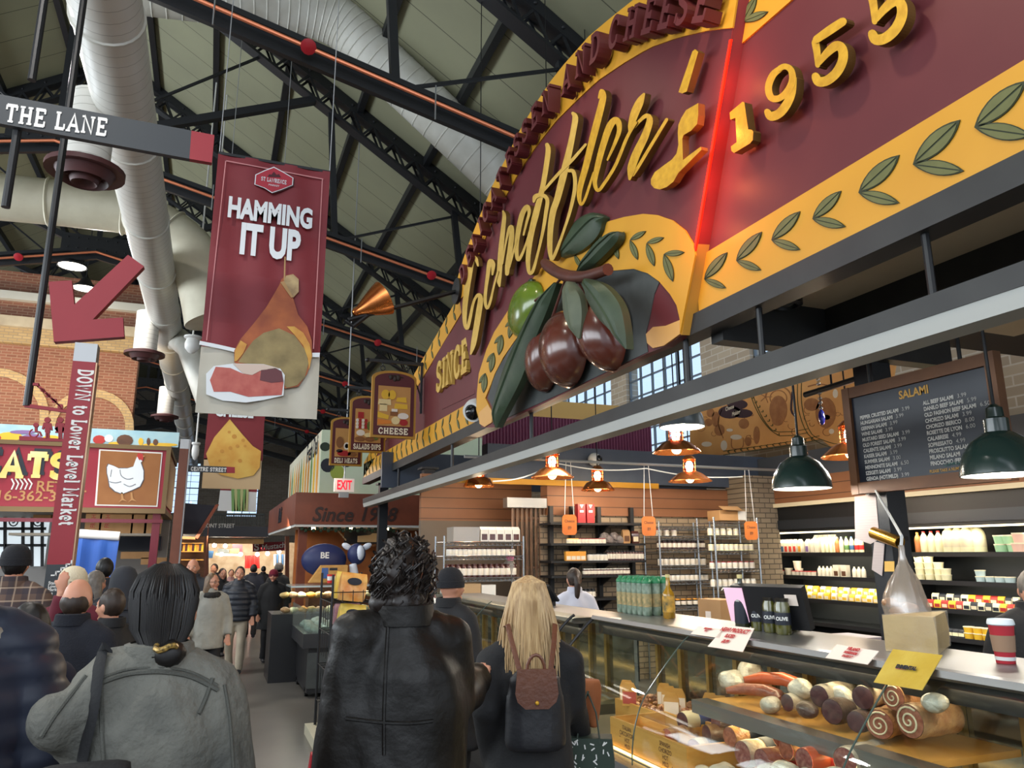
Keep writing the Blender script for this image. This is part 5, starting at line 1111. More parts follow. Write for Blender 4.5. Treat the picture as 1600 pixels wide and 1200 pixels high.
for i in range(14): mline([(1140+i*10, 708-i*1.55), (1137+i*10, 706-i*1.55), (1140+i*10, 704-i*1.55)], 3, 1.3)
for i in range(9): mline([(1174+i*5, 622+i*7.2), (1177+i*5, 622+i*7.2), (1177+i*5, 619+i*7.2)], 3, 1.2)
mell(1140, 644, 18, 10, 2); mell(1152, 632, 16, 8, 2); mell(1160, 646, 16, 7, 2)
for i, s in enumerate((('The Art of', 1137, 632), ('Cheese', 1140, 640), ('Making', 1150, 648))):
    o = MM(s[1], s[2], .012); mb.m = 4; text(mb, s[0], o, V((0, -1, .06)), Z_, .1, .002, .8, shear=.2)
mell(1216, 640, 14, 22, 1); mell(1215, 657, 9, 8, 1, .009); mring(1216, 622, 20, 1, 2, 180, 360); mring(1216, 622, 13, 1, 1.5, 150, 390)
for a_ in range(5): mline([(1196, 620), (1196+10*math.cos(a_*1.2), 620+10*math.sin(a_*1.2))], 1, 1.2)
mell(1162, 662, 8, 8, 1); mell(1182, 680, 5, 14, 1); mell(1169, 690, 5, 7, 1); mell(1150, 683, 9, 4, 4); mell(1140, 672, 5, 2.5, 4); mell(1104, 694, 8, 4, 4); mell(1131, 696, 5, 8, 4); mell(1110, 645, 6, 7, 1); mell(1107, 660, 6, 6, 1); mell(1118, 655, 6, 12, 1); mell(1124, 672, 8, 9, 1); mline([(1143, 685), (1144, 700), (1160, 699), (1161, 684)], 1); mline([(1128, 640), (1122, 660), (1130, 685)], 1)
mell(1268, 632, 12, 10, 1); mell(1290, 645, 16, 24, 1); mell(1305, 615, 4, 7, 4); mell(1292, 652, 5, 4, 4); mell(1299, 674, 4, 4, 4); mline([(1238, 612), (1236, 640), (1242, 650)], 2, 3); mline([(1262, 604), (1280, 600), (1300, 604)], 1, 2)
for i in range(26):
    u, v = random.uniform(1092, 1330), random.uniform(640, 690)
    if v > 712-.155*(u-1130)-8: continue
    mring(u, v, random.uniform(3, 7), 1, .8, random.uniform(0, 90), random.uniform(180, 330))
mb.obj('mural_drawing_pattern', [M_mural, M_mline, M_mdk, M_mgrn, M_mwh], t, smooth=False)
p = PX(1284, 652, 5.2); t = thing('hanging_ornament', 'blue glass charm hanging on a string of clear beads before the mural', 'ornament', p)
MB().ell((0, 0, 0), (.03, .03, .075), 12, 8).obj('charm', mat('blue_glass', (40, 44, 150), .1, coat=.8), t)
for k in range(9): MB().ell((.012*(-1)**k, .012*(-1)**k, .09+.045*k), .02, 8, 6).obj('bead', glassmat('clear_bead', (230, 236, 240), .2), t)
a, b = PX(1258, 617, 5.2), PX(1345, 590, 5.2); MB().tube([(0, 0, .07), (0, 0, a.z+(b.z-a.z)*(p.y-a.y)/(b.y-a.y)-p.z)], .004, 5).obj('string', DARKM, t); tag(MB().tube([a, b], .028, 10).tube([(a+b)/2, V(((a+b)/2).to_tuple()[:2]+(roofz(5.2),))], .01, 6).obj('curtain_rail', DARKM), 'black rail the beaded charm hangs from, above the chalkboard frame', 'rail')
# -------------------------------------------------------------- dairy fridges
M_fr = mat('fridge_black', (26, 28, 30), .38); M_frin = mat('fridge_inside', (64, 66, 66), .4, .4)
XFR = 8.42
def fridge(y0, y1, label):
    t = thing('dairy_fridge', label, 'fridge', (XFR, y0, 0)); L_ = y1-y0
    MB().bx((.62, 0, 0), (.7, L_, 2.5)).obj('back_panel', M_frin, t, smooth=False); MB().bx((0, 0, 0), (.7, L_, .5)).obj('base', M_fr, t, smooth=False); MB().bx((-.08, 0, 2.12), (.7, L_, 2.52)).obj('canopy', M_fr, t, smooth=False)
    for y in (0, L_-.04): MB().bx((0, y, .5), (.7, y+.04, 2.12)).obj('side_panel', M_fr, t, smooth=False)
    for z in (.8, 1.13, 1.46, 1.80): MB().bx((.0, .04, z-.03), (.62, L_-.04, z)).obj('shelf', M_fr, t, smooth=False); MB().bx((-.012, .04, z-.045), (.0, L_-.04, z+.01)).obj('price_rail', M_caseblk, t, smooth=False)
    MB().bx((.03, .05, 2.1), (.08, L_-.05, 2.12)).obj('light_tube', mat('fridge_tube', (255, 250, 225), .4, emit=4, ergb=(255, 238, 196)), t, smooth=False)
    MB().bx((-.1, 0, 2.16), (-.085, L_, 2.3)).obj('night_blind', mat('blind_grey', (60, 64, 70), .3, .5), t, smooth=False)
    for z in (2.05, 1.74, 1.4, 1.08): light('AREA', (XFR+.06, (y0+y1)/2, z), 9 if z > 2 else 6, (1, .93, .74), L_*.9, .06, target=(XFR+.34, (y0+y1)/2, z-.5), name='fridge_light')
fridge(7.68, 10.08, 'left dairy fridge full of cartons, beside the chrome shelves'); fridge(3.9, 7.62, 'right dairy fridge full of milk jugs, beyond the black post')
struct(MB().bx((8.3, 3.0, 2.53), (8.42, YW-.5, 2.93)).obj('trim_40', M_planks, smooth=False)); struct(MB().bx((8.26, 3.0, 2.5), (8.36, YW-.5, 2.56)).obj('trim_41', mat('cream_strip', (222, 206, 172), .5), smooth=False))
def place(t, ps, label=None, group=None):
    """first position moves the thing itself, the others get copies"""
    for i, p_ in enumerate(ps):
        if i == 0: t.location = p_
        else: dup(t, p_)
def carton(name, label, group, w, d, h, m, band, cat='carton', gable=True):
    t = thing(name, label, cat, (0, 0, 0), group)
    if gable: MB().loft([[V((-d/2, -w/2, 0)), V((d/2, -w/2, 0)), V((d/2, w/2, 0)), V((-d/2, w/2, 0))], [V((-d/2, -w/2, h*.78)), V((d/2, -w/2, h*.78)), V((d/2, w/2, h*.78)), V((-d/2, w/2, h*.78))], [V((-d*.06, -w/2, h*.95)), V((d*.06, -w/2, h*.95)), V((d*.06, w/2, h*.95)), V((-d*.06, w/2, h*.95))], [V((-d*.06, -w/2, h)), V((d*.06, -w/2, h)), V((d*.06, w/2, h)), V((-d*.06, w/2, h))]]).obj('carton_body', m, t, smooth=False)
    else: MB().bx((-d/2, -w/2, 0), (d/2, w/2, h)).obj('carton_body', m, t, smooth=False)
    MB().bx((-d/2-.002, -w*.36, h*.1), (-d/2, w*.36, h*.5)).obj('label', band, t, smooth=False); return t
def jug(name, label, group, h, r, m, cap, lab, cat='bottle'):
    t = thing(name, label, cat, (0, 0, 0), group)
    MB().lathe([(0, 0), (r, 0), (r*1.03, h*.05), (r*1.03, h*.6), (r*.85, h*.75), (r*.36, h*.9), (r*.34, h*.94), (0, h*.94)], (0, 0, 0), 16).obj('jug_body', m, t)
    MB().lathe([(r*.4, h*.92), (r*.4, h), (0, h)], (0, 0, 0), 14).obj('cap', cap, t)
    if lab: MB().lathe([(r*1.035, h*.2), (r*1.045, h*.21), (r*1.045, h*.46), (r*1.035, h*.47)], (0, 0, 0), 16).obj('label', lab, t)
    return t
def tub(name, label, group, r, h, m, lid, cat='tub', lab=None):
    t = thing(name, label, cat, (0, 0, 0), group)
    MB().lathe([(0, 0), (r*.85, 0), (r, h*.9), (0, h*.9)], (0, 0, 0), 16).obj('tub_body', m, t); MB().lathe([(r*1.05, h*.86), (r*1.05, h), (0, h)], (0, 0, 0), 16).obj('lid', lid, t)
    return t
def sack(name, label, group, w, h, m, cat, m2=None):
    t = thing(name, label, cat, (0, 0, 0), group)
    MB().loft([[V((a*.3*w*s2, b*.5*w*s1, z)) for a, b in ((-1, -1), (1, -1), (1, 1), (-1, 1))] for z, s1, s2 in ((0, .9, .9), (h*.3, 1, 1), (h*.8, 1, .7), (h, .96, .12))]).obj('pouch', m, t, smooth=True, ang=50)
    if m2: MB().bx((-.3*w-.002, -w*.34, h*.15), (-.3*w, w*.34, h*.55)).obj('label', m2, t, smooth=False)
    return t
M_milk = mat('milk_white', (236, 228, 186), .4); M_capr = mat('red_cap', (206, 50, 46), .4); M_cart = mat('carton_white', (228, 216, 192), .5); M_cblue = mat('carton_blue', (70, 110, 150), .5); M_cred = mat('carton_red', (212, 64, 48), .5); M_cor = mat('carton_orange', (228, 158, 60), .5); M_cpur = mat('carton_violet', (130, 100, 150), .5); M_cyel = mat('pack_yellow', (230, 184, 50), .5); M_cgrn = mat('pack_green', (110, 150, 84), .5); M_tubg = mat('tub_pale_green', (170, 214, 170), .5); M_tubp = mat('tub_pink', (232, 190, 172), .5); M_cream3 = mat('lid_cream', (236, 226, 196), .5); M_juice = mat('juice', (196, 120, 66), .4)
FX = XFR+.12
def ypx(u, x=FX): return PX(u, 860, x).y
S1, S2, S3, S4 = 1.80, 1.46, 1.13, .8
n_ = 'atop the left dairy fridge shelves'
for u0, cnt, m, lb in ((1196, 3, M_cgrn, 'white carton with a green label '+n_), (1212, 3, M_cblue, 'white carton with a blue label '+n_), (1231, 3, M_cred, 'white carton with a red label '+n_), (1252, 1, M_cor, 'white carton with an orange label '+n_), (1264, 1, M_cpur, 'white carton with a violet label '+n_), (1272, 2, M_cart, 'plain white carton '+n_)):
    t = carton('milk_carton', lb, lb, .075, .075, .21, M_cart, m); place(t, [V((FX, ypx(u0+i*6.6), S1)) for i in range(cnt)])
t = carton('milk_carton', 'taller white and brown carton in the back row '+n_, 'back cartons '+n_, .08, .08, .24, M_cart, M_woodd); place(t, [V((FX+.14, ypx(1266+i*7), S1+.03)) for i in range(5)])
for u0, cnt, m, cap, lb in ((1287, 4, M_milk, M_cream3, 'cream-coloured drink bottle '+n_), (1309, 1, M_juice, M_cream3, 'brown drink bottle '+n_), (1316, 1, M_milk, mat('pale_blue_cap', (180, 200, 206), .4), 'white bottle with a pale blue cap '+n_), (1324, 1, M_milk, M_cgrn, 'white bottle with a green cap '+n_), (1332, 1, M_milk, M_cblue, 'white bottle with a blue band '+n_), (1340, 2, M_milk, M_capr, 'white bottle with a red band '+n_)):
    t = jug('drink_bottle', lb, lb, .23, .034, m, cap, cap if u0 > 1320 else None); place(t, [V((FX, ypx(u0+i*6.4), S1)) for i in range(cnt)])
n2 = 'on the left dairy fridge middle shelf'
t = tub('dairy_tub', 'large white tub '+n2, 'white tubs '+n2, .06, .11, M_cart, M_cream3); place(t, [V((FX, ypx(u), S2)) for u in (1230, 1246)]+[V((FX, ypx(u), S2+.11)) for u in (1244,)])
t = tub('dairy_tub', 'small tub with a red lid '+n2, 'red-lidded tubs '+n2, .042, .075, M_cart, M_capr); place(t, [V((FX-.05, ypx(1242+i*6), S2)) for i in range(6)]+[V((FX, ypx(1207+i*6), S2)) for i in range(3)])
t = carton('milk_carton', 'flat-topped white and dark pack '+n2, 'packs '+n2, .1, .08, .17, M_cart, M_woodd, gable=False); place(t, [V((FX, ypx(u), S2)) for u in (1306, 1318)])
t = jug('drink_bottle', 'small white bottle '+n2, 'small white bottles '+n2, .15, .032, M_cart, M_cream3, None); place(t, [V((FX, ypx(1278+i*6), S2)) for i in range(5)]+[V((FX, ypx(1332+i*7), S2)) for i in range(3)])
n3 = 'on the yellow shelf of the left dairy fridge'
t1 = sack('cheese_pack', 'yellow and white pack of sliced cheese '+n3, 'cheese packs '+n3, .1, .1, M_cart, 'cheese pack', M_cyel); t2 = sack('cheese_pack', 'golden pack of cheese '+n3, 'golden packs '+n3, .1, .1, M_cyel, 'cheese pack', M_cart)
pa, pb_ = [], []
for r_ in range(2):
    for i in range(17): (pa if (i+r_) % 2 else pb_).append(V((FX-.04+.1*r_+random.uniform(-.02, .02), ypx(1216+i*9.4+4*r_), S3+.085*r_)))
place(t1, pa); place(t2, pb_)
m1 = 'atop the right dairy fridge shelves'
t = jug('milk_bottle', 'small milk bottle with a red cap '+m1, 'red-capped milk bottles '+m1, .27, .048, M_milk, M_capr, None); place(t, [V((FX, ypx(1446+i*11.5), S1)) for i in range(3)])
t = jug('juice_bottle', 'orange juice bottle beside the small milk bottles', None, .26, .04, M_juice, M_cor, None); t.location = V((FX, ypx(1436), S1))
t = jug('milk_jug', 'large milk jug with a black and white label '+m1, 'milk jugs '+m1, .34, .078, M_milk, M_capr, M_lbl); place(t, [V((FX+.02+.06*(i > 3), ypx(1484+i*(14 if i < 3 else 9) - (14 if i > 3 else 0)), S1)) for i in range(7)])
t = tub('dairy_tub', 'pale green dairy tub '+m1, 'green tubs '+m1, .075, .1, M_tubg, M_cream3); place(t, [V((FX, ypx(1566), S1)), V((FX, ypx(1566), S1+.1)), V((FX, ypx(1580), S1+.1)), V((FX, ypx(1586), S1))])
t = tub('dairy_tub', 'pale pink dairy tub '+m1, 'pink tubs '+m1, .08, .11, M_tubp, M_cream3); place(t, [V((FX-.03, ypx(1597), S1)), V((FX-.03, ypx(1600), S1+.11))])
m2_ = 'on the right dairy fridge middle shelf'
t = tub('dairy_tub', 'cream dairy tub stacked '+m2_, 'stacked cream tubs '+m2_, .06, .075, M_milk, M_cream3); place(t, [V((FX+.02*i % .05, ypx(1434+i*13), S2+.075*j)) for j in range(4) for i in range(4-(j > 1)-(j > 2))])
t = tub('dairy_tub', 'pale blue dairy tub at the near end '+m2_, 'blue tubs '+m2_, .058, .07, mat('tub_blue', (186, 206, 208), .5), M_cream3); place(t, [V((FX, ypx(1527+i*15), S2)) for i in range(4)]+[V((FX, ypx(1527), S2+.07))])
m3_ = 'piled in the right dairy fridge'
pk = [sack('snack_pack', 'red printed pack '+m3_, 'red packs '+m3_, .1, .1, M_lblr, 'pack', M_lbl), sack('snack_pack', 'black and white printed pack '+m3_, 'black packs '+m3_, .1, .1, M_lblk, 'pack', M_lbl), sack('snack_pack', 'yellow printed pack '+m3_, 'yellow packs '+m3_, .1, .1, M_cyel, 'pack', M_lblr), sack('snack_pack', 'cream printed pack '+m3_, 'cream packs '+m3_, .1, .1, M_milk, 'pack', M_lblk)]
ps = [[], [], [], []]
for r_ in range(2):
    for i in range(13): ps[(i*2+r_*3+(i//5)) % 4].append(V((FX-.03+.1*r_, ypx(1448+i*11.2), S3+.075*r_)))
for t, p_ in zip(pk, ps): place(t, p_)
t = tub('dairy_tub', 'yellow tub on the lowest shelf of the right dairy fridge', 'yellow tubs on the lowest fridge shelf', .06, .07, M_cyel, M_cream3); place(t, [V((FX, ypx(1498+i*14), S4+.07*j)) for i in range(3) for j in range(2)])
t = sack('cheese_pack', 'dark pack on the lowest shelf of the right dairy fridge', 'dark packs on the lowest fridge shelf', .11, .1, M_lblk, 'pack', M_milk); place(t, [V((FX, ypx(1470+i*9 if i < 3 else 1540+i*8), S4)) for i in range(7)])
# -------------------------------------------------------------- shelves along the far wall
def u2x(u, y): return PY(u, 860, y).x
def chrome_shelf(u0, u1, y, zs, label, depth=.42):
    x0, x1 = u2x(u0, y), u2x(u1, y); t = thing('wire_shelf', label, 'shelf', (x0, y, 0)); L_ = x1-x0; M_c = mat('chrome_wire', (176, 180, 184), .22, .9)
    for x in (0, L_):
        for yy in (0, depth): MB().tube([(x, yy, 0), (x, yy, zs[-1]+.08)], .014, 8).obj('upright', M_c, t)
    for z in zs:
        mb = MB()
        for yy in (0, depth): mb.tube([(0, yy, z), (L_, yy, z)], .006, 5); mb.tube([(0, yy, z-.045), (L_, yy, z-.045)], .006, 5)
        k_ = max(4, int(L_/.06))
        for i in range(k_): mb.tube([(L_*i/k_, 0, z-.045), (L_*(i+.5)/k_, 0, z), (L_*(i+1)/k_, 0, z-.045)], .004, 4)
        for i in range(int(L_/.03)): mb.tube([(i*.03, 0, z), (i*.03, depth, z)], .003, 3, False)
        mb.obj('wire_tier', M_c, t)
    return t
M_jdk = mat('jar_preserve', (84, 44, 36), .15, rgb2=(60, 30, 26), nscale=8, coat=.6); M_jlid = mat('jar_lid_black', (30, 30, 32), .35); M_jlab = mat('jar_label', (224, 214, 198), .6); M_jwh = mat('jar_white', (220, 216, 208), .4); M_jred = mat('jar_red', (150, 50, 48), .3)
def jarp(label, group, r, h, m, lid, lab=M_jlab):
    t = thing('glass_jar', label, 'jar', (0, 0, 0), group)
    MB().lathe([(0, 0), (r, 0), (r, h*.78), (r*.8, h*.86), (0, h*.86)], (0, 0, 0), 12).obj('jar_body', m, t); MB().lathe([(r*.86, h*.84), (r*.86, h), (0, h)], (0, 0, 0), 12).obj('lid', lid, t); MB().lathe([(r*1.01, h*.15), (r*1.02, h*.16), (r*1.02, h*.66), (r*1.01, h*.67)], (0, 0, 0), 12).obj('label', lab, t); return t
yS = YW-.5; zz1 = [.45, .8, 1.18, 1.55, 1.86, 2.06, 2.3]
def zpx(u, v, y): return PY(u, v, y).z
c1 = [zpx(1070, v, yS) for v in (1000, 948, 908, 884, 858, 838, 823)]
chrome_shelf(1031, 1111, yS, c1, 'chrome wire shelf of jars left of the stone corner, nearer the black shelves')
c2 = [zpx(1150, v, yS-.4) for v in (1000, 950, 917, 889, 861, 837, 817)]
chrome_shelf(1118, 1186, yS-.4, c2, 'chrome wire shelf of jars beside the dairy fridge')
def fill(u0, u1, y, z, n, label, r, h, m, lid, lab=M_jlab):
    t = jarp(label, label, r, h, m, lid, lab); place(t, [V((u2x(u0+(u1-u0)*i/max(1, n-1), y), y+.1, z+.008)) for i in range(n)])
for z, n, lb, m, lid, h, sp_ in ((c1[5], 3, 'pink-labelled jar on the top jar tier of the left chrome shelf', M_jwh, M_jred, .1, (1036, 1060)), (c1[4], 10, 'dark jam jar with orange label on the second jar tier of the left chrome shelf', M_jdk, M_jlid, .12, (1037, 1104)), (c1[3], 9, 'white jar on the third jar tier of the left chrome shelf', M_jwh, M_jlid, .11, (1037, 1104)), (c1[2], 10, 'small dark jar on the fourth jar tier of the left chrome shelf', M_jwh, M_jlid, .09, (1040, 1106)), (c1[1], 8, 'black and orange tin on the lowest visible tier of the left chrome shelf', M_jlid, M_cor, .1, (1042, 1106))):
    fill(*sp_, yS, z, n, lb, .042, h, m, lid)
for z, n, lb, m, lid, h, sp_ in ((c2[5], 5, 'cream jar on the top jar tier of the right chrome shelf', M_milk, M_jwh, .1, (1118, 1158)), (c2[4], 9, 'cream jar with a label on the second tier of the right chrome shelf', M_milk, M_jlid, .11, (1118, 1180)), (c2[3], 8, 'white jar on the third tier of the right chrome shelf', M_jwh, M_jred, .1, (1118, 1180)), (c2[2], 8, 'white box on the fourth tier of the right chrome shelf', M_jwh, M_jwh, .1, (1118, 1180)), (c2[1], 7, 'dark jar on the fifth tier of the right chrome shelf', M_jdk, M_jlid, .11, (1118, 1180))):
    fill(*sp_, yS-.4, z, n, lb, .042, h, m, lid)
t = thing('cardboard_box', 'open brown cardboard box on top of the right chrome shelf', 'box', PY(1142, 816, yS-.2)+V((0, 0, .02))); M_card = mat('cardboard', (186, 144, 98), .75, rgb2=(170, 128, 84), nscale=3)
MB().bx((-.27, -.1, 0), (.2, .2, .15)).obj('box_body', M_card, t, smooth=False); MB().box((-.1, -.14, .18), (.34, .12, .008), Matrix.Rotation(.5, 3, 'X')).obj('flap', M_card, t, smooth=False); MB().bx((.06, -.112, .01), (.19, -.1, .14)).obj('white_side', M_jwh, t, smooth=False)
# black shelf unit
yB = YW-.42; xs0, xs1 = u2x(861, yB), u2x(1009, yB); sz = [zpx(930, v, yB) for v in (985, 935, 899, 876, 849, 817)]
t = thing('black_shelf_unit', 'black steel shelf unit with brackets against the block wall', 'shelf', (xs0, yB, 0)); L_ = xs1-xs0
for x in (.16, L_*.33, L_*.62, L_-.02): MB().bx((x-.03, .32, 0), (x+.03, .4, sz[-1]+.25)).obj('upright', DARKM, t, smooth=False)
for i, z in enumerate(sz):
    MB().bx((0, 0, z-.03), (L_, .4, z)).obj('shelf', DARKM, t, smooth=False)
    for x in (L_*.33, L_*.62): MB().prism([V((x-.012, .32, z-.03)), V((x-.012, .02, z-.03)), V((x-.012, .32, z-.16))], (.024, 0, 0)).obj('bracket', DARKM, t, smooth=False)
M_cof = mat('red_gift_box', (160, 34, 40), .5); M_cof2 = mat('pale_triangle', (232, 212, 190), .6)
t = thing('coffee_box', 'tall red gift box with pale emblem on top of the black shelves', 'box', (0, 0, 0), 'red boxes on top of the black shelves')
MB().bx((-.06, -.05, 0), (.06, .05, .27)).obj('box_body', M_cof, t, smooth=False); MB().prism([V((-.03, -.052, .26)), V((.03, -.052, .26)), V((0, -.052, .21))], (0, .001, 0)).obj('triangle_mark', M_cof2, t, smooth=False); MB().bx((-.03, -.052, .15), (.03, -.05, .18)).obj('name_label', M_cof2, t, smooth=False)
place(t, [V((u2x(u, yB), yB+.12, sz[5]+(.0))) for u in (914, 928)])
def fillb(tier, u0, u1, n, label, r, h, m, lid, lab=M_jlab): fill(u0, u1, yB, sz[tier]-.006, n, label, r, h, m, lid, lab)
fillb(4, 895, 906, 3, 'short pastry box-like jar at the left end of the second black shelf', .045, .07, M_milk, M_cor); fillb(4, 909, 948, 8, 'red and white yoghurt pot on the second black shelf', .04, .07, M_jwh, M_jred)
for j in range(7): crumple(0, 0, 1, (.07, .05, .06), 'grey wrapped bundle heaped on the second black shelf', mat('grey_wrap', (150, 140, 136), .4, rgb2=(110, 98, 96), nscale=12, bump=.6), j).location = V((u2x(950+j*4.5, yB), yB+.14+.03*(j % 2), sz[4]+.055+.05*(j % 3 == 1)))
for o in [x for x in bpy.data.objects if x.get('label') == 'grey wrapped bundle heaped on the second black shelf']: o['group'] = 'grey bundles on the second black shelf'
t = sack('coffee_bag', 'brown paper coffee bag standing on the second black shelf', None, .12, .2, M_card, 'bag', M_woodd); t.location = V((u2x(986, yB), yB+.14, sz[4])); t.rotation_euler = (0, 0, 1.57)
t = sack('coffee_bag', 'dark printed coffee bag at the right end of the second black shelf', None, .12, .18, M_jdk, 'bag', M_lbl); t.location = V((u2x(1000, yB), yB+.14, sz[4])); t.rotation_euler = (0, 0, 1.57)
t = carton('pasta_box', 'orange patterned box lying on the third black shelf', 'patterned boxes on the third black shelf', .09, .06, .13, M_cor, M_jlab, 'box', False); place(t, [V((u2x(893+i*7.5, yB), yB+.12, sz[3])) for i in range(4)])
for o in [x for x in COL.objects if x.get('group') == 'patterned boxes on the third black shelf']: o.rotation_euler = (0, 0, 1.57)
fillb(3, 927, 950, 5, 'short white jar on the third black shelf', .045, .1, M_jwh, M_jlid); fillb(3, 955, 1008, 13, 'slim white-labelled bottle on the third black shelf', .032, .135, M_jdk, M_jlid)
fillb(2, 918, 985, 14, 'small dark jar with pale lid on the fourth black shelf', .035, .09, M_jdk, M_jwh); fillb(1, 912, 930, 4, 'dark bottle on the fifth black shelf', .035, .13, M_jlid, M_jlid)
# orange wooden tags on cords
M_sil0 = mat('galvanised', (170, 174, 178), .35, .8); M_otag = mat('orange_wood_tag', (196, 112, 44), .5, rgb2=(178, 96, 36), nscale=4)
for u, v, y, lb, up in ((890, 820, 9.0, 'orange octagonal wooden tag on two cords, left end of the black shelves', 90), (1014, 822, 9.0, 'orange octagonal wooden tag on two cords between the black and chrome shelves', 92), (1174, 829, 9.0, 'orange octagonal wooden tag hanging before the dairy fridge', 80)):
    p = PY(u, v, y); t = thing('wooden_tag', lb, 'sign', p, rot=(0, 0, -.3)); w_, h_ = .095, .13
    MB().prism([V((a*w_, 0, b*h_)) for a, b in ((-.7, -1), (.7, -1), (1, -.75), (1, .75), (.7, 1), (-.7, 1), (-1, .75), (-1, -.75))], (0, .02, 0)).obj('tag_board', M_otag, t, smooth=False)
    mb = MB(); text(mb, 'Cheese', V((0, -.002, .03)), X_, Z_, .055, .001, .8); text(mb, '89', V((0, -.002, -.06)), X_, Z_, .06, .001, .8); mb.obj('tag_writing', M_woodd, t, smooth=False)
    for s in (-1, 1): MB().tube([(s*.06, .01, h_), (s*.03, .01, 3.0-p.z)], .004, 5).obj('cord', M_wpl, t)
struct(MB().tube([(2.9, 9.01, 3.01), (9.6, 9.01, 3.01)], .02, 8).obj('trim_43', M_sil0))
# folding gate left of the block wall
y = YW+.02; x0, x1 = u2x(801, y), u2x(851, y); t = thing('folding_gate', 'folded brown accordion gate at the left end of the block wall', 'gate', (x0, y, 0)); M_gate = mat('gate_brown', (122, 92, 70), .5, rgb2=(100, 74, 56), nscale=5)
for i in range(15): MB().tube([((x1-x0)*i/14, .04*(i % 2), .3), ((x1-x0)*i/14, .04*(i % 2), 2.46)], .016, 6).obj('gate_bar', M_gate, t)
for z in (.9, 1.6, 2.3): MB().bx((0, .01, z), (x1-x0, .04, z+.03)).obj('gate_rail', M_gate, t, smooth=False)
MB().bx((-.1, -.05, 2.46), (x1-x0+.1, .12, 2.6)).obj('gate_track', M_ss, t, smooth=False)
struct(MB().bx((2.9, YW+.9, 2.3), (4.7, YW+1.0, 3.0)).obj('trim_42', M_planks, smooth=False)); struct(MB().bx((2.9, YW+.9, 0), (4.7, YW+1.0, 2.3)).obj('wall_far.001', mat('dim_wall', (112, 98, 84), .7), smooth=False))
# chrome shelf between the two posts with jars and boxes
y = 9.75; c0_ = [zpx(750, v, y) for v in (1040, 985, 940, 903, 869, 847)]
chrome_shelf(694, 818, y, c0_, 'wide chrome wire shelf of jars behind the blonde woman')
for z, n, lb, m, lid, h, sp_ in ((c0_[4], 14, 'dark-lidded honey jar on the second tier of the wide chrome shelf', M_jwh, M_jdk, .1, (706, 804)), (c0_[3], 13, 'tall white-labelled jar with a dark lid on the third tier of the wide chrome shelf', M_jdk, M_jdk, .17, (702, 806))): fill(*sp_, y, z, n, lb, .045, h, m, lid)
t = carton('window_box', 'white gift box with a window on top of the wide chrome shelf', 'white gift boxes on the wide chrome shelf', .11, .1, .2, M_jwh, M_jdk, 'box'); place(t, [V((u2x(761+i*12.5, y), y+.15, c0_[5]+.01)) for i in range(5)])
for o in [x for x in COL.objects if x.get('group') == 'white gift boxes on the wide chrome shelf']: o.rotation_euler = (0, 0, 1.57)
t = thing('clear_bin', 'clear plastic storage bin on top of the wide chrome shelf', 'bin', V((u2x(710, y), y+.05, c0_[5]+.01))); M_clr = glassmat('clear_plastic', (226, 220, 214), .12, .1, .25)
MB().loft([[V((a*s, b*s2, z)) for a, b in ((0, 0), (.36, 0), (.36, .3), (0, .3))] for z, s, s2 in ((0, 1, 1), (.19, 1.04, 1.04))], True).obj('bin_body', M_clr, t, smooth=False)
M_pk = mat('pink_ribbon', (214, 110, 150), .5); p = V((PY(796, 880, y+.15).x, y+.15, c0_[3]+.255)); t = thing('gift_basket', 'cellophane gift parcel with a pink ribbon on the wide chrome shelf', 'gift parcel', p)
MB().lathe([(.08, -.25), (.1, -.1), (.03, 0), (.1, .1)], (0, 0, 0), 12).obj('cellophane', M_clr, t); MB().ell((0, -.03, 0), (.06, .03, .05), 8, 6).obj('ribbon', M_pk, t)
M_bxw = mat('tan_box', (172, 142, 104), .7); t = carton('bread_box', 'tan carton on the tier under the tall jars', 'tan cartons under the tall jars', .3, .3, .22, M_bxw, M_bxw, 'box', False); place(t, [V((u2x(u, y), y+.17, c0_[2]+.01)) for u in (736,)]+[V((u2x(u, y), y+.17, c0_[1]+.01)) for u in (730, 752)])
t = carton('white_box', 'white carton beside the tan carton under the tall jars', 'white cartons under the tall jars', .14, .2, .2, M_jwh, M_cblue, 'box', False); place(t, [V((u2x(u, y), y+.1, c0_[2]+.01)) for u in (706, 765)])
# -------------------------------------------------------------- back bench with its clutter
t = thing('work_bench', 'steel work bench between the deli case and the dairy fridges', 'bench', (4.7, 1.2, 0)); MB().bx((0, 0, .86), (.8, 5.6, .92)).obj('bench_top', M_ss, t, smooth=False); MB().bx((.05, .05, .2), (.75, 5.55, .24)).obj('under_shelf', M_ss, t, smooth=False)
for x in (.05, .75):
    for y_ in (.1, 2.8, 5.5): MB().bx((x-.02, y_-.02, 0), (x+.02, y_+.02, .86)).obj('leg', M_ss, t, smooth=False)
def onb(u, v, x=4.95): return PX(u, v, x)
def bench_box(u, v, x, dims, m, label, name='box', cat='box', rz=0.0, extra=None):
    p = PX(u, v, x); t = thing(name, label, cat, (p.x, p.y, .92), rot=(0, 0, rz)); MB().bx((-dims[0]/2, -dims[1]/2, 0), (dims[0]/2, dims[1]/2, dims[2])).obj('body', m, t, smooth=False)
    if extra: extra(t)
    return t
bench_box(1122, 940, 5.0, (.25, .34, .42), M_card, 'tall brown cardboard box behind the oil bottle', 'cardboard_box', rz=.1, extra=lambda t: MB().bx((-.127, -.02, .12), (-.125, .06, .3)).obj('shipping_label', M_paper, t, smooth=False))
bench_box(1325, 960, 5.0, (.3, .34, .2), mat('grey_tote', (150, 146, 150), .5), 'grey plastic tote on the bench behind the register screen', 'plastic_tote', 'tote', extra=lambda t: MB().bx((-.17, -.19, .19), (.17, .19, .22)).obj('lid', mat('tote_lid', (176, 172, 176), .5), t, smooth=False))
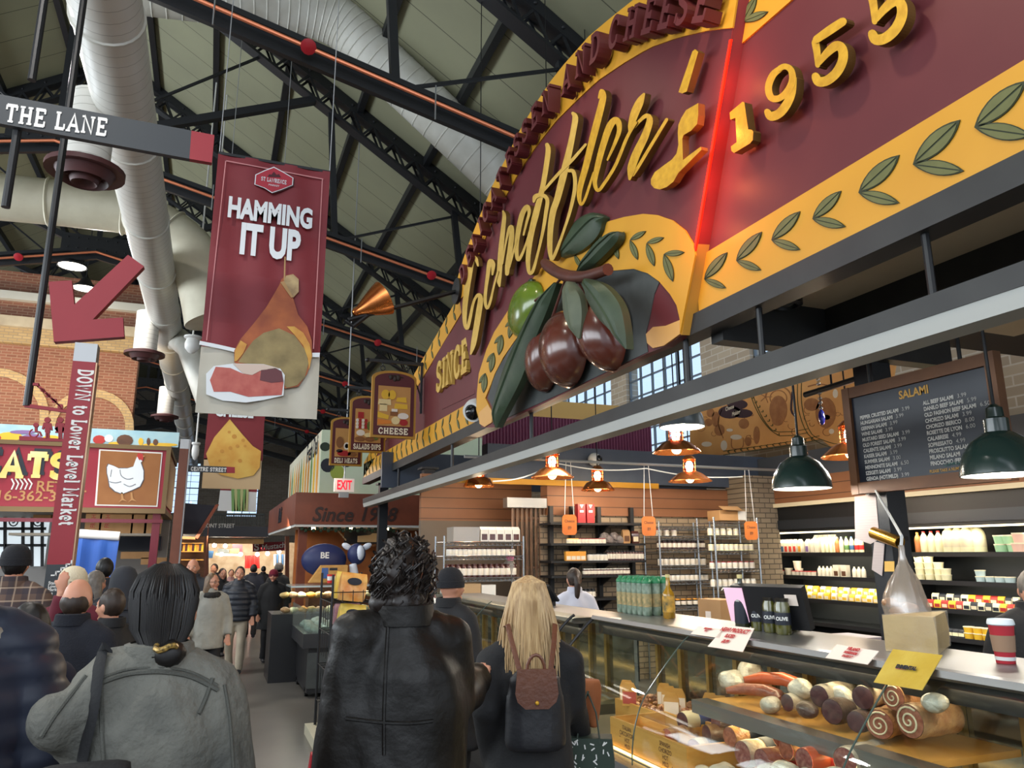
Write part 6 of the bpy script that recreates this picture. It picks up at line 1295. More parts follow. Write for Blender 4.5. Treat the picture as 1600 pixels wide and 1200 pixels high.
def tablet(u, v, x, label):
    p = PX(u, v, x); t = thing('tablet', label, 'tablet', (p.x, p.y, .92), rot=(0, 0, .3)); MB().box((0, 0, .12), (.02, .26, .19), Matrix.Rotation(-.7, 3, 'Y')).obj('housing', M_caseblk, t, smooth=False); MB().box((-.012, 0, .125), (.004, .23, .16), Matrix.Rotation(-.7, 3, 'Y')).obj('screen', mat('blue_screen', (90, 110, 190), .2, emit=.6, ergb=(80, 96, 210)), t, smooth=False); MB().bx((-.05, -.06, 0), (.08, .06, .06)).obj('stand', M_caseblk, t, smooth=False)
tablet(1084, 945, 4.9, 'blue-lit ordering tablet beside the golden oil bottle'); tablet(852, 955, 3.0, 'small blue-lit terminal in front of the white-shirted server'); list(COL.objects)[-4].location.z = 1.33
M_org = mat('orange_crate', (206, 110, 60), .6)
bench_box(1352, 985, 4.9, (.3, .4, .12), M_org, 'orange tray of packets on the bench under the plastic bag', 'tray', 'tray')
for i in range(3): bench_box(1476+i*12, 985, 5.1, (.1, .1, .16), (M_cyel, M_tubg, M_milk)[i], ('yellow tub stack', 'pale green tub stack', 'cream tub stack')[i]+' on the bench left of the coffee cup', 'dairy_tub', 'tub', extra=lambda t: MB().bx((-.055, -.055, .15), (.055, .055, .17)).obj('lid', M_cream3, t, smooth=False))
crumple(1300, 985, 4.8, (.12, .16, .1), 'heap of clear film on the bench beside the grey tote', M_wrap, 3).location.z = 1.02
# daylight tubes over the service area
for y_ in (5.0, 8.0): light('AREA', (6.2, y_, 3.2), 85, (1, .93, .82), 1.6, .3, target=(6.2, y_, 0), name='service_light')
light('AREA', (3.6, 8.4, 2.9), 24, (1, .95, .88), 1.2, .3, target=(3.6, 8.4, 0), name='service_light')
# ================================================================ the nave side: signs, banners, meat stall
M_sgrey = mat('sign_charcoal', (56, 60, 64), .55); M_sred = mat('sign_red', (150, 40, 50), .5, rgb2=(142, 36, 46), nscale=2); M_sil = mat('silver_cap', (168, 170, 172), .4, .3); M_wl = mat('sign_white', (226, 224, 220), .6)
def sy(mb, px, y, d=.01): return mb.prism([PY(u, v, y) for u, v in px], (0, d, 0))
def under(mb, name, m, t, smooth=False): return rel(mb, name, m, t, smooth=smooth)
# THE LANE board on its poles
y = 7.0; t = thing('street_sign', 'charcoal hanging board lettered THE LANE with a red end', 'sign', PY(140, 190, y))
under(sy(MB(), [(-80, 132), (299, 204), (296, 248), (-80, 178)], y, .06), 'board', M_sgrey, t); under(sy(MB(), [(299, 204), (335, 211), (331, 254), (296, 248)], y, .06), 'red_end', M_sred, t)
mb = MB(); a, b = PY(6, 190, y), PY(168, 213, y); slab(mb, 'THE LANE', (a+b)/2-V((0, .006, 0)), b-a, Z_, .165, .19, .004, sx=(b-a).length/.165/slab_w('THE LANE')); under(mb, 'lettering', M_wl, t)
p = PY(52, 110, y+.04); under(MB().tube([V((p.x, p.y, p.z-.1)), V((p.x, p.y, 7.68))], .035, 10), 'hanging_pole', DARKM, t)
p = PY(28, 200, y+.08); under(MB().tube([V((p.x, p.y, p.z-.75)), V((p.x, p.y, p.z))], .035, 10), 'hanging_pole', DARKM, t)
# red cut-out washroom and stairs sign
y = 7.75; t = thing('pictogram_sign', 'red cut-out sign with stairs, wheelchair, man and woman beside the pylon', 'sign', PY(65, 660, y)); F = lambda px, n_, d=.03: under(sy(MB(), px, y, d), n_, M_sred, t)
F([(38, 630), (106, 640), (106, 645), (38, 636)], 'upper_bar'); F([(30, 681), (101, 686), (101, 690), (30, 688)], 'lower_bar'); F([(50, 598), (60, 598), (60, 606), (69, 607), (69, 614), (78, 615), (78, 622), (88, 623), (88, 630), (98, 632), (98, 640), (90, 638), (90, 629), (81, 628), (81, 621), (72, 620), (72, 612), (63, 611), (63, 603), (50, 602)], 'stairs_cutout')
def fig(cx, woman):
    mb = MB(); c = PY(cx, 656, y); r = .026; mb.prism([c+V((math.cos(i*.6)*r, 0, math.sin(i*.6)*r)) for i in range(10)], (0, .03, 0))
    sy(mb, [(cx-6, 660), (cx+6, 661), (cx+8, 672), (cx+5, 672), (cx+4, 666), ((cx+8, 676) if woman else (cx+4, 675)), (cx+3, 676), (cx+3, 686), (cx+.5, 686), (cx+.5, 677), (cx-.5, 677), (cx-.5, 686), (cx-3, 686), (cx-3, 676), ((cx-8, 676) if woman else (cx-4, 675)), (cx-4, 666), (cx-6, 671), (cx-9, 670)], y, .03); return mb
under(fig(74, False), 'man_figure', M_sred, t); under(fig(94, True), 'woman_figure', M_sred, t)
mb = MB(); c = PY(56, 664, y); mb.prism([c+V((math.cos(i*.6)*.022, 0, math.sin(i*.6)*.022)) for i in range(10)], (0, .03, 0)); sy(mb, [(54, 667), (58, 667), (58, 673), (63, 674), (66, 681), (63, 681), (61, 676), (54, 675)], y, .03); mb.tube([PY(53+7*math.cos(i*.45), 677+6*math.sin(i*.45), y+.015) for i in range(11)], .007, 5); under(mb, 'wheelchair_figure', M_sred, t)
p = PY(42, 634, y+.02); under(MB().tube([p, V((p.x, p.y, 7.68))], .033, 10), 'hanging_pole', DARKM, t)
# pylon
y = 7.5; ztop = PY(134, 536, y).z; xl, xr_ = PY(114, 562, y).x, PY(150, 562, y).x; t = thing('wayfinding_pylon', 'tall red pylon lettered DOWN to Lower Level Market with a red arrow on top', 'pylon', ((xl+xr_)/2, y, 0)); w = (xr_-xl)/2
zr, zbk = PY(134, 565, y).z, PY(95, 882, y).z
MB().bx((-w, 0, zr), (w, .16, ztop)).obj('silver_cap', M_sil, t, smooth=False); MB().bx((-w, 0, zbk), (w, .16, zr)).obj('red_body', M_sred, t, smooth=False); MB().bx((-w, 0, 0), (w, .16, zbk)).obj('black_base', M_sgrey, t, smooth=False)
MB().bx((w, .01, 0), (w+.012, .15, zr)).obj('metal_side', mat('side_metal', (186, 150, 120), .35, .5), t, smooth=False)
mb = MB(); z1 = PY(128, 577, y).z; z2 = PY(98, 822, y).z; s = 'DOWN to Lower Level Market'; h = .115; slab(mb, s, V((-.035, -.004, (z1+z2)/2)), -Z_, X_, h, .2, .003, sx=(z1-z2)/h/slab_w(s)); mb.obj('lettering', M_wl, t, smooth=False)
mb = MB(); zz = lambda v: PY(85, v, y).z
for i in range(4): mb.bx((-.05+i*.035, -.004, zz(900)+i*.03), (-.012+i*.035, -.002, zz(900)+i*.03+.012)); mb.bx((-.02+i*.035, -.004, zz(900)+i*.03), (-.008+i*.035, -.002, zz(900)+(i+1)*.03+.01))
for i, s in enumerate(('Stairs to', 'Lower Level', 'Market')): text(mb, s, V((-w+.03, -.004, zz(913+i*5.2))), X_, Z_, .036, .0008, .9, 'LEFT')
for i in (-.06, -.035): mb.bx((i, -.004, zz(931)), (i+.014, -.002, zz(926)))
mb.obj('base_lettering', M_wl, t, smooth=False)
ar = [(76, 440), (112, 438), (116, 476), (200, 398), (225, 416), (145, 499), (192, 496), (194, 526), (84, 534)]
o = sy(MB(), ar, y+.02, .09); under(o, 'arrow', M_sred, t)
# banners -------------------------------------------------------------------
M_bred = mat('banner_red', (124, 36, 44), .6, rgb2=(116, 32, 40), nscale=2); M_bgrey = mat('banner_grey', (192, 188, 174), .6, rgb2=(178, 174, 160), nscale=3); M_stitch = mat('stitch_pink', (196, 130, 132), .7); M_wht = mat('banner_white', (222, 228, 232), .6)
M_ham = mat('ham_skin', (176, 96, 48), .55, rgb2=(140, 66, 36), nscale=5); M_hamf = mat('ham_face', (164, 146, 98), .6, rgb2=(104, 90, 58), nscale=6, cont=.9); M_fat = mat('ham_fat', (206, 160, 66), .5, rgb2=(190, 130, 50), nscale=8); M_slice = mat('ham_slice', (160, 56, 52), .5, rgb2=(196, 110, 96), nscale=9, cont=.9); M_sldk = mat('ham_slice_dark', (96, 44, 50), .5); M_rope = mat('rope', (176, 140, 96), .8); M_hoof = mat('ham_shank', (184, 160, 116), .6, rgb2=(140, 112, 80), nscale=9)
y = 8.0; t = thing('hanging_banner', 'large red banner with white words HAMMING IT UP and a cured ham', 'banner', PY(410, 440, y))
tl, tr_, br, bl = [PY(u, v, y) for u, v in ((343, 238), (515, 271), (495, 655), (303, 645))]
x0, x1 = (tl.x+bl.x)/2, (tr_.x+br.x)/2; zt3, zb3_ = (tl.z+tr_.z)/2, (bl.z+br.z)/2; zs = PY(400, 548, y).z
def cloth(za, zb_, n=1):
    mb = MB(); N = 20; rows = []
    for j in range(9):
        z = za+(zb_-za)*j/8; rows.append([V((x0+(x1-x0)*i/N, y+.012*math.sin(i*.9+z*2)+.01*math.sin(z*5), z)) for i in range(N+1)])
    for a, b in zip(rows, rows[1:]): mb.strip(a, b, (0, .006, 0))
    return mb
under(cloth(zt3, zs), 'red_cloth', M_bred, t, True); under(cloth(zs, zb3_), 'grey_cloth', M_bgrey, t, True)
yf = y-.03; P3 = lambda px, n_, m, k=1: under(sy(MB(), px, yf-.004*k, .003), n_, m, t)
def zo(pts, ox, oy, k): return [(ox+a/k, oy+b/k) for a, b in pts]
P3(zo([(60, 562), (200, 590), (330, 620), (640, 660), (1000, 655), (995, 690), (640, 690), (330, 650), (200, 620), (56, 592)], 300, 420, 5), 'white_wave', M_wht)
for i, (a, b) in enumerate((((352, 250), (505, 279)), ((352, 250), (322, 532)), ((503, 279), (489, 545)))): P3([a, b, (b[0]+(0 if i == 0 else 1.6), b[1]+(1.6 if i == 0 else 0)), (a[0]+(0 if i == 0 else 1.6), a[1]+(1.6 if i == 0 else 0))], 'stitching', M_stitch)
def shape(c, w_, h_): return [(c[0]-w_, c[1]+h_*.35), (c[0]-w_*.95, c[1]-h_*.4), (c[0]-w_*.5, c[1]-h_*.72), (c[0], c[1]-h_), (c[0]+w_*.5, c[1]-h_*.6), (c[0]+w_, c[1]-h_*.15), (c[0]+w_*.97, c[1]+h_*.4), (c[0]+w_*.4, c[1]+h_*.75), (c[0]-w_*.1, c[1]+h_), (c[0]-w_*.5, c[1]+h_*.62)]
P3(shape((430, 283), 30, 20), 'emblem_shadow', mat('emblem_shadow', (58, 16, 22), .7)); P3(shape((428, 281), 30.5, 20.5), 'emblem_rim', M_wht, 2); P3(shape((428, 281), 29, 19), 'emblem', mat('emblem_red', (168, 34, 52), .5), 3)
def bt(s, c, h_, sx, m, n_, bold=.02, k=4, up=0): mb = MB(); text(mb, s, PY(*c, yf-.004*k), X_+V((0, 0, -.0)), Z_, h_, bold*h_, sx); under(mb, n_, m, t)
mb = MB(); slab(mb, 'ST LAWRENCE', PY(428, 285, yf-.018), X_, Z_, .045, .16, .002, sx=.62); text(mb, 'MARKET', PY(428, 291, yf-.018), X_, Z_, .03, 0, 1); under(mb, 'emblem_lettering', M_wht, t); P3([(418, 276), (421, 272), (424, 273), (428, 268), (432, 273), (436, 272), (439, 277)], 'roof_emblem', mat('emblem_dark', (70, 20, 30), .6), 4)
def fitb(s, u0, u1, v, vt, m, n_):
    a, b = PY(u0, v, yf-.016), PY(u1, v, yf-.016); c = PY((u0+u1)/2, v, yf-.016); h_ = PY((u0+u1)/2, vt, yf-.016).z-c.z; size = h_/.73; vs, _ = text_shape(s, size, .045*size); wd = max(p[0] for p in vs)-min(p[0] for p in vs)
    mb = MB(); text(mb, s, c, X_, Z_, size, .045*size, (b.x-a.x)/wd); under(mb, n_, m, t)
fitb('HAMMING', 356, 489, 347, 316, M_wht, 'lettering'); fitb('IT UP', 373, 468, 400, 353, M_wht, 'lettering')
H = lambda pts: zo(pts, 300, 420, 5)
P3(H([(735, 50), (790, 40), (835, 80), (835, 180), (790, 230), (830, 360), (900, 450), (935, 560), (940, 680), (900, 820), (830, 920), (730, 935), (560, 880), (330, 730), (330, 640), (370, 560), (480, 430), (580, 300), (680, 130), (700, 80)]), 'ham_print', M_ham, 2)
P3(H([(420, 640), (480, 560), (560, 500), (680, 465), (800, 520), (890, 640), (910, 740), (880, 850), (820, 910), (740, 930), (640, 800), (430, 740), (360, 730)]), 'ham_face_print', M_hamf, 3); P3(H([(740, 450), (800, 450), (870, 500), (920, 590), (938, 680), (915, 790), (905, 700), (870, 600), (800, 515)]), 'fat_print', M_fat, 4); P3(H([(335, 640), (380, 560), (430, 590), (400, 660), (350, 720), (332, 720)]), 'fat_print', M_fat, 4); P3(H([(735, 55), (790, 42), (833, 82), (833, 180), (790, 225), (740, 170), (715, 110)]), 'shank_print', M_hoof, 4); P3(H([(722, -95), (732, -95), (728, 90), (716, 90)]), 'rope_print', M_rope, 4); P3(H([(690, 105), (720, 95), (790, 220), (775, 225)]), 'rope_print', M_rope, 5)
P3(H([(110, 820), (170, 760), (320, 740), (560, 745), (690, 780), (725, 830), (715, 990), (560, 1025), (420, 1045), (240, 1030), (110, 980)]), 'slice_print', M_wht, 5); P3(H([(140, 870), (185, 765), (300, 775), (400, 820), (520, 800), (640, 775), (700, 800), (715, 890), (700, 985), (440, 1000), (300, 960), (170, 960)]), 'slice_print', M_slice, 6); P3(H([(530, 870), (540, 790), (650, 775), (700, 800), (715, 880), (620, 890)]), 'slice_print', M_sldk, 7); P3(H([(320, 742), (560, 747), (680, 778), (540, 792), (470, 830), (400, 818)]), 'slice_print', mat('slice_pale', (206, 186, 172), .6), 7)
for p in (tl, tr_): under(MB().tube([V((p.x, y, zt3)), V((p.x, y, roofz(p.x)+.02))], .006, 5), 'hanging_wire', M_sil, t)
under(MB().bar(V((x0, y, zt3)), V((x1, y, zt3)), .03, .03), 'top_rod', DARKM, t)
y = 15.0; yf = y-.02; t = thing('hanging_banner', 'red and cream banner with a yellow holed cheese, below the ham banner', 'banner', PY(365, 700, y))
P3([(331, 560), (424, 590), (413, 660), (410, 720), (318, 718), (325, 650)], 'red_cloth', M_bred, -5); P3([(319, 716), (409, 720), (406, 765), (315, 763)], 'cream_cloth', mat('banner_cream', (206, 178, 138), .6), -5)
M_chz = mat('cheese_print', (222, 186, 92), .5, rgb2=(206, 150, 60), nscale=2.5); P3([(359, 655), (378, 678), (395, 697), (408, 705), (406, 730), (396, 743), (372, 748), (345, 742), (328, 730), (322, 709), (335, 683)], 'cheese_print', M_chz, 0)
for u, v, r in ((358, 675, 2.5), (366, 682, 4), (380, 688, 3), (371, 697, 3), (347, 705, 3.4), (360, 700, 3.2), (375, 720, 3.4), (383, 697, 2.4), (343, 720, 2)): P3([(u+r*math.cos(i*.6), v+r*math.sin(i*.6)*.9) for i in range(10)], 'hole_print', mat('cheese_hole', (196, 140, 60), .6), 1)
fitb('SAY', 350, 385, 632, 612, M_wht, 'lettering'); fitb('CHEESE', 336, 396, 651, 636, M_wht, 'lettering')
for u in (333, 422): p = PY(u, 588, y); under(MB().tube([p, V((p.x, y, roofz(p.x)+.02))], .008, 5), 'hanging_wire', M_sil, t)
y = 24.0; yf = y-.02; t = thing('hanging_banner', 'grey and red banner with green asparagus stalks, furthest of the three banners', 'banner', PY(373, 780, y))
P3([(346, 730), (408, 732), (401, 770), (344, 768)], 'red_cloth', M_bred, -5); P3([(344, 766), (401, 769), (400, 800), (340, 798)], 'grey_cloth', mat('banner_pale', (206, 206, 206), .6), -4)
for i, u in enumerate((361, 366, 371, 376, 381, 385)): P3([(u, 755), (u+4, 755), (u+5-(i-2), 799), (u-1-(i-2), 799)], 'stalk_print', (M_cgrn, mat('stalk_pale', (176, 176, 122), .6))[i % 2], 1)
for u in (347, 407): p = PY(u, 731, y); under(MB().tube([p, V((p.x, y, roofz(p.x)+.02))], .012, 5), 'hanging_wire', M_sil, t)
# CENTRE STREET pylon
y = 13.3; t = thing('wayfinding_pylon', 'brown pylon with the small CENTRE STREET blade, at the corner of the meat stall', 'pylon', PY(280, 800, y)-V((0, 0, PY(280, 800, y).z))); M_pyl = mat('pylon_brown', (116, 66, 46), .5, rgb2=(100, 56, 40), nscale=3); xa, xb3 = PY(279, 720, y).x, PY(293, 720, y).x; z1, z2 = PY(286, 686, y).z, PY(286, 701, y).z
under(MB().bx((xa, y, 0), (xb3, y+.2, z2)), 'body', M_pyl, t); under(MB().bx((xa, y, z2), (xb3, y+.2, z1)), 'silver_cap', M_sil, t); under(MB().bx((xb3, y+.02, 0), (xb3+.02, y+.18, z1)), 'metal_side', M_sil, t)
under(sy(MB(), [(293, 727), (354, 729), (354, 739), (293, 737)], y+.05, .03), 'blade', M_sgrey, t); under(sy(MB(), [(354, 729), (367, 730), (367, 739), (354, 739)], y+.05, .03), 'red_end', M_sred, t)
mb = MB(); a, b = PY(298, 735.5, y+.046), PY(354, 737, y+.046); slab(mb, 'CENTRE STREET', (a+b)/2, X_, Z_, .06, .19, .002, sx=(b.x-a.x)/.06/slab_w('CENTRE STREET')); under(mb, 'lettering', M_wl, t)
# meat stall ----------------------------------------------------------------
y = 14.0; xR = PY(260, 750, y).x; zt4, zb4 = PY(130, 695, y).z, PY(130, 796, y).z; xL = -4.6
t = thing('meat_stall_sign', 'red meat stall sign with gold letters, phone number and a white hen picture', 'sign', (xR, y, zb4)); M_msr = mat('stall_red', (142, 26, 44), .5); M_gframe = mat('gilt_frame', (112, 90, 58), .5, .3); M_msg = mat('letter_gold', (232, 190, 70), .5, rgb2=(240, 226, 180), nscale=1.5); M_brn = mat('letter_bronze', (176, 128, 78), .5)
under(MB().bx((xL, y, zb4), (xR, y+2.6, zt4)), 'sign_box', M_msr, t)
mb = MB(); mb.bx((xL, y-.03, zt4-.04), (xR+.03, y+2.6, zt4+.03)); mb.bx((xL, y-.03, zb4-.05), (xR+.03, y+2.6, zb4+.03)); mb.bx((xR-.04, y-.03, zb4), (xR+.03, y+.03, zt4)); under(mb, 'gilt_frame', M_gframe, t)
zl = PY(60, 746, y).z; hl = PY(60, 709, y).z-zl; xw = PY(84, 740, y).x
for m, dx, dz, dy, n_ in ((M_lblk, .05, .05, .012, 'letter_shadow'), (M_msg, 0, 0, .025, 'gold_lettering')):
    mb = MB(); slab(mb, 'MEATS', V((xw-.62, y-dy, zl+dz))+V((dx, 0, 0)), X_, Z_, hl, .26, .01, sx=.98, sw=.14); under(mb, n_, m, t)
mb = MB(); text(mb, 'RETAIL', PY(55, 767, y-.01), X_, Z_, .23, .003, 1, 'LEFT'); text(mb, '416-362-3', PY(88, 783, y-.01), X_, Z_, .22, .003, 1.05, 'RIGHT'); under(mb, 'bronze_lettering', M_brn, t)
mb = MB()
for i in range(5): mb.tube([PY(18+i*6.5, 748, y-.01), PY(22+i*7, 756, y-.01), PY(18+i*7, 765, y-.01)], .012, 5)
under(mb, 'meat_drawing', M_wl, t)
mb = MB(); sy(mb, [(148, 790), (155, 702), (254, 707), (246, 792)], y-.012, .01); under(mb, 'picture_border', M_wl, t); mb = MB(); sy(mb, [(151, 788), (157, 704), (252, 709), (244, 790)], y-.018, .01); under(mb, 'picture_panel', mat('picture_brown', (150, 98, 52), .6, rgb2=(138, 86, 42), nscale=3), t)
K = lambda pts: [(a/5.333, 640+b/5.333) for a, b in pts]
hen = [(905, 455), (950, 470), (990, 490), (1060, 490), (1110, 475), (1130, 420), (1150, 375), (1180, 365), (1192, 390), (1188, 430), (1172, 440), (1196, 510), (1195, 580), (1165, 640), (1100, 670), (1020, 702), (960, 680), (915, 640), (905, 580), (893, 530), (892, 480)]
mb = MB(); sy(mb, K([(a+(6 if a > 1050 else -6), b+(5 if b > 560 else -5)) for a, b in hen]), y-.024, .008); mb.m = 1; sy(mb, K(hen), y-.03, .008); mb.m = 0
for pts in ([(1000, 500), (1010, 550), (1060, 580), (1110, 570)], [(910, 600), (960, 610), (1010, 600)], [(1030, 620), (1080, 640), (1130, 620)], [(930, 500), (920, 560)]): Lq, Rq = ribbon2([(a/5.333, 640+b/5.333, .9) for a, b in pts], 3, None, False); mb.strip([PY(u, v, y-.034) for u, v in Lq], [PY(u, v, y-.034) for u, v in Rq], (0, .003, 0))
mb.m = 2; sy(mb, K([(1140, 385), (1150, 362), (1190, 368), (1196, 400), (1188, 430), (1172, 415), (1160, 420)]), y-.036, .004); mb.m = 3; sy(mb, K([(1192, 380), (1210, 388), (1193, 396)]), y-.037, .004)
for cx in (1015, 1095): sy(mb, K([(cx-8, 690), (cx+8, 690), (cx+14, 740), (cx+45, 765), (cx+5, 755), (cx-30, 775), (cx-4, 745)]), y-.03, .004)
under(mb, 'hen_drawing', [mat('hen_line', (84, 84, 96), .6), M_wht, M_lblr, M_brn], t)
# painted frieze on top
zq = PY(130, 668, y).z; xq = PY(279, 690, y).x
under(MB().bx((xL, y+.04, zt4+.03), (xq, y+.1, zq)), 'frieze_board', mat('frieze_sky', (150, 190, 204), .6, rgb2=(176, 206, 210), nscale=4), t)
FZ = [M_cyel, M_lblr, M_wht, M_woodd, M_cpur]
def fe(u, v, ru, rv, m): under(MB().prism([PY(u+ru*math.cos(i*.5236), v+rv*math.sin(i*.5236), y+.034-.001*m) for i in range(12)], (0, .006, 0)), 'painted_food_shape', FZ[m], t)
for a in ((155, 687, 10, 7, 1), (170, 685, 7, 6, 2), (195, 688, 13, 9, 3), (195, 688, 10, 7, 0), (220, 690, 4, 6, 0), (232, 690, 3, 6, 3), (243, 691, 4, 5, 3), (185, 693, 16, 3, 0), (250, 695, 28, 3, 0), (15, 682, 20, 7, 0), (50, 684, 16, 6, 4), (35, 675, 20, 3, 4), (80, 685, 14, 5, 0), (-10, 684, 12, 6, 1)): fe(*a)
under(MB().bx((xR-.002, y+.15, zb4+.1), (xR+.02, y+2.5, zt4-.1)), 'side_picture', mat('side_tan', (190, 150, 110), .6, rgb2=(206, 170, 130), nscale=2), t)
t = thing('meat_stall', 'meat stall with maroon posts, cabinets and counter under the red sign', 'market stall', (xR, y, 0)); M_maro = mat('stall_maroon', (116, 30, 48), .5)
for x in (xR-.1, xL+1.0): under(MB().bx((x-.06, y+.1, 0), (x+.06, y+.25, zb4-.05)), 'post', M_maro, t)
zr2 = PY(130, 813, y).z; under(MB().bx((xL, y+.05, zr2-.03), (xR, y+.1, zr2+.03)), 'rail', M_maro, t); zsf = PY(200, 834, y+.6).z; under(MB().bx((xL+1.6, y+.3, zsf-.04), (xR-.1, y+1.0, zsf)), 'storage_shelf', M_caseint, t)
under(MB().bx((xL, y+2.5, 0), (xR, y+2.6, zb4)), 'back_wall', mat('stall_back', (150, 146, 142), .6), t); under(MB().bx((PY(187, 850, y+2.3).x, y+2.1, PY(200, 860, y+2.2).z), (xR-.1, y+2.5, PY(200, 838, y+2.2).z)), 'cabinet', mat('cabinet_navy', (34, 40, 54), .4), t); under(MB().bx((xL, y+.2, 0), (xR-.1, y+.8, 1.15)), 'counter', mat('counter_white', (200, 204, 206), .4), t)
under(MB().bx((PY(-80, 850, y+2.4).x, y+2.42, PY(30, 885, y+2.4).z), (PY(72, 850, y+2.4).x, y+2.48, PY(30, 797, y+2.4).z)), 'lit_window', mat('lit_window', (226, 236, 240), .5, emit=.75, ergb=(225, 238, 245)), t)
mb = MB()
for u in (-20, 8, 36, 50, 66): mb.bar(PY(u, 797, y+2.3), PY(u, 885, y+2.3), .05, .04, (0, 1, 0))
for v in (826, 852): mb.bar(PY(-80, v, y+2.3), PY(72, v, y+2.3), .04, .05)
for u in (20, 58): mb.tube([PY(u+8*math.cos(i*.5)*(1-i/20), 815+8*math.sin(i*.5)*(1-i/20), y+2.3) for i in range(18)], .012, 5)
under(mb, 'window_grille', DARKM, t)
for i, (u, v, ww, hh, lb) in enumerate(((146, 833, .24, .4, 'tall brown carton with red print, left of the row on the meat stall shelf'), (168, 833, .24, .4, 'tall brown carton with red print, second in the row on the meat stall shelf'), (194, 833, .27, .36, 'plain brown carton in the middle of the meat stall shelf'), (217, 833, .24, .36, 'plain brown carton right of the middle on the meat stall shelf'), (238, 833, .25, .36, 'plain brown carton at the end of the meat stall shelf'), (68, 812, .26, .34, 'brown carton above the meat stall window'), (214, 873, .5, .12, 'flat brown carton on the meat stall counter'), (240, 882, .4, .12, 'lower flat carton beside the navy cabinet'))):
    yy = y+.6 if v == 833 else y+1.2; p = PY(u, v, yy); zc_ = zsf if v == 833 else p.z; tt = thing('cardboard_box', lb, 'box', (p.x, yy, zc_), 'cartons in the meat stall'); MB().bx((-ww/2, -.16, 0), (ww/2, .16, hh)).obj('box_body', M_card, tt, smooth=False)
    if i < 2: mb = MB(); text(mb, 'FRESH', V((.03, -.162, hh/2)), Z_, -X_, .1, .001, .8); mb.obj('red_print', M_lblr, tt, smooth=False)
a, b = PY(124, 834, 13.4), PY(187, 838, 13.4); t = thing('paper_roll', 'white plastic roll with a blue sheet hanging from it, right of the red pylon', 'roll', a); d = b-a; MB().lathe([(0, 0), (.07, 0), (.07, d.length), (0, d.length)], (0, 0, 0), 18, d).obj('roll', M_wl, t); M_blue = mat('blue_sheet', (54, 104, 190), .35, rgb2=(36, 76, 160), nscale=4, stretch=(1, 1, .2))
under(MB().strip([a+d*i/10+V((0, -.02*math.sin(i*1.3), -.05)) for i in range(11)], [a+d*i/10*.96+V((0, -.03*math.sin(i*1.5), -.62)) for i in range(11)], (0, .006, 0)), 'blue_sheet', M_blue, t, True); under(MB().bx((a.x-.05, 13.45, 0), (a.x, 13.5, a.z+.1)), 'stand', DARKM, t)
light('AREA', (-2.2, 13.0, 2.4), 12, (1, .95, .88), 2.4, .4, target=(-2.0, 14.6, 2.1), name='stall_light')  # unseen fill added in front of the stall to brighten its cartons
for y_, e in ((13.2, 26), (15.6, 60)): light('AREA', (-2.4, y_, 2.5 if y_ > 14 else 4.6), e, (1, .94, .86), 2.5, .4, target=(-2.4, y_, 0), name='stall_light')
light('AREA', (-5, 23.5, 6.4), 120, (1, .74, .42), 6, .3, target=(-5, 26, 7.4), name='cornice_light')
# ================================================================ further stalls down the aisle
M_mahog = stripe_mat('mahogany_boards', (132, 72, 50), (104, 56, 40), .6, .01, 'X', .4, rgbn=(118, 62, 44), nscale=2)
M_mahog2 = mat('mahogany', (128, 66, 44), .45, rgb2=(108, 54, 36), nscale=2.5)
y = 19.0; xk = PY(461, 800, y).x; zf0, zf1 = PY(461, 819, y).z, PY(461, 769, y).z
t = thing('delicatessen_stall', 'wood-fronted stall with Since 1958 on its fascia and an olive mural above', 'market stall', (xk, y, 0))
xe = xk+6.2; ye2 = y+9
under(MB().bx((xk, y, zf0), (xe, y+.15, zf1)), 'front_fascia', M_mahog2, t); under(MB().bx((xk, y+.15, zf0), (xk+.15, ye2, zf1)), 'side_fascia', M_mahog2, t); under(MB().bx((xk+.02, y+.02, zf0-.06), (xe, ye2, zf0)), 'canopy_soffit', mat('canopy_white', (206, 206, 204), .5), t)
[under(text(MB(), q_, PY(u_, 814, y-.02), X_, Z_, .48, .008, .98, shear=.25, depth=.02), 'fascia_lettering', mat('dark_wood_letter', (52, 34, 30), .5), t) for q_, u_ in (('Since', 519), ('1958', 589))]
mb = MB(); text(mb, 'Deli', V((xk-.02, y+4.2, zf0+.2)), -Y_, Z_, .6, .01, 1, shear=.25, depth=.02); under(mb, 'side_lettering', M_lblk, t)
xm0 = PY(500, 740, y+.5).x; zm1, zm0 = PY(500, 671, y+.5).z, zf1+.02
M_mint = mat('mural_mint', (206, 222, 186), .5, rgb2=(220, 228, 200), nscale=2); under(MB().bx((xm0, y+.5, zm0), (xe, y+.6, zm1)), 'olive_mural', M_mint, t); under(MB().bx((xm0, y+.6, zm0), (xm0+.1, ye2, zm1)), 'produce_mural', mat('produce_ground', (226, 220, 196), .5), t)
mb = MB()
for u, v, ru, rv, m in ((508, 698, 8, 7, 0), (512, 727, 11, 11, 1), (527, 738, 11, 12, 2), (541, 722, 9, 8, 1), (713, 762, 14, 10, 1), (742, 766, 15, 11, 1), (768, 768, 15, 10, 0)):
    under(MB().prism([PY(u+ru*math.cos(i*.45), v+rv*math.sin(i*.45), y+.49) for i in range(14)], (0, .008, 0)), 'painted_olive', (mat('paint_olive_dk', (40, 56, 38), .5), mat('paint_black_olive', (38, 40, 48), .5), mat('paint_green_olive', (168, 180, 74), .5))[m], t)
mb = MB()
for i in range(12): mb.m = i % 4; yy = y+.9+i*.66; mb.prism([V((xm0-.006, yy, zm0+.05)), V((xm0-.006, yy+.3, zm0+.05)), V((xm0-.006, yy+.36, zm0+.9)), V((xm0-.006, yy+.15, zm0+1.4)), V((xm0-.006, yy-.02, zm0+.9))], (.004, 0, 0))
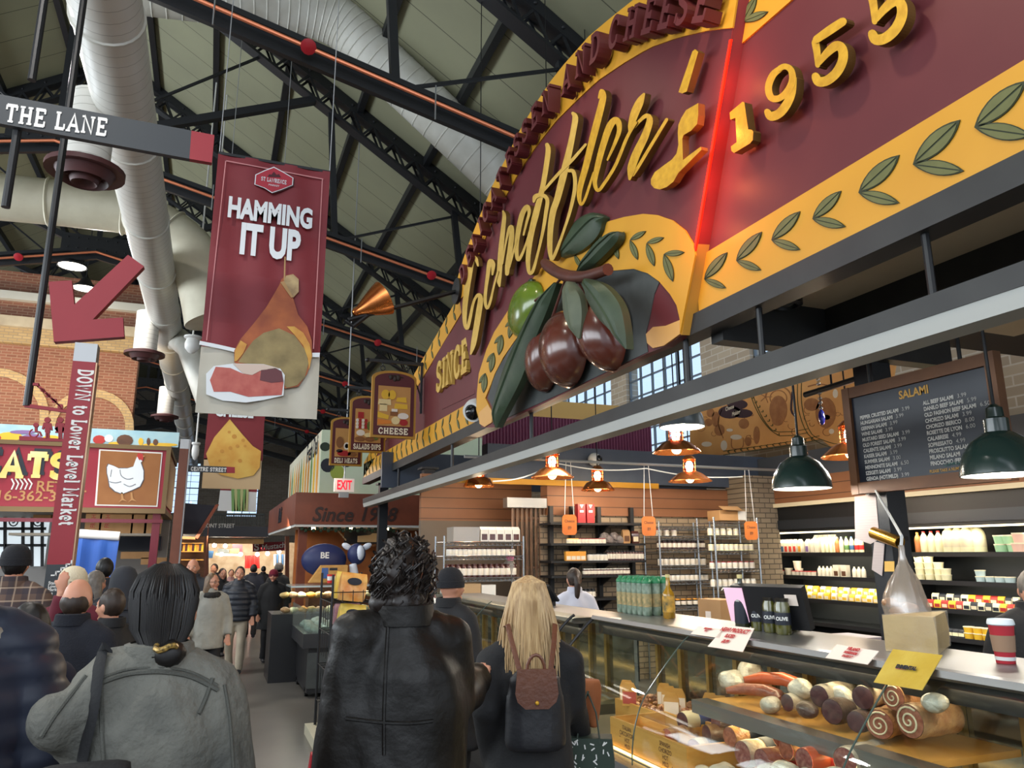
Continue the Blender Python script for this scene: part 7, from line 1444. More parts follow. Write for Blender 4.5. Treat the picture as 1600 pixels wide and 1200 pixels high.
mb.m = 4; text(mb, 'Fresh Deli', V((xm0-.012, y+2.4, zm0+1.1)), -Y_, Z_, .75, .01, .8)
under(mb, 'produce_painting_pattern', [M_cor, M_cyel, M_cgrn, mat('paint_ochre', (206, 140, 50), .5), M_lblk], t)
for x in (xk+.25, xe-.2): under(MB().bx((x-.1, y+.3, 0), (x+.1, y+.5, zf0-.06)), 'post', M_mahog2, t)
under(MB().bx((xk+.3, y+2.6, 0), (xe, y+2.7, zf0-.06)), 'back_wall', mat('stall_warm_wall', (176, 110, 60), .6, rgb2=(150, 86, 44), nscale=2), t); under(MB().bx((PY(590, 860, y+2.3).x, y+2.2, 1.0), (PY(650, 860, y+2.3).x, y+2.5, 2.0)), 'lit_shelf', mat('pale_goods', (226, 206, 160), .5, rgb2=(190, 140, 80), nscale=12), t); under(MB().bx((xk+.5, y+.6, 0), (xe, y+1.2, 1.0)), 'counter', M_woodd, t)
mb = MB()
for i in range(26): mb.ell((xk+.2+i*.09, y+.1+.03*(i % 3), zf0-.1-.04*(i % 2)), .05, 6, 4)
under(mb, 'garland_leaves', mat('garland_green', (40, 62, 44), .7), t); mb = MB()
for i in range(4): mb.lathe([(0, 0), (.07, 0), (.05, .04), (0, .05)], (xk+.5+i*.95, y+.45, zf0-.11), 10)
under(mb, 'downlight_grille', M_bulb, t)
cx = PY(578, 840, y+1.4); a, b = PY(542, 850, y+1.4), PY(622, 826, y+1.4); tt = thing('chalkboard', 'black chalkboard with a drawn pale church and leaf sprays in the wood-fronted stall', 'chalkboard', (cx.x, cx.y, a.z)); wd, ht = (b.x-a.x)/2, b.z-a.z
MB().bx((-wd, 0, 0), (wd, .03, ht)).obj('slate', mat('chalk_slate', (24, 28, 38), .35), tt, smooth=False); MB().bx((-wd-.06, -.02, -.07), (wd+.06, .02, 0)).obj('frame_rail', M_frame, tt, smooth=False)
mb = MB(); mb.prism([V((q[0]*.33, -.004, .05+q[1]*(ht-.12))) for q in ((-1, 0), (1, 0), (1, .75), (.75, .9), (.5, .8), (.2, .8), (0, .65), (-1, .55))], (0, .003, 0))
for s in (-1, 1):
    for i in range(6): mb.prism([V((q[0], -.004, q[1])) for q in leaf_pts((s*(.62+.05*i), .08+i*.06), (s*(.68+.06*i), .16+i*.06), .02, 4)], (0, .003, 0))
mb.obj('chalk_drawing', mat('chalk_cream', (214, 196, 160), .8), tt, smooth=False)
def fb(name, u, v, y_, d, m, label, cat, group=None, extra=None, rz=0):
    """boxy thing whose base centre shows at (u, v)"""
    p = PY(u, v, y_); tt = thing(name, label, cat, p, group, rot=(0, 0, rz)); MB().bx((-d[0]/2, -d[1]/2, 0), (d[0]/2, d[1]/2, d[2])).obj('body', m, tt, smooth=False)
    if extra: extra(tt)
    return tt
# navy cow figure, crate, cups on the glass cabinet in front
yc = 12.6
p = PY(520, 908, yc); tt = thing('cow_figure', 'navy blue toy cow with a white face standing on the glass cabinet', 'figure', p); M_navyp = mat('navy_plush', (34, 42, 86), .5); M_cowt = mat('cow_white', (206, 212, 224), .5)
MB().ell((-.14, .1, .33), (.36, .2, .26), 18, 12).obj('cow_body', M_navyp, tt); MB().ell((.36, .0, .42), (.15, .15, .17), 14, 10).obj('cow_head', M_navyp, tt); MB().ell((.4, -.1, .44), (.07, .08, .12), 12, 8).obj('white_face', M_cowt, tt)
for s in (-1, 1): MB().ell((.36+s*.16, 0, .54), (.09, .03, .05), 10, 6, Matrix.Rotation(-s*.5, 3, 'Y')).obj('ear', M_cowt, tt)
MB().tube([(.3, -.05, .26), (.32, -.08, .12), (.3, -.1, 0)], [.06, .07, .05], 10).obj('leg', M_cowt, tt); MB().tube([(-.2, .05, .2), (-.2, .05, 0)], .07, 10).obj('leg', M_navyp, tt)
mb = MB(); text(mb, 'BE', V((-.16, -.1, .36)), X_, Z_, .13, .004, 1); mb.obj('white_lettering', M_wl, tt, smooth=False)
p = PY(512, 910, yc-.3); tt = thing('wooden_crate', 'light wooden crate with a hand hole and blue label before the navy cow', 'crate', p); MB().prism([V((-.28, 0, 0)), V((.3, 0, 0)), V((.3, 0, .26)), V((-.1, 0, .26))], (0, .2, 0)).obj('crate_body', M_wood, tt, smooth=False); MB().bx((.02, -.006, .18), (.14, 0, .22)).obj('hand_hole', M_caseblk, tt, smooth=False); MB().bx((-.1, -.006, .06), (.0, 0, .22)).obj('label', M_lblb, tt, smooth=False)
tt = thing('paper_cup', 'red and white striped paper cup in the row on the glass cabinet', 'cup', (0, 0, 0), 'striped cups on the glass cabinet'); MB().lathe([(0, 0), (.035, 0), (.042, .13), (0, .13)], (0, 0, 0), 14).obj('cup_body', M_wl, tt); MB().lathe([(.036, .0), (.0385, .04), (.04, .04)], (0, 0, 0), 14).obj('red_band', M_capr, tt); MB().lathe([(.0415, .1), (.043, .13), (0, .131)], (0, 0, 0), 14).obj('red_rim', M_capr, tt)
place(tt, [PY(515+i*8.2, 911, yc-.5) for i in range(4)])
p0 = PY(500, 912, yc); tt = thing('glass_cabinet', 'tall glass counter cabinet of pastries behind the freezer', 'display case', (p0.x, yc-.6, 0)); zt5 = p0.z
MB().bx((-.75, 0, 0), (.9, .8, .95)).obj('cabinet_base', M_caseblk, tt, smooth=False); MB().bx((-.5, 0, zt5-.03), (.9, .8, zt5-.005)).obj('glass_top', mat('cabinet_top', (190, 200, 200), .1, .3), tt, smooth=False); MB().prism([V((-.75, 0, .95)), V((.9, 0, .95)), V((.9, 0, zt5-.03)), V((-.5, 0, zt5-.03))], (0, .008, 0)).obj('glass_front', M_glass, tt, smooth=False); MB().bx((-.6, .3, 1.15), (.85, .75, 1.16)).obj('glass_shelf', M_glass, tt, smooth=False)
light('AREA', p0+V((.1, -.2, -.08)), 6, (1, .94, .82), 1.2, .2, target=p0+V((.1, -.2, -1)), name='cabinet_light')
pm = (M_skint, M_milk, M_cor, M_parm); 
for k in range(22): q = crumple(0, 0, 1, (.07, .06, .045), 'wrapped pastry in the glass cabinet', pm[k % 4], k); q.location = (p0.x-.55+.13*(k % 11), yc-.42+.25*(k//11), 1.0 if k < 11 else 1.2); q['group'] = 'pastries in the glass cabinet'
# open freezer in the aisle
pf = PZ(478, 1092, 0)+V((.12, 0, 0)); tt = thing('chest_freezer', 'black island freezer with glass sides in the aisle beside the chip rack', 'freezer', (pf.x, pf.y, 0)); W4, D4 = 1.25, 1.5
MB().bx((-.12, 0, .06), (W4, D4, .62)).obj('freezer_base', M_caseblk, tt, smooth=False); MB().bx((-.2, -.05, .62), (W4, D4, .8)).obj('freezer_rim', mat('freezer_rim', (46, 47, 50), .35), tt, smooth=False); MB().bx((-.13, -.012, .12), (.2, 0, .56)).obj('vent_grille', M_slate, tt, smooth=False)
mb = MB()
for a, b in (((-.2, -.05), (W4, -.05)), ((-.2, -.05), (-.2, D4))): mb.prism([V((a[0], a[1], .8)), V((b[0], b[1], .8)), V((b[0], b[1], 1.12)), V((a[0], a[1], 1.12))], (.006, .006, 0))
mb.obj('glass_side', glassmat('freezer_glass', (226, 240, 238), .1, .03, .06), tt, smooth=False); mb = MB()
for x in (-.1, W4-.2):
    for yy in (.2, D4-.3): MB().lathe([(.06, -.02), (.06, .02)], (x, yy, .06), 12, (1, 0, 0), True).obj('caster', M_caseblk, tt)
for k in range(18): q = crumple(0, 0, 1, (.1, .08, .06), 'frosty wrapped packet lying in the island freezer', (M_wrap, M_skinw, M_jwh)[k % 3], k); q.location = (pf.x-.05+.17*(k % 6), pf.y+.1+.42*(k//6), .84+.04*(k % 2)); q['group'] = 'packets in the island freezer'
# chip rack
pr = PZ(508, 1178, 0); tt = thing('snack_rack', 'black wire rack of crisp bags on a cream pallet, left of the leather coat', 'rack', (pr.x, pr.y, 0)); M_wire = DARKM; RW, RD = .42, .9
MB().bx((-.09, -.06, .0), (RW+.06, RD, .1)).obj('cream_base', mat('cream_base', (206, 200, 176), .5), tt, smooth=False)
for x in (0, RW):
    for yy in (0, RD-.1): MB().tube([(x, yy, .1), (x, yy, 1.62)], .012, 8).obj('upright', M_wire, tt)
for z in (.35, .7, 1.05, 1.35): mb = MB(); [mb.tube([(0, yy, z), (RW, yy, z)], .005, 5) for yy in (0, .16, .32, .48, .64, .8)]; [mb.tube([(x, 0, z), (x, RD-.1, z)], .005, 5) for x in (0, .14, .28, .42)]; [mb.tube([(x, 0, z), (x, 0, z+.12)], .004, 4) for x in (0, .1, .2, .3, .42)]; [mb.tube([(0, yy, z-.24), (0, yy, z)], .004, 4) for yy in (.1, .25, .4, .55, .7)]; mb.tube([(0, 0, z+.1), (RW, 0, z+.1)], .005, 5); mb.obj('wire_shelf', M_wire, tt)
M_chip = [mat('bag_'+n_, c, .25, rgb2=c2, nscale=9, bump=.4, bscale=10, coat=.5) for n_, c, c2 in (('orange', (216, 130, 50), (236, 186, 110)), ('yellow', (230, 190, 50), (240, 214, 120)), ('green', (90, 140, 50), (190, 190, 60)), ('purple', (110, 60, 90), (200, 160, 170)))]
for k, (z, yy, m, lb) in enumerate(((1.36, .1, 0, 'orange crisp bag on the top tier of the wire rack'), (1.36, .42, 1, 'yellow crisp bag at the back of the top tier of the wire rack'), (1.06, .1, 1, 'yellow crisp bag on the second tier of the wire rack'), (1.06, .42, 3, 'purple crisp bag at the back of the second tier of the wire rack'), (.71, .1, 2, 'green crisp bag on the third tier of the wire rack'), (.71, .42, 0, 'orange crisp bag at the back of the third tier of the wire rack'), (.36, .1, 1, 'crisp bag on the lowest tier of the wire rack'))):
    q = sack('crisp_bag', lb, None, .26, .27, M_chip[m], 'crisp bag', None); q.location = (pr.x+.2, pr.y+yy+.05, z); q.rotation_euler = (.12, 0, 1.57); MB().ell((-.035*0, 0, 0), 1e-3, 4, 3) if False else None
    e = MB().lathe([(0, 0), (.06, 0), (.06, .004), (0, .005)], (-.076, 0, .19), 16, (-1, 0, 0)); e.v = [(a, b*1.2, .19+(c-.19)*.6) for a, b, c in e.v]; e.obj('name_oval', M_lblk, q)
# left of the aisle beyond the brown pylon: navy awning, shelves
y = 17.5; t = thing('awning_stall', 'stall with a navy side awning and lit bottle shelves beyond the brown pylon', 'market stall', PY(305, 880, y))
under(sy(MB(), [(289, 786), (337, 790), (306, 839), (286, 838)], y, .5), 'awning', mat('navy_awning', (22, 26, 40), .6), t); under(sy(MB(), [(337, 788), (342, 788), (309, 842), (304, 840)], y-.02, .4), 'awning_edge', M_mahog2, t); under(sy(MB(), [(284, 838), (305, 839), (305, 843), (284, 842)], y-.05, .4), 'timber_beam', M_frame, t)
for v in (848, 861, 874): under(sy(MB(), [(283, v), (318, v), (318, v+1.5), (283, v+1.5)], y+.2, .35), 'shelf', M_wood, t)
under(sy(MB(), [(280, 838), (320, 838), (320, 1010), (280, 1010)], y+.9, .05), 'back_wall', M_woodd, t); a, b = PY(320, 880, y-.3), PY(327, 815, y-.3); under(MB().bx((a.x, a.y, 0), (b.x, a.y+.15, b.z)), 'post', M_pyl, t)
for k in range(9): q = fb('jar_box', 287+k*3.6, 861, y+.3, (.04, .04, .16), (M_cor, M_jdk, M_cyel)[k % 3], 'bottle on the lit shelf of the navy awning stall', 'bottle', 'bottles in the awning stall'); q.name = 'bottle'
light('AREA', PY(300, 845, y)+V((0, -.2, .1)), 16, (1, .8, .5), .8, .3, target=PY(300, 900, y), name='stall_light')
# gallery across the aisle and the bright shops under it
y = 34.0; t = thing('gallery_bridge', 'dark gallery with railings crossing the aisle, lettered FRONT STREET', 'gallery', PY(365, 840, y)); Q = lambda px, n_, m, d=.1, dy=0: under(sy(MB(), px, y+dy, d), n_, m, t)
Q([(318, 821), (420, 823), (420, 839), (318, 838)], 'deck_fascia', mat('gallery_grey', (60, 62, 70), .5), 2.0); Q([(322, 841), (412, 842), (412, 850), (322, 849)], 'timber_soffit', mat('gold_timber', (206, 160, 100), .5, rgb2=(180, 130, 76), nscale=2), .3, .3)
mb = MB()
for i in range(34): mb.bar(PY(324+i*2.7, 803, y), PY(324+i*2.7, 821.5, y), .04, .03, (0, 1, 0))
mb.bar(PY(322, 803, y), PY(414, 804, y), .08, .08); under(mb, 'railing', M_slate, t); mb = MB(); text(mb, 'FRONT STREET', PY(340, 824.5, y-.02), X_, Z_, .1*2.4, .002, .8); under(mb, 'lettering', M_wl, t)
Q([(318, 838), (326, 838), (326, 905), (318, 905)], 'post', M_pyl, .3, -.1); Q([(446, 838), (452, 838), (452, 905), (446, 905)], 'post', M_pyl, .3, -.1)
y = 36.6; t = thing('bright_shop', 'brightly lit shop of red and white goods at the aisle end', 'market stall', PY(385, 880, y)); M_glow = mat('shop_wall', (236, 214, 180), .6, rgb2=(206, 170, 130), nscale=3)
Q([(322, 846), (462, 848), (462, 925), (322, 925)], 'back_wall', M_glow, .1, 2.0); Q([(395, 848), (448, 846), (448, 860), (395, 862)], 'red_fascia', M_sred, .1, -.6); Q([(363, 850), (379, 851), (379, 864), (363, 864)], 'red_panel', M_sred, .1); Q([(340, 857), (358, 858), (358, 865), (340, 865)], 'green_panel', M_slate, .1, -.1); Q([(360, 857), (374, 857), (374, 864), (360, 864)], 'orange_panel', M_org, .1, -.1); Q([(395, 849), (408, 849), (407, 862), (395, 862)], 'letter_board', M_sred, .1, -.7)
mb = MB(); slab(mb, 'S', PY(401, 860, y-.72), X_, Z_, .3, .22, .01); text(mb, 'Mustache', PY(430, 857, y-.72), V((1, 0, .12)), Z_, .34, .004, .9); under(mb, 'lettering', M_wl, t); Q([(337, 864), (378, 866), (378, 869), (337, 868)], 'cream_shelf', M_milk, .4, -.2)
for k in range(7): Q([(383+k*3.3, 868), (385.6+k*3.3, 868), (386+k*3.3, 888), (382.6+k*3.3, 888)], 'hanging_garment', M_capr, .2, .2+.05*(k % 2))
for k in range(5): Q([(428+k*4, 866), (431+k*4, 866), (431+k*4, 884), (428+k*4, 884)], 'hanging_garment', (M_wl, M_cblue)[k % 2], .2, .2)
Q([(321, 860), (334, 861), (332, 872), (321, 872)], 'round_sign', M_cblue, .1, -.3)
for k, (u, v) in enumerate(((335, 852), (352, 853), (402, 866), (418, 865), (436, 862), (346, 866), (376, 866))): under(MB().ell(PY(u, v, y-.4), .09, 8, 6), 'lamp_bulb', M_bulbc, t)
for u, e in ((345, 40), (385, 45), (430, 45)): light('AREA', PY(u, 850, y-.3), e, (1, .9, .76), 1.6, .6, target=PY(u, 900, y+.8), name='shop_light')
light('AREA', (2.3, 20.2, 2.6), 60, (1, .82, .56), 2.4, .5, target=(2.6, 21, .8), name='stall_light'); light('AREA', (1.6, 16.5, 3.6), 60, (1, .9, .8), 1.5, target=(1.6, 16.5, 0), name='aisle_light')
# exit sign
p = PY(538, 758, 16.2); tt = thing('exit_sign', 'lit white EXIT sign with red letters hung before the wood-fronted stall', 'exit sign', p); a, b = PY(521, 768, 16.2)-p, PY(553, 748, 16.2)-p; w5, h5 = (b.x-a.x)/2, (b.z-a.z)/2
MB().bx((-w5, 0, -h5), (w5, .07, h5)).obj('sign_box', mat('exit_face', (214, 196, 186), .5, emit=.35), tt, smooth=False); mb = MB(); text(mb, 'EXIT', V((0, -.004, -h5*.62)), X_, Z_, h5*1.9, .008, w5*2*.8/(h5*1.9*2.2)); mb.obj('exit_lettering', mat('exit_red', (226, 30, 50), .5, emit=1.2), tt, smooth=False); MB().bx((-.1, .0, -h5-.12), (.1, .06, -h5)).obj('mount', M_sil, tt, smooth=False); MB().tube([(0, .03, h5), (0, .03, roofz(p.x)-p.z)], .012, 6).obj('hanging_rod', M_sil, tt)
# ================================================================ people
def vox(o, size, it=4, fac=.5, disp=None):
    """fuse the overlapping pieces of a mesh into one continuous skin and smooth it"""
    m = o.modifiers.new('r', 'REMESH'); m.mode = 'VOXEL'; m.voxel_size = size; m.use_smooth_shade = True
    m = o.modifiers.new('s', 'SMOOTH'); m.factor = fac; m.iterations = it
    dg = bpy.context.evaluated_depsgraph_get(); me = bpy.data.meshes.new_from_object(o.evaluated_get(dg)); o.modifiers.clear(); old = o.data; mats = list(old.materials)
    if disp:
        nn = [v.normal.copy() for v in me.vertices]
        for v, n_ in zip(me.vertices, nn): v.co += n_*disp(v.co, n_)
    me.materials.clear(); [me.materials.append(x) for x in mats]
    if len(mats) == 1: me.polygons.foreach_set('material_index', [0]*len(me.polygons))
    me.polygons.foreach_set('use_smooth', [True]*len(me.polygons)); nm = old.name; o.data = me; bpy.data.meshes.remove(old); me.name = nm; return o
nz = noise.noise
def folds(a=.012, fx=5, fz=3): return lambda c, n: a*nz(V((c.x*fx, c.y*fx, c.z*fz)))+a*.5*nz(V((c.x*fx*2.3+c.z*4, c.y*fx*2.3, c.z*fz*2)))
def quilt(p, a=.012): return lambda c, n: a*(abs(math.sin(math.pi*c.z/p))**.6)*(1-abs(n.z))+.006*nz(c*7)
SKIN = mat('skin_fair', (206, 150, 122), .5, rgb2=(192, 132, 106), nscale=9); SKIN2 = mat('skin_tan', (166, 112, 84), .5, rgb2=(150, 98, 72), nscale=9)
HDK = mat('hair_black', (15, 12, 12), .48, rgb2=(24, 20, 18), nscale=30); HSA = mat('hair_sandy', (124, 98, 70), .5, rgb2=(92, 70, 48), nscale=24); HBK = mat('hair_dark_curls', (40, 30, 25), .45, rgb2=(24, 19, 17), nscale=20); HBR = mat('hair_brown', (58, 44, 34), .5, rgb2=(40, 30, 24), nscale=24); HBL = mat('hair_blonde', (206, 176, 130), .42, rgb2=(156, 124, 84), nscale=26, stretch=(3, 3, .3)); HGR = mat('hair_grey', (120, 112, 104), .5, rgb2=(92, 86, 80), nscale=24)
KNB = mat('knit_black', (24, 25, 30), .85, bump=.3, bscale=120); NAV = mat('navy_cloth', (30, 34, 48), .75, rgb2=(24, 28, 40), nscale=6, bump=.15, bscale=90); BLK = mat('black_cloth', (22, 22, 24), .8, rgb2=(30, 30, 32), nscale=5, bump=.15, bscale=90); CHAR = mat('charcoal_cloth', (46, 48, 54), .8, rgb2=(38, 40, 46), nscale=5, bump=.1, bscale=90)
KHA = mat('khaki_cloth', (178, 166, 146), .8, rgb2=(160, 148, 128), nscale=5, bump=.15, bscale=60); SHO = mat('shoe_dark', (30, 32, 38), .5); EYEW = mat('eye_white', (214, 206, 198), .3); EYEP = mat('pupil', (40, 30, 26), .2); LIP = mat('lip', (166, 92, 84), .5)
def person(label, u, y, vtop, face=0, head=0, pitch=0, skin=SKIN, hair=('short', HDK), top=('jacket', BLK, .84, 1.0, None), legs=BLK, pose=None, hat=None, showface=False, vs=.013, loc=None, H=None, shoes=SHO, group=None, slim=1.0, step=0):
    p0 = PY(u, vtop, y) if loc is None else V(loc); H = H or p0.z; s = H/1.75; a = math.radians(face); F = V((math.sin(a), math.cos(a), 0)); R = V((math.cos(a), -math.sin(a), 0)); O = V((p0.x, p0.y, 0))
    L = lambda r, f, z: R*(r*s)+F*(f*s)+Z_*(z*s)
    J = {'shL': L(-.165*slim, 0, 1.385), 'shR': L(.165*slim, 0, 1.385), 'elL': L(-.25*slim, -.03, 1.14), 'elR': L(.25*slim, -.03, 1.14), 'wrL': L(-.255*slim, .07, .89), 'wrR': L(.255*slim, .07, .89), 'hpL': L(-.09, 0, .92), 'hpR': L(.09, 0, .92), 'knL': L(-.1, .03+.14*step, .5), 'knR': L(.1, .03-.02*step, .5), 'anL': L(-.09, -.02+.2*step, .09), 'anR': L(.09, -.02-.26*step, .09+.06*abs(step))}
    for k, v in (pose or {}).items(): J[k] = v-O
    ha = math.radians(face+head); hf = V((math.sin(ha), math.cos(ha), 0)); hr = V((math.cos(ha), -math.sin(ha), 0)); Rp = Matrix.Rotation(math.radians(pitch), 3, hr); hf = Rp @ hf; hu = Rp @ Z_; HM = Matrix((hr, hf, hu)).transposed(); hc = L(0, .015, 1.487)+hu*(.128*s)+hf*(.01*s)
    P = lambda x, y_, z: hc+HM @ V((x*s, y_*s, z*s))
    def ring(c, w, d, n=16, e=1): return [c+R*(w*s*math.cos(2*math.pi*i/n))+F*(d*s*math.sin(2*math.pi*i/n)) for i in range(n)]
    def sph(mb, c, r, n=12, m=8, fn=None):
        k0 = len(mb.v); mb.ell((0, 0, 0), 1, n, m); mb.v[k0:] = [tuple(P(*(fn(V(q)) if fn else (c[0]+q[0]*r[0], c[1]+q[1]*r[1], c[2]+q[2]*r[2])))) for q in mb.v[k0:]]
    def headfn(q):
        x, y_, z = q; w = 1-.3*max(0, -z)**1.5; f = 1-.12*max(0, -z) if y_ > 0 else 1-.3*max(0, -z)
        return (.074*x*w, .096*y_*f+(.012*max(0, -z)*max(0, y_)), .116*z)
    mb = MB(); sph(mb, 0, 0, 24, 16, headfn); sph(mb, (0, .098, -.018), (.013, .02, .024)); sph(mb, (0, .086, .022), (.05, .016, .012)); sph(mb, (0, .08, -.088), (.03, .02, .02))
    for sx in (-1, 1): sph(mb, (sx*.076, -.012, -.008), (.012, .022, .032), 10, 6); sph(mb, (sx*.04, .066, -.03), (.024, .024, .02), 10, 6)
    T = [(.84, .14, .1), (.96, .16, .11), (1.1, .14, .1), (1.25, .155, .11), (1.34, .155, .1), (1.4, .12, .085), (1.45, .075, .065)]
    mb.loft([ring(L(0, 0, z), w*slim, d) for z, w, d in T]+[ring(L(0, 0, 1.5), .054, .056), ring(hc-hu*(.05*s), .05, .055)])
    for sd, q in (('L', -1), ('R', 1)):
        sh, el, wr = J['sh'+sd], J['el'+sd], J['wr'+sd]; d = (wr-el).normalized(); mb.tube([sh, sh.lerp(el, .5), el, el.lerp(wr, .35), wr], [.052*s, .045*s, .038*s, .037*s, .027*s], 10)
        x = d.cross(F).normalized() if abs(d.dot(F)) < .8 else d.cross(Z_).normalized(); n_ = x.cross(d).normalized()
        mb.tube([wr-d*.01, wr+d*(.045*s), wr+d*(.085*s)], [(.022*s, .03*s), (.018*s, .038*s), (.014*s, .038*s)], 10, ref=n_)
        side = F.cross(d).normalized() if F.cross(d).length > .3 else x
        for i in range(4):
            b = wr+d*(.08*s)+x*((i-1.5)*.02*s); l = (.062, .074, .07, .054)[i]*s; cv = n_*(.4*l)*(1 if n_.dot(-R*q) > 0 else -1); mb.tube([b, b+d*(l*.5)+cv*.25, b+d*(l*.85)+cv], [.0095*s, .009*s, .007*s], 7)
        tb = wr+d*(.03*s)+x*(.03*s)*(1 if x.dot(F) >= 0 else -1); mb.tube([tb, tb+d*(.03*s)+x*(.02*s)*(1 if x.dot(F) >= 0 else -1), tb+d*(.06*s)+x*(.022*s)*(1 if x.dot(F) >= 0 else -1)], [.012*s, .011*s, .008*s], 7)
        hp, kn, an = J['hp'+sd], J['kn'+sd], J['an'+sd]; mb.tube([hp, hp.lerp(kn, .5), kn, kn.lerp(an, .3), an], [.08*s, .068*s, .05*s, .05*s, .035*s], 10); mb.tube([an-F*(.04*s)-Z_*(.04*s), an+F*(.06*s)-Z_*(.05*s), an+F*(.15*s)-Z_*(.065*s)], [.035*s, .038*s, .02*s], 8)
    root = mb.obj('person', skin); vox(root, vs); root.location = O; tag(root, label, 'person', group)
    # trousers and shoes
    mb = MB(); mb.loft([ring(L(0, 0, z), w*slim, d) for z, w, d in ((.78, .12, .1), (.86, .165, .125), (.96, .175, .125), (1.04, .16, .118))])
    for sd in 'LR': hp, kn, an = J['hp'+sd], J['kn'+sd], J['an'+sd]; mb.tube([hp, hp.lerp(kn, .5), kn, kn.lerp(an, .5), an-Z_*(.03*s)], [.098*s, .088*s, .072*s, .068*s, .07*s], 12)
    vox(mb.obj('trousers', legs, root), .018, 3, disp=folds(.008, 8, 6))
    for sd in 'LR':
        an = J['an'+sd]; mb = MB(); mb.tube([an-F*(.08*s)-Z_*(.045*s), an-Z_*(.04*s), an+F*(.08*s)-Z_*(.055*s), an+F*(.19*s)-Z_*(.068*s)], [(.03*s, .04*s), (.05*s, .045*s), (.035*s, .05*s), (.018*s, .03*s)], 10, ref=Z_); mb.obj('shoe', shoes, root)
    # upper garment
    nm, m, hem, fat, dfn = top; mb = MB(); hemw = .2 if hem > .7 else .24
    G = [(hem, hemw, .155), ((hem+1.0)/2 if hem < .8 else 1.0, .19, .15), (1.1, .18, .14), (1.24, .18, .14), (1.34, .165, .13), (1.41, .125, .108), (1.47, .082, .085), (1.52, .072, .078)]
    mb.loft([ring(L(0, 0, z), w*slim*fat, d*fat) for z, w, d in G])
    for sd in 'LR': sh, el, wr = J['sh'+sd], J['el'+sd], J['wr'+sd]; nb = L(.04*(1 if sd == 'R' else -1), 0, 1.43); mb.tube([nb, nb.lerp(sh, .55)+Z_*(.014*s), sh, sh.lerp(el, .5), el, el.lerp(wr, .5), wr-(wr-el).normalized()*.015], [.062*s*fat, .074*s*fat, .076*s*fat, .074*s*fat, .068*s*fat, .062*s*fat, .052*s*fat], 12); mb.ell(el, .07*s*fat, 12, 8); mb.ell(sh, .074*s*fat, 12, 8)
    vox(mb.obj(nm, m, root), .015 if vs < .012 else .02, 4, disp=dfn or folds())
    rn = ring
    cb = MB(); cb.loft([ring(L(0, 0, 1.475), .088*fat, .088*fat), ring(L(0, -.005, 1.535), .078*fat, .084*fat), ring(L(0, -.005, 1.54), .066*fat, .07*fat), ring(L(0, 0, 1.48), .07, .07)], False); cb.obj('collar', m, root)
    # hair and hats
    st, hm = hair; mb = MB(); vh = .01
    if st == 'bald': sph(mb, (0, -.022, -.02), (.078, .08, .075), 16, 10)
    elif st != 'none':
        sph(mb, (0, -.016, .022), (.083, .094, .108), 18, 12)
        if st == 'bob': mb.loft([[P(w*math.cos(i*.393), -.03+d*math.sin(i*.393), z) for i in range(16)] for z, w, d in ((.04, .085, .075), (-.06, .1, .08), (-.15, .105, .075), (-.2, .09, .055))])
        if st == 'long': mb.loft([[P(w*math.cos(i*.393), -.045+d*math.sin(i*.393), z) for i in range(16)] for z, w, d in ((.04, .085, .07), (-.08, .1, .065), (-.2, .11, .05), (-.32, .105, .045), (-.4, .07, .03))])
        if st == 'pony': mb.tube([P(0, -.1, .04), P(0, -.13, -.04), P(0, -.115, -.16), P(0, -.1, -.25)], [.03*s, .035*s, .03*s, .01*s], 10)
        if st == 'bun': sph(mb, (.03, -.1, -.1), (.046, .036, .038)); mb.loft([[P(w*math.cos(i*.393), -.045+d*math.sin(i*.393), z) for i in range(16)] for z, w, d in ((.04, .074, .055), (-.04, .068, .05), (-.09, .05, .04), (-.13, .036, .03))])
        if st == 'curly': sph(mb, (0, -.018, .02), (.088, .1, .112), 16, 10); sph(mb, (0, -.05, -.08), (.092, .07, .085), 14, 8)
    if st != 'none': vox(mb.obj('hair', hm, root), vh, 2, disp=(lambda c, n: .02*nz(c*22)+.012*nz(c*50)) if st == 'curly' else (lambda c, n: .005*nz(V((c.x*60, c.y*60, c.z*9)))))
    if hat:
        kind, m2, m3 = hat; mb = MB()
        if kind == 'beanie':
            mb.loft([[P(w*math.cos(i*.393), -.012+w*1.2*math.sin(i*.393), z) for i in range(16)] for z, w in ((.0, .087), (.04, .09), (.08, .084), (.115, .062), (.132, .03), (.136, .004))]); b = mb.obj('beanie', m2, root); MB().loft([[P(w*math.cos(i*.393), -.012+w*1.2*math.sin(i*.393), z) for i in range(16)] for z, w in ((-.01, .088), (-.008, .094), (.035, .095), (.04, .088))], False).obj('beanie_cuff', m3, b)
        if kind == 'hood':
            mb.loft([[P(w*math.cos(i*.393), -.03+w*1.15*math.sin(i*.393), z) for i in range(16)] for z, w in ((-.2, .13), (-.12, .115), (-.02, .105), (.06, .1), (.11, .075), (.135, .03))]); mb.obj('hood', m2, root)
        if kind == 'hoodback': mb.tube([P(-.11, .0, -.19), P(-.1, -.09, -.2), P(0, -.13, -.21), P(.1, -.09, -.2), P(.11, .0, -.19)], [.03*s, .045*s, .055*s, .045*s, .03*s], 10); mb.obj('hood', m2, root)
        if kind == 'fur': mb.tube([P(.1*math.cos(i*.5), -.01+.1*math.sin(i*.5), -.17) for i in range(13)], .04*s, 8); vox(mb.obj('fur_collar', m2, root), .012, 1, disp=lambda c, n: .012*nz(c*45))
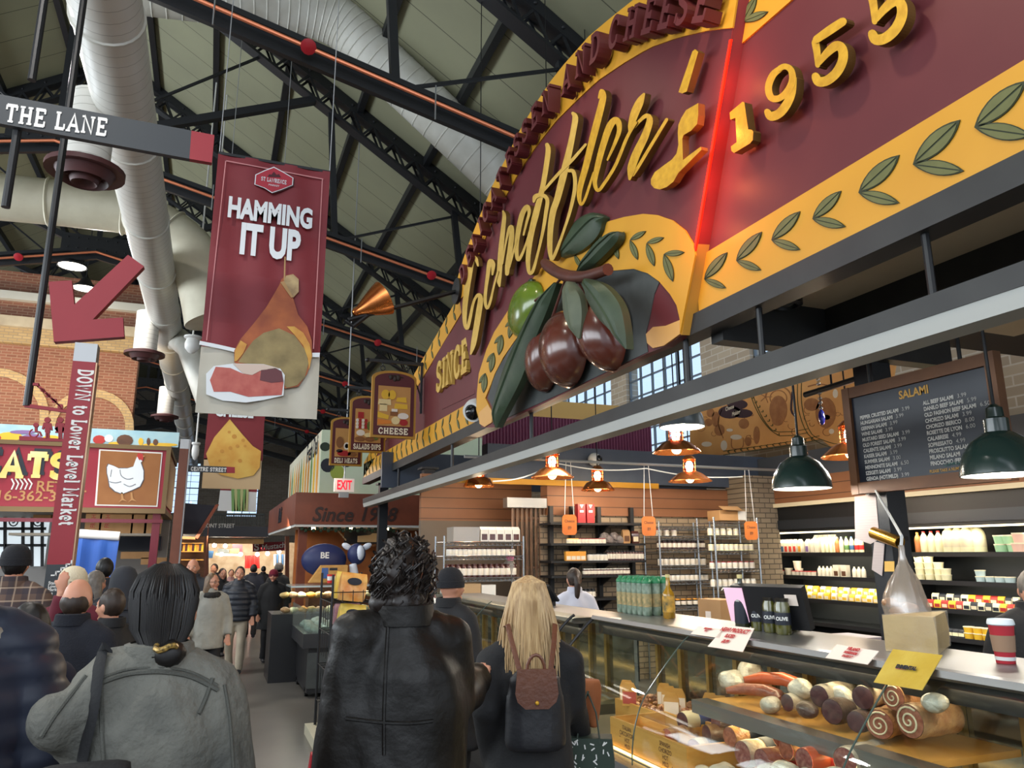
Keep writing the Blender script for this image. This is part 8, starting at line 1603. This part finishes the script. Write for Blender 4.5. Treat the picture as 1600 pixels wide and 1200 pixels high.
    if showface:
        for sx in (-1, 1): e = MB(); sph(e, (sx*.031, .081, .002), (.014, .009, .008), 10, 6); e.m = 1; sph(e, (sx*.031, .089, .002), (.006, .004, .006), 8, 5); e.obj('eye', [EYEW, EYEP], root); b = MB(); sph(b, (sx*.032, .09, .026), (.018, .006, .004), 8, 5); b.obj('eyebrow', hm if st != 'none' else HBR, root)
        e = MB(); sph(e, (0, .09, -.058), (.022, .008, .007), 10, 6); e.obj('lips', LIP, root)
    return root, J, O, P, L
def strands(root, O, name, m, paths, r=.004):
    mb = MB()
    for pts in paths: k = len(pts); mb.tube(pts, [r*(1-.75*i/(k-1)) for i in range(k)], 5, False)
    o = mb.obj(name, m, root); return o
rnd = random.uniform
# woman in the grey denim jacket ---------------------------------------------
def denim_mat():
    m = mat('grey_denim', (128, 126, 116), .85, rgb2=(66, 67, 64), nscale=4.5, ndet=8, bump=.6, bscale=34, cont=.7); return m
DEN = denim_mat()
yq = 2.42
root, J, O, P, L = person('woman seen from behind in a washed grey denim jacket, dark hair in a low bun', 262, yq, 878, face=4, hair=('bun', HDK), top=('jacket', DEN, .78, 1.12, folds(.026, 7, 3.5)), legs=BLK, vs=.011,
    pose={'elL': PY(94, 1126, 2.36), 'wrL': PY(196, 1225, 2.6), 'shL': PY(190, 1062, yq), 'shR': PY(322, 1062, yq), 'elR': PY(352, 1195, 2.4), 'wrR': PY(348, 1350, 2.5)})
back = lambda u, v, d=.0: PY(u, v, yq-.17-d)-O
STI = mat('denim_seam', (84, 84, 78), .9, bump=.4, bscale=300)
def proj(root, px, y0, name, m, r, sub=1):
    """seam laid on the surface of a garment where the pixel rays meet it"""
    g = [c for c in root.children if c.name.startswith(('jacket', 'coat', 'sweater'))][0]; pts = []; O_ = root.location
    for u, v in spline(px, 4): ok, h_, n_, i_ = g.ray_cast(CC-O_, ray(u, v)); pts.append(h_+n_*r*.3 if ok else None)
    pts = [q for q in pts if q is not None]
    if len(pts) > 2: MB().tube(pts, r, 6).obj(name, m, g)
proj(root, [(160, 1066), (195, 1054), (230, 1050), (262, 1051), (300, 1058), (340, 1078)], yq, 'yoke_seam', STI, .007); proj(root, [(160, 1059), (195, 1047), (230, 1043), (262, 1044), (300, 1051), (340, 1071)], yq, 'yoke_seam', STI, .004)
proj(root, [(332, 1060), (322, 1090), (310, 1116)], yq, 'side_seam', STI, .006); proj(root, [(158, 1042), (158, 1090), (160, 1140), (164, 1199)], yq, 'side_seam', STI, .006); proj(root, [(136, 1056), (112, 1085), (86, 1118), (66, 1150)], yq, 'sleeve_seam', STI, .006); proj(root, [(350, 1070), (358, 1120), (364, 1199)], yq, 'sleeve_seam', STI, .005)
s_ = []
for k in range(170):
    a_ = rnd(-2.2, 2.2); z0 = rnd(.0, .12); x = .087*math.sin(a_); yy = -.016-.1*math.cos(a_)
    s_.append([P(x*.35, -.016-.03*math.cos(a_), .127), P(x*.8, -.016-.076*math.cos(a_), .1), P(x, yy, .04+rnd(-.02, .02)), P(x*.9, yy*1.0, -.04), P(x*.62+.006, yy*.93-.01, -.085), P(.022+x*.3, -.125, -.105)])
strands(root, O, 'hair_strands', HDK, s_, .0045); MB().tube([P(.026+.024*math.cos(i*.57), -.122-.018*math.sin(i*.57), -.082+.006*math.sin(i*1.2)) for i in range(12)], .008, 8).obj('hair_tie', mat('gold_hair_tie', (196, 160, 86), .4, .4, rgb2=(60, 48, 30), nscale=120), root)
g = [c for c in root.children if c.name.startswith('jacket')][0]; bp = []
for u, v in ((168, 1012), (162, 1022), (157, 1040), (152, 1070), (147, 1100), (141, 1130), (136, 1160), (131, 1190)):
    ok, h_, n_, i_ = g.ray_cast(CC-O, ray(u, v)); bp.append((h_+O+n_*.008) if ok else PY(u, v, 2.36))
c = PY(128, 1205, 2.12); t = thing('shoulder_bag', 'black shoulder bag hanging on the left side of the denim-jacket woman', 'bag', c)
MB().tube([q-c for q in bp], [(.006, .02)]*len(bp), 8, ref=(0, 1, 0)).obj('strap', BLK, t); mb = MB(); mb.box((0, .03, -.12), (.2, .09, .26)); vox(mb.obj('bag_body', BLK, t), .02, 4)
# tall man in the leather coat ------------------------------------------------
LEA = mat('dark_leather', (22, 18, 15), .46, rgb2=(15, 13, 11), nscale=4, bump=.55, bscale=9, spec=.35)
yq = 2.62
root, J, O, P, L = person('tall curly-haired man seen from behind in a long black leather coat', 634, yq, 836, face=12, head=22, hair=('curly', HBK), top=('coat', LEA, .5, 1.17, folds(.022, 5, 2.2)), legs=BLK, vs=.011,
    pose={'shL': PY(556, 998, yq), 'shR': PY(698, 998, yq), 'elL': PY(540, 1110, 2.6), 'wrL': PY(522, 1225, 2.62), 'elR': PY(704, 1095, 2.66), 'wrR': PY(744, 1058, 3.0)})
proj(root, [(612, 918), (608, 950), (605, 1000), (602, 1060), (600, 1120), (600, 1180)], yq, 'back_seam', LEA, .006); proj(root, [(540, 1122), (590, 1128), (640, 1130), (676, 1126)], yq, 'waist_seam', LEA, .006)
s_ = []
for k in range(330):
    a_ = rnd(0, 6.28); z_ = rnd(-.9, 1); c_ = V((math.cos(a_)*math.sqrt(1-z_*z_), math.sin(a_)*math.sqrt(1-z_*z_), z_))
    if c_.y > .45 and z_ < .5: continue
    b = V((c_.x*.086, -.02+c_.y*.096, .005+c_.z*.115)); ph = rnd(0, 6); s_.append([P(*(b+c_*(.004+.008*math.sin(j*.9))+V((.017*math.sin(ph+j*1.3), .017*math.cos(ph+j*1.5), -.017*j+.025)))) for j in range(6)])
strands(root, O, 'hair_strands', HBK, s_, .004)
t = thing('carrier_bag', 'red plastic carrier bag held low by the man in the leather coat', 'bag', PY(506, 1212, 2.66)); M_redp = mat('red_plastic', (200, 30, 46), .3, coat=.5)
for x in (-.035, .035): MB().loft([[V((x+a*w, b*.02, z)) for a, b in ((-1, -1), (1, -1), (1, 1), (-1, 1))] for z, w in ((.07, .008), (.0, .016), (-.1, .03))]).obj('handle', M_redp, t)
MB().loft([[V((w*math.cos(i*.785), .08*w/.13*math.sin(i*.785), z)) for i in range(8)] for z, w in ((-.1, .06), (-.18, .12), (-.4, .14), (-.44, .1))]).obj('bag_body', M_redp, t)
# blonde woman with backpack ---------------------------------------------------
yq = 3.12
root, J, O, P, L = person('woman with long blonde hair and a black top, wearing a small backpack', 826, yq, 900, face=20, hair=('long', HBL), top=('sweater', BLK, .86, .98, folds(.008)), legs=BLK, vs=.011, pose={'elL': PY(760, 1105, 3.08), 'elR': PY(892, 1095, 3.1), 'wrR': PY(908, 1150, 3.3), 'wrL': PY(770, 1195, 3.25)})
s_ = []
for k in range(300):
    a_ = rnd(-2.0, 2.0); x = .092*math.sin(a_); yy = -.03-.1*math.cos(a_); ln = rnd(.3, .46); w_ = rnd(.9, 1.25)
    s_.append([P(rnd(-.012, .012), -.01-rnd(0, .03), .132), P(x*.75, yy*.8, .105), P(x*1.02, yy, .03), P(x*1.1*w_, yy*1.02, -.08), P(x*1.2*w_+.01*math.sin(k), yy*.98-.015, -.2), P(x*(1.15*w_)+.02*math.sin(k*1.7), yy*.85-.04, -.12-ln)])
strands(root, O, 'hair_strands', HBL, s_, .006)
M_tanl = mat('tan_leather', (104, 62, 42), .4, rgb2=(88, 50, 34), nscale=6, bump=.15, bscale=60); M_ny = mat('black_nylon', (26, 26, 30), .5, bump=.3, bscale=14); c = PY(836, 1100, yq-.2); t = thing('backpack', 'black nylon backpack with a brown leather flap on the blonde woman', 'backpack', c, rot=(0, 0, -.3))
mb = MB(); mb.loft([[V((w*math.cos(i*.524), d*math.sin(i*.524), z)) for i in range(12)] for z, w, d in ((-.17, .1, .05), (-.15, .125, .065), (0, .12, .065), (.1, .1, .05), (.13, .07, .03))]); vox(mb.obj('pack_body', M_ny, t), .014, 2)
MB().prism([V((a*.075, -.078, z)) for a, z in ((-1, .14), (1, .14), (1.12, .05), (1, .02), (.6, -.005), (-.6, -.005), (-1, .02), (-1.12, .05))], (0, .012, 0)).obj('leather_flap', M_tanl, t, smooth=False); MB().ell((0, -.082, .018), .008, 8, 6).obj('snap', M_gold, t); MB().tube([V((-.035+.0*i, -.05, .13)) if i == 0 else V((.035*-math.cos(i*math.pi/8), -.05, .13+.06*math.sin(i*math.pi/8))) for i in range(9)], .007, 8).obj('carry_handle', M_tanl, t)
for sx in (-1, 1): MB().tube([V((sx*.06, -.02, .12)), V((sx*.085, .05, .22)), V((sx*.1, .12, .29)), V((sx*.11, .22, .27))], [(.003, .012)]*4, 6, ref=(0, 1, 0)).obj('shoulder_strap', M_tanl, t)
c = PY(920, 1150, 3.2); t = thing('tote_bag', 'dark green tote bag with white dashes hanging by the blonde woman', 'bag', c, rot=(0, 0, -.5)); M_tote = mat('tote_green', (42, 56, 46), .6)
MB().loft([[V((a*w, b*.05, z)) for a, b in ((-1, -1), (1, -1), (1, 1), (-1, 1))] for z, w in ((-.25, .1), (-.1, .11), (.0, .1))]).obj('tote_body', M_tote, t, smooth=False); mb = MB()
for k in range(46): a_ = rnd(0, 3.1); x, z = rnd(-.09, .09), rnd(-.22, -.01); mb.box((x, -.052, z), (.018, .002, .005), Matrix.Rotation(a_, 3, 'Y'))
mb.obj('dash_pattern', M_wl, t, smooth=False)
for x in (-.05, .05): MB().tube([V((x, -.04, -.02)), V((x*.7, -.02, .1)), V((0, 0, .18)), V((0, .03, .17))], [(.004, .014)]*4, 6, ref=(1, 0, 0)).obj('tote_handle', M_tote, t)
c = PY(922, 1098, 3.26); t = thing('leather_bag', 'tan suede bag tucked beside the green tote of the blonde woman', 'bag', c); mb = MB(); mb.loft([[V((w*math.cos(i*.785), .05*math.sin(i*.785), z)) for i in range(8)] for z, w in ((-.1, .02), (-.04, .045), (.06, .06), (.1, .05))]); vox(mb.obj('bag_body', mat('tan_suede', (150, 88, 48), .8, rgb2=(128, 72, 38), nscale=8), t), .012, 2)
# others near the counter ----------------------------------------------------------
person('person in a black beanie and high black collar facing the counter beside the leather coat', 702, 5.3, 886, face=55, head=10, hair=('none', HDK), hat=('beanie', KNB, KNB), top=('coat', BLK, .55, 1.12, None), showface=True)
person('server with a brown ponytail in a white T-shirt behind the counter', 897, 7.4, 886, face=8, hair=('pony', HBR), top=('shirt', mat('white_shirt', (206, 206, 216), .8, rgb2=(190, 190, 204), nscale=4), .84, 1.0, None))
person('grey-haired man in black leaning down behind the counter at the picture edge', 1598, 3.2, 876, face=210, head=20, pitch=-32, hair=('short', HGR), top=('sweater', BLK, .84, 1.12, None), showface=True, loc=PX(1606, 872, 4.3), H=1.76)
# the crowd on the left ------------------------------------------------------------
PUF = mat('navy_puffer', (36, 42, 58), .5, rgb2=(30, 36, 50), nscale=6, coat=.1); HOO = mat('hoodie_beige', (150, 142, 130), .85, rgb2=(134, 126, 114), nscale=9, bump=.3, bscale=80)
person('person in a quilted navy jacket with a beige hood, cut off by the picture edge', -58, 2.75, 800, face=-15, hair=('short', HDK), hat=('hoodback', HOO, HOO), top=('jacket', PUF, .8, 1.22, quilt(.085, .022)), legs=BLK)
person('dark-haired woman in navy with a chin-length bob, looking left', 52, 3.95, 938, face=-40, hair=('bob', HDK), skin=SKIN2, top=('sweater', mat('navy_sweater', (24, 26, 44), .85), .8, 1.05, None))
FLE = mat('black_fleece', (28, 30, 38), .95, bump=.35, bscale=140)
person('balding man in a dark fleece seen from behind in the crowd', 122, 5.0, 899, face=18, hair=('bald', HBR), top=('jacket', FLE, .82, 1.12, None))
person('boy with short brown hair in a black coat, behind the balding man', 180, 5.8, 917, face=-50, hair=('short', HBR), top=('jacket', BLK, .78, 1.1, None), showface=True)
PL = mat('plaid_shirt', (92, 74, 66), .85); nt = PL.node_tree; tc = nt.nodes.new('ShaderNodeTexCoord'); b_ = nt.nodes['Principled BSDF']; prev = None
for ax, sc_, off, col in (('Y', 11, 0, (44, 42, 52)), ('X', 11, 0, (52, 48, 56)), ('X', 11, .55, (170, 150, 130)), ('Y', 11, .55, (170, 150, 130))):
    sp_ = nt.nodes.new('ShaderNodeSeparateXYZ'); nt.links.new(tc.outputs['Object'], sp_.inputs[0]); m1_ = nt.nodes.new('ShaderNodeMath'); m1_.operation = 'MULTIPLY_ADD'; m1_.inputs[1].default_value = sc_; m1_.inputs[2].default_value = 50+off; nt.links.new(sp_.outputs['X' if ax == 'X' else 'Z'], m1_.inputs[0])
    fr = nt.nodes.new('ShaderNodeMath'); fr.operation = 'FRACT'; nt.links.new(m1_.outputs[0], fr.inputs[0]); lt = nt.nodes.new('ShaderNodeMath'); lt.operation = 'LESS_THAN'; lt.inputs[1].default_value = .4 if off == 0 else .1; nt.links.new(fr.outputs[0], lt.inputs[0]); ml = nt.nodes.new('ShaderNodeMath'); ml.operation = 'MULTIPLY'; ml.inputs[1].default_value = .6; nt.links.new(lt.outputs[0], ml.inputs[0])
    mx = nt.nodes.new('ShaderNodeMixRGB'); nt.links.new(ml.outputs[0], mx.inputs[0]); mx.inputs[2].default_value = lin(col)
    if prev: nt.links.new(prev.outputs[0], mx.inputs[1])
    else: mx.inputs[1].default_value = lin((96, 76, 66))
    prev = mx
nt.links.new(prev.outputs[0], b_.inputs['Base Color'])
person('person in a black beanie and brown plaid shirt before the meat stall', 27, 6.6, 850, face=5, hair=('short', HDK), hat=('beanie', KNB, KNB), top=('jacket', PL, .8, 1.15, None))
CRE = mat('cream_knit', (212, 200, 172), .9, bump=.4, bscale=110); BUR = mat('burgundy_cloth', (92, 26, 40), .85)
root, J, O, P, L = person('person in a cream beanie and burgundy jumper holding a hand to the head', 118, 6.2, 884, face=-165, hair=('short', HBR), hat=('beanie', CRE, CRE), top=('sweater', BUR, .82, 1.02, None), showface=True, pose={'elR': PY(86, 985, 6.0), 'wrR': PY(96, 925, 5.95)})
person('man with short black hair seen beyond the cream beanie', 166, 9.2, 870, face=-30, hair=('short', HDK), skin=SKIN2, top=('jacket', CHAR, .8, 1.1, None), showface=True)
person('grey-haired woman in dark clothes behind the balding man', 150, 8.4, 890, face=30, hair=('long', HGR), top=('jacket', CHAR, .8, 1.05, None))
person('person in a dark padded coat with a fallen hood, centre of the left crowd', 196, 6.9, 884, face=0, hair=('none', HDK), hat=('hood', CHAR, CHAR), top=('coat', CHAR, .6, 1.2, quilt(.1)))
person('person in a dark cap near the foot of the brown pylon', 258, 9.6, 877, face=10, hair=('short', HDK), hat=('beanie', KNB, KNB), top=('jacket', BLK, .8, 1.1, None)); person('person with grey hair behind the denim-jacket woman', 236, 8.7, 889, face=-20, hair=('bob', HGR), top=('jacket', CHAR, .8, 1.1, None))
# people walking towards us --------------------------------------------------------
GRQ = mat('pale_grey_quilt', (164, 162, 152), .6, rgb2=(148, 146, 136), nscale=8, bump=.5, bscale=18); FUR = mat('dark_fur', (50, 48, 46), .95)
root, J, O, P, L = person('woman in a pale grey quilted jacket and glasses walking up the aisle', 332, 10.6, 894, face=172, head=-35, hair=('bob', HSA), hat=('fur', FUR, FUR), top=('jacket', GRQ, .74, 1.14, folds(.012)), legs=BLK, showface=True, vs=.009, step=.5)
mb = MB(); [mb.tube([P(sx*.033+.022*math.cos(i*.524), .1, .002+.017*math.sin(i*.524)) for i in range(13)], .002, 5) for sx in (-1, 1)]; mb.tube([P(-.011, .1, .004), P(.011, .1, .004)], .002, 5); [mb.tube([P(sx*.055, .1, .006), P(sx*.078, .0, .004)], .002, 5) for sx in (-1, 1)]; mb.obj('eyeglasses_frame', DARKM, root)
root, J, O, P, L = person('man in a black puffer jacket and khaki trousers walking up the aisle', 376, 13.2, 884, face=186, hair=('short', HBR), top=('jacket', mat('black_puffer', (28, 32, 42), .5, coat=.1), .84, 1.18, quilt(.085, .016)), legs=KHA, showface=True, vs=.008, step=.55)
person('woman in a dark red beanie and long black coat walking up the aisle', 428, 14.2, 889, face=178, head=14, hair=('short', HBR), hat=('beanie', mat('dark_red_knit', (116, 26, 46), .9, bump=.4, bscale=110), BUR), top=('coat', BLK, .62, 1.18, None), legs=BLK, showface=True, vs=.009, step=.25)
person('man with a shaved grey head in a dark fleece, before the navy awning stall', 304, 11.4, 871, face=-150, head=-20, hair=('bald', HGR), top=('jacket', CHAR, .82, 1.1, None), showface=True)
person('person in a grey beanie behind the woman with the dark red beanie', 436, 16.4, 879, face=30, hair=('short', HDK), hat=('beanie', HGR, HGR), top=('coat', BLK, .7, 1.15, None)); person('person with a dark backpack walking away behind the khaki-trousered man', 397, 18.5, 881, face=4, hair=('short', HDK), top=('jacket', NAV, .8, 1.25, None))
person('dark-haired woman in black further back between the first two walkers', 348, 15.5, 887, face=165, hair=('bob', HBR), top=('jacket', BLK, .8, 1.0, None), showface=True); person('man with dark hair beyond the grey-quilted woman', 336, 18, 880, face=200, hair=('short', HBR), top=('jacket', NAV, .8, 1.05, None)); person('person in pale clothes far down the aisle behind the khaki-trousered man', 362, 20, 889, face=180, hair=('short', HBR), top=('jacket', mat('rose_cloth', (170, 130, 126), .8), .8, 1.05, None)); person('person in a dark coat far down the aisle at the bright shops', 412, 24, 884, face=20, hair=('short', HDK), top=('coat', BLK, .7, 1.1, None))
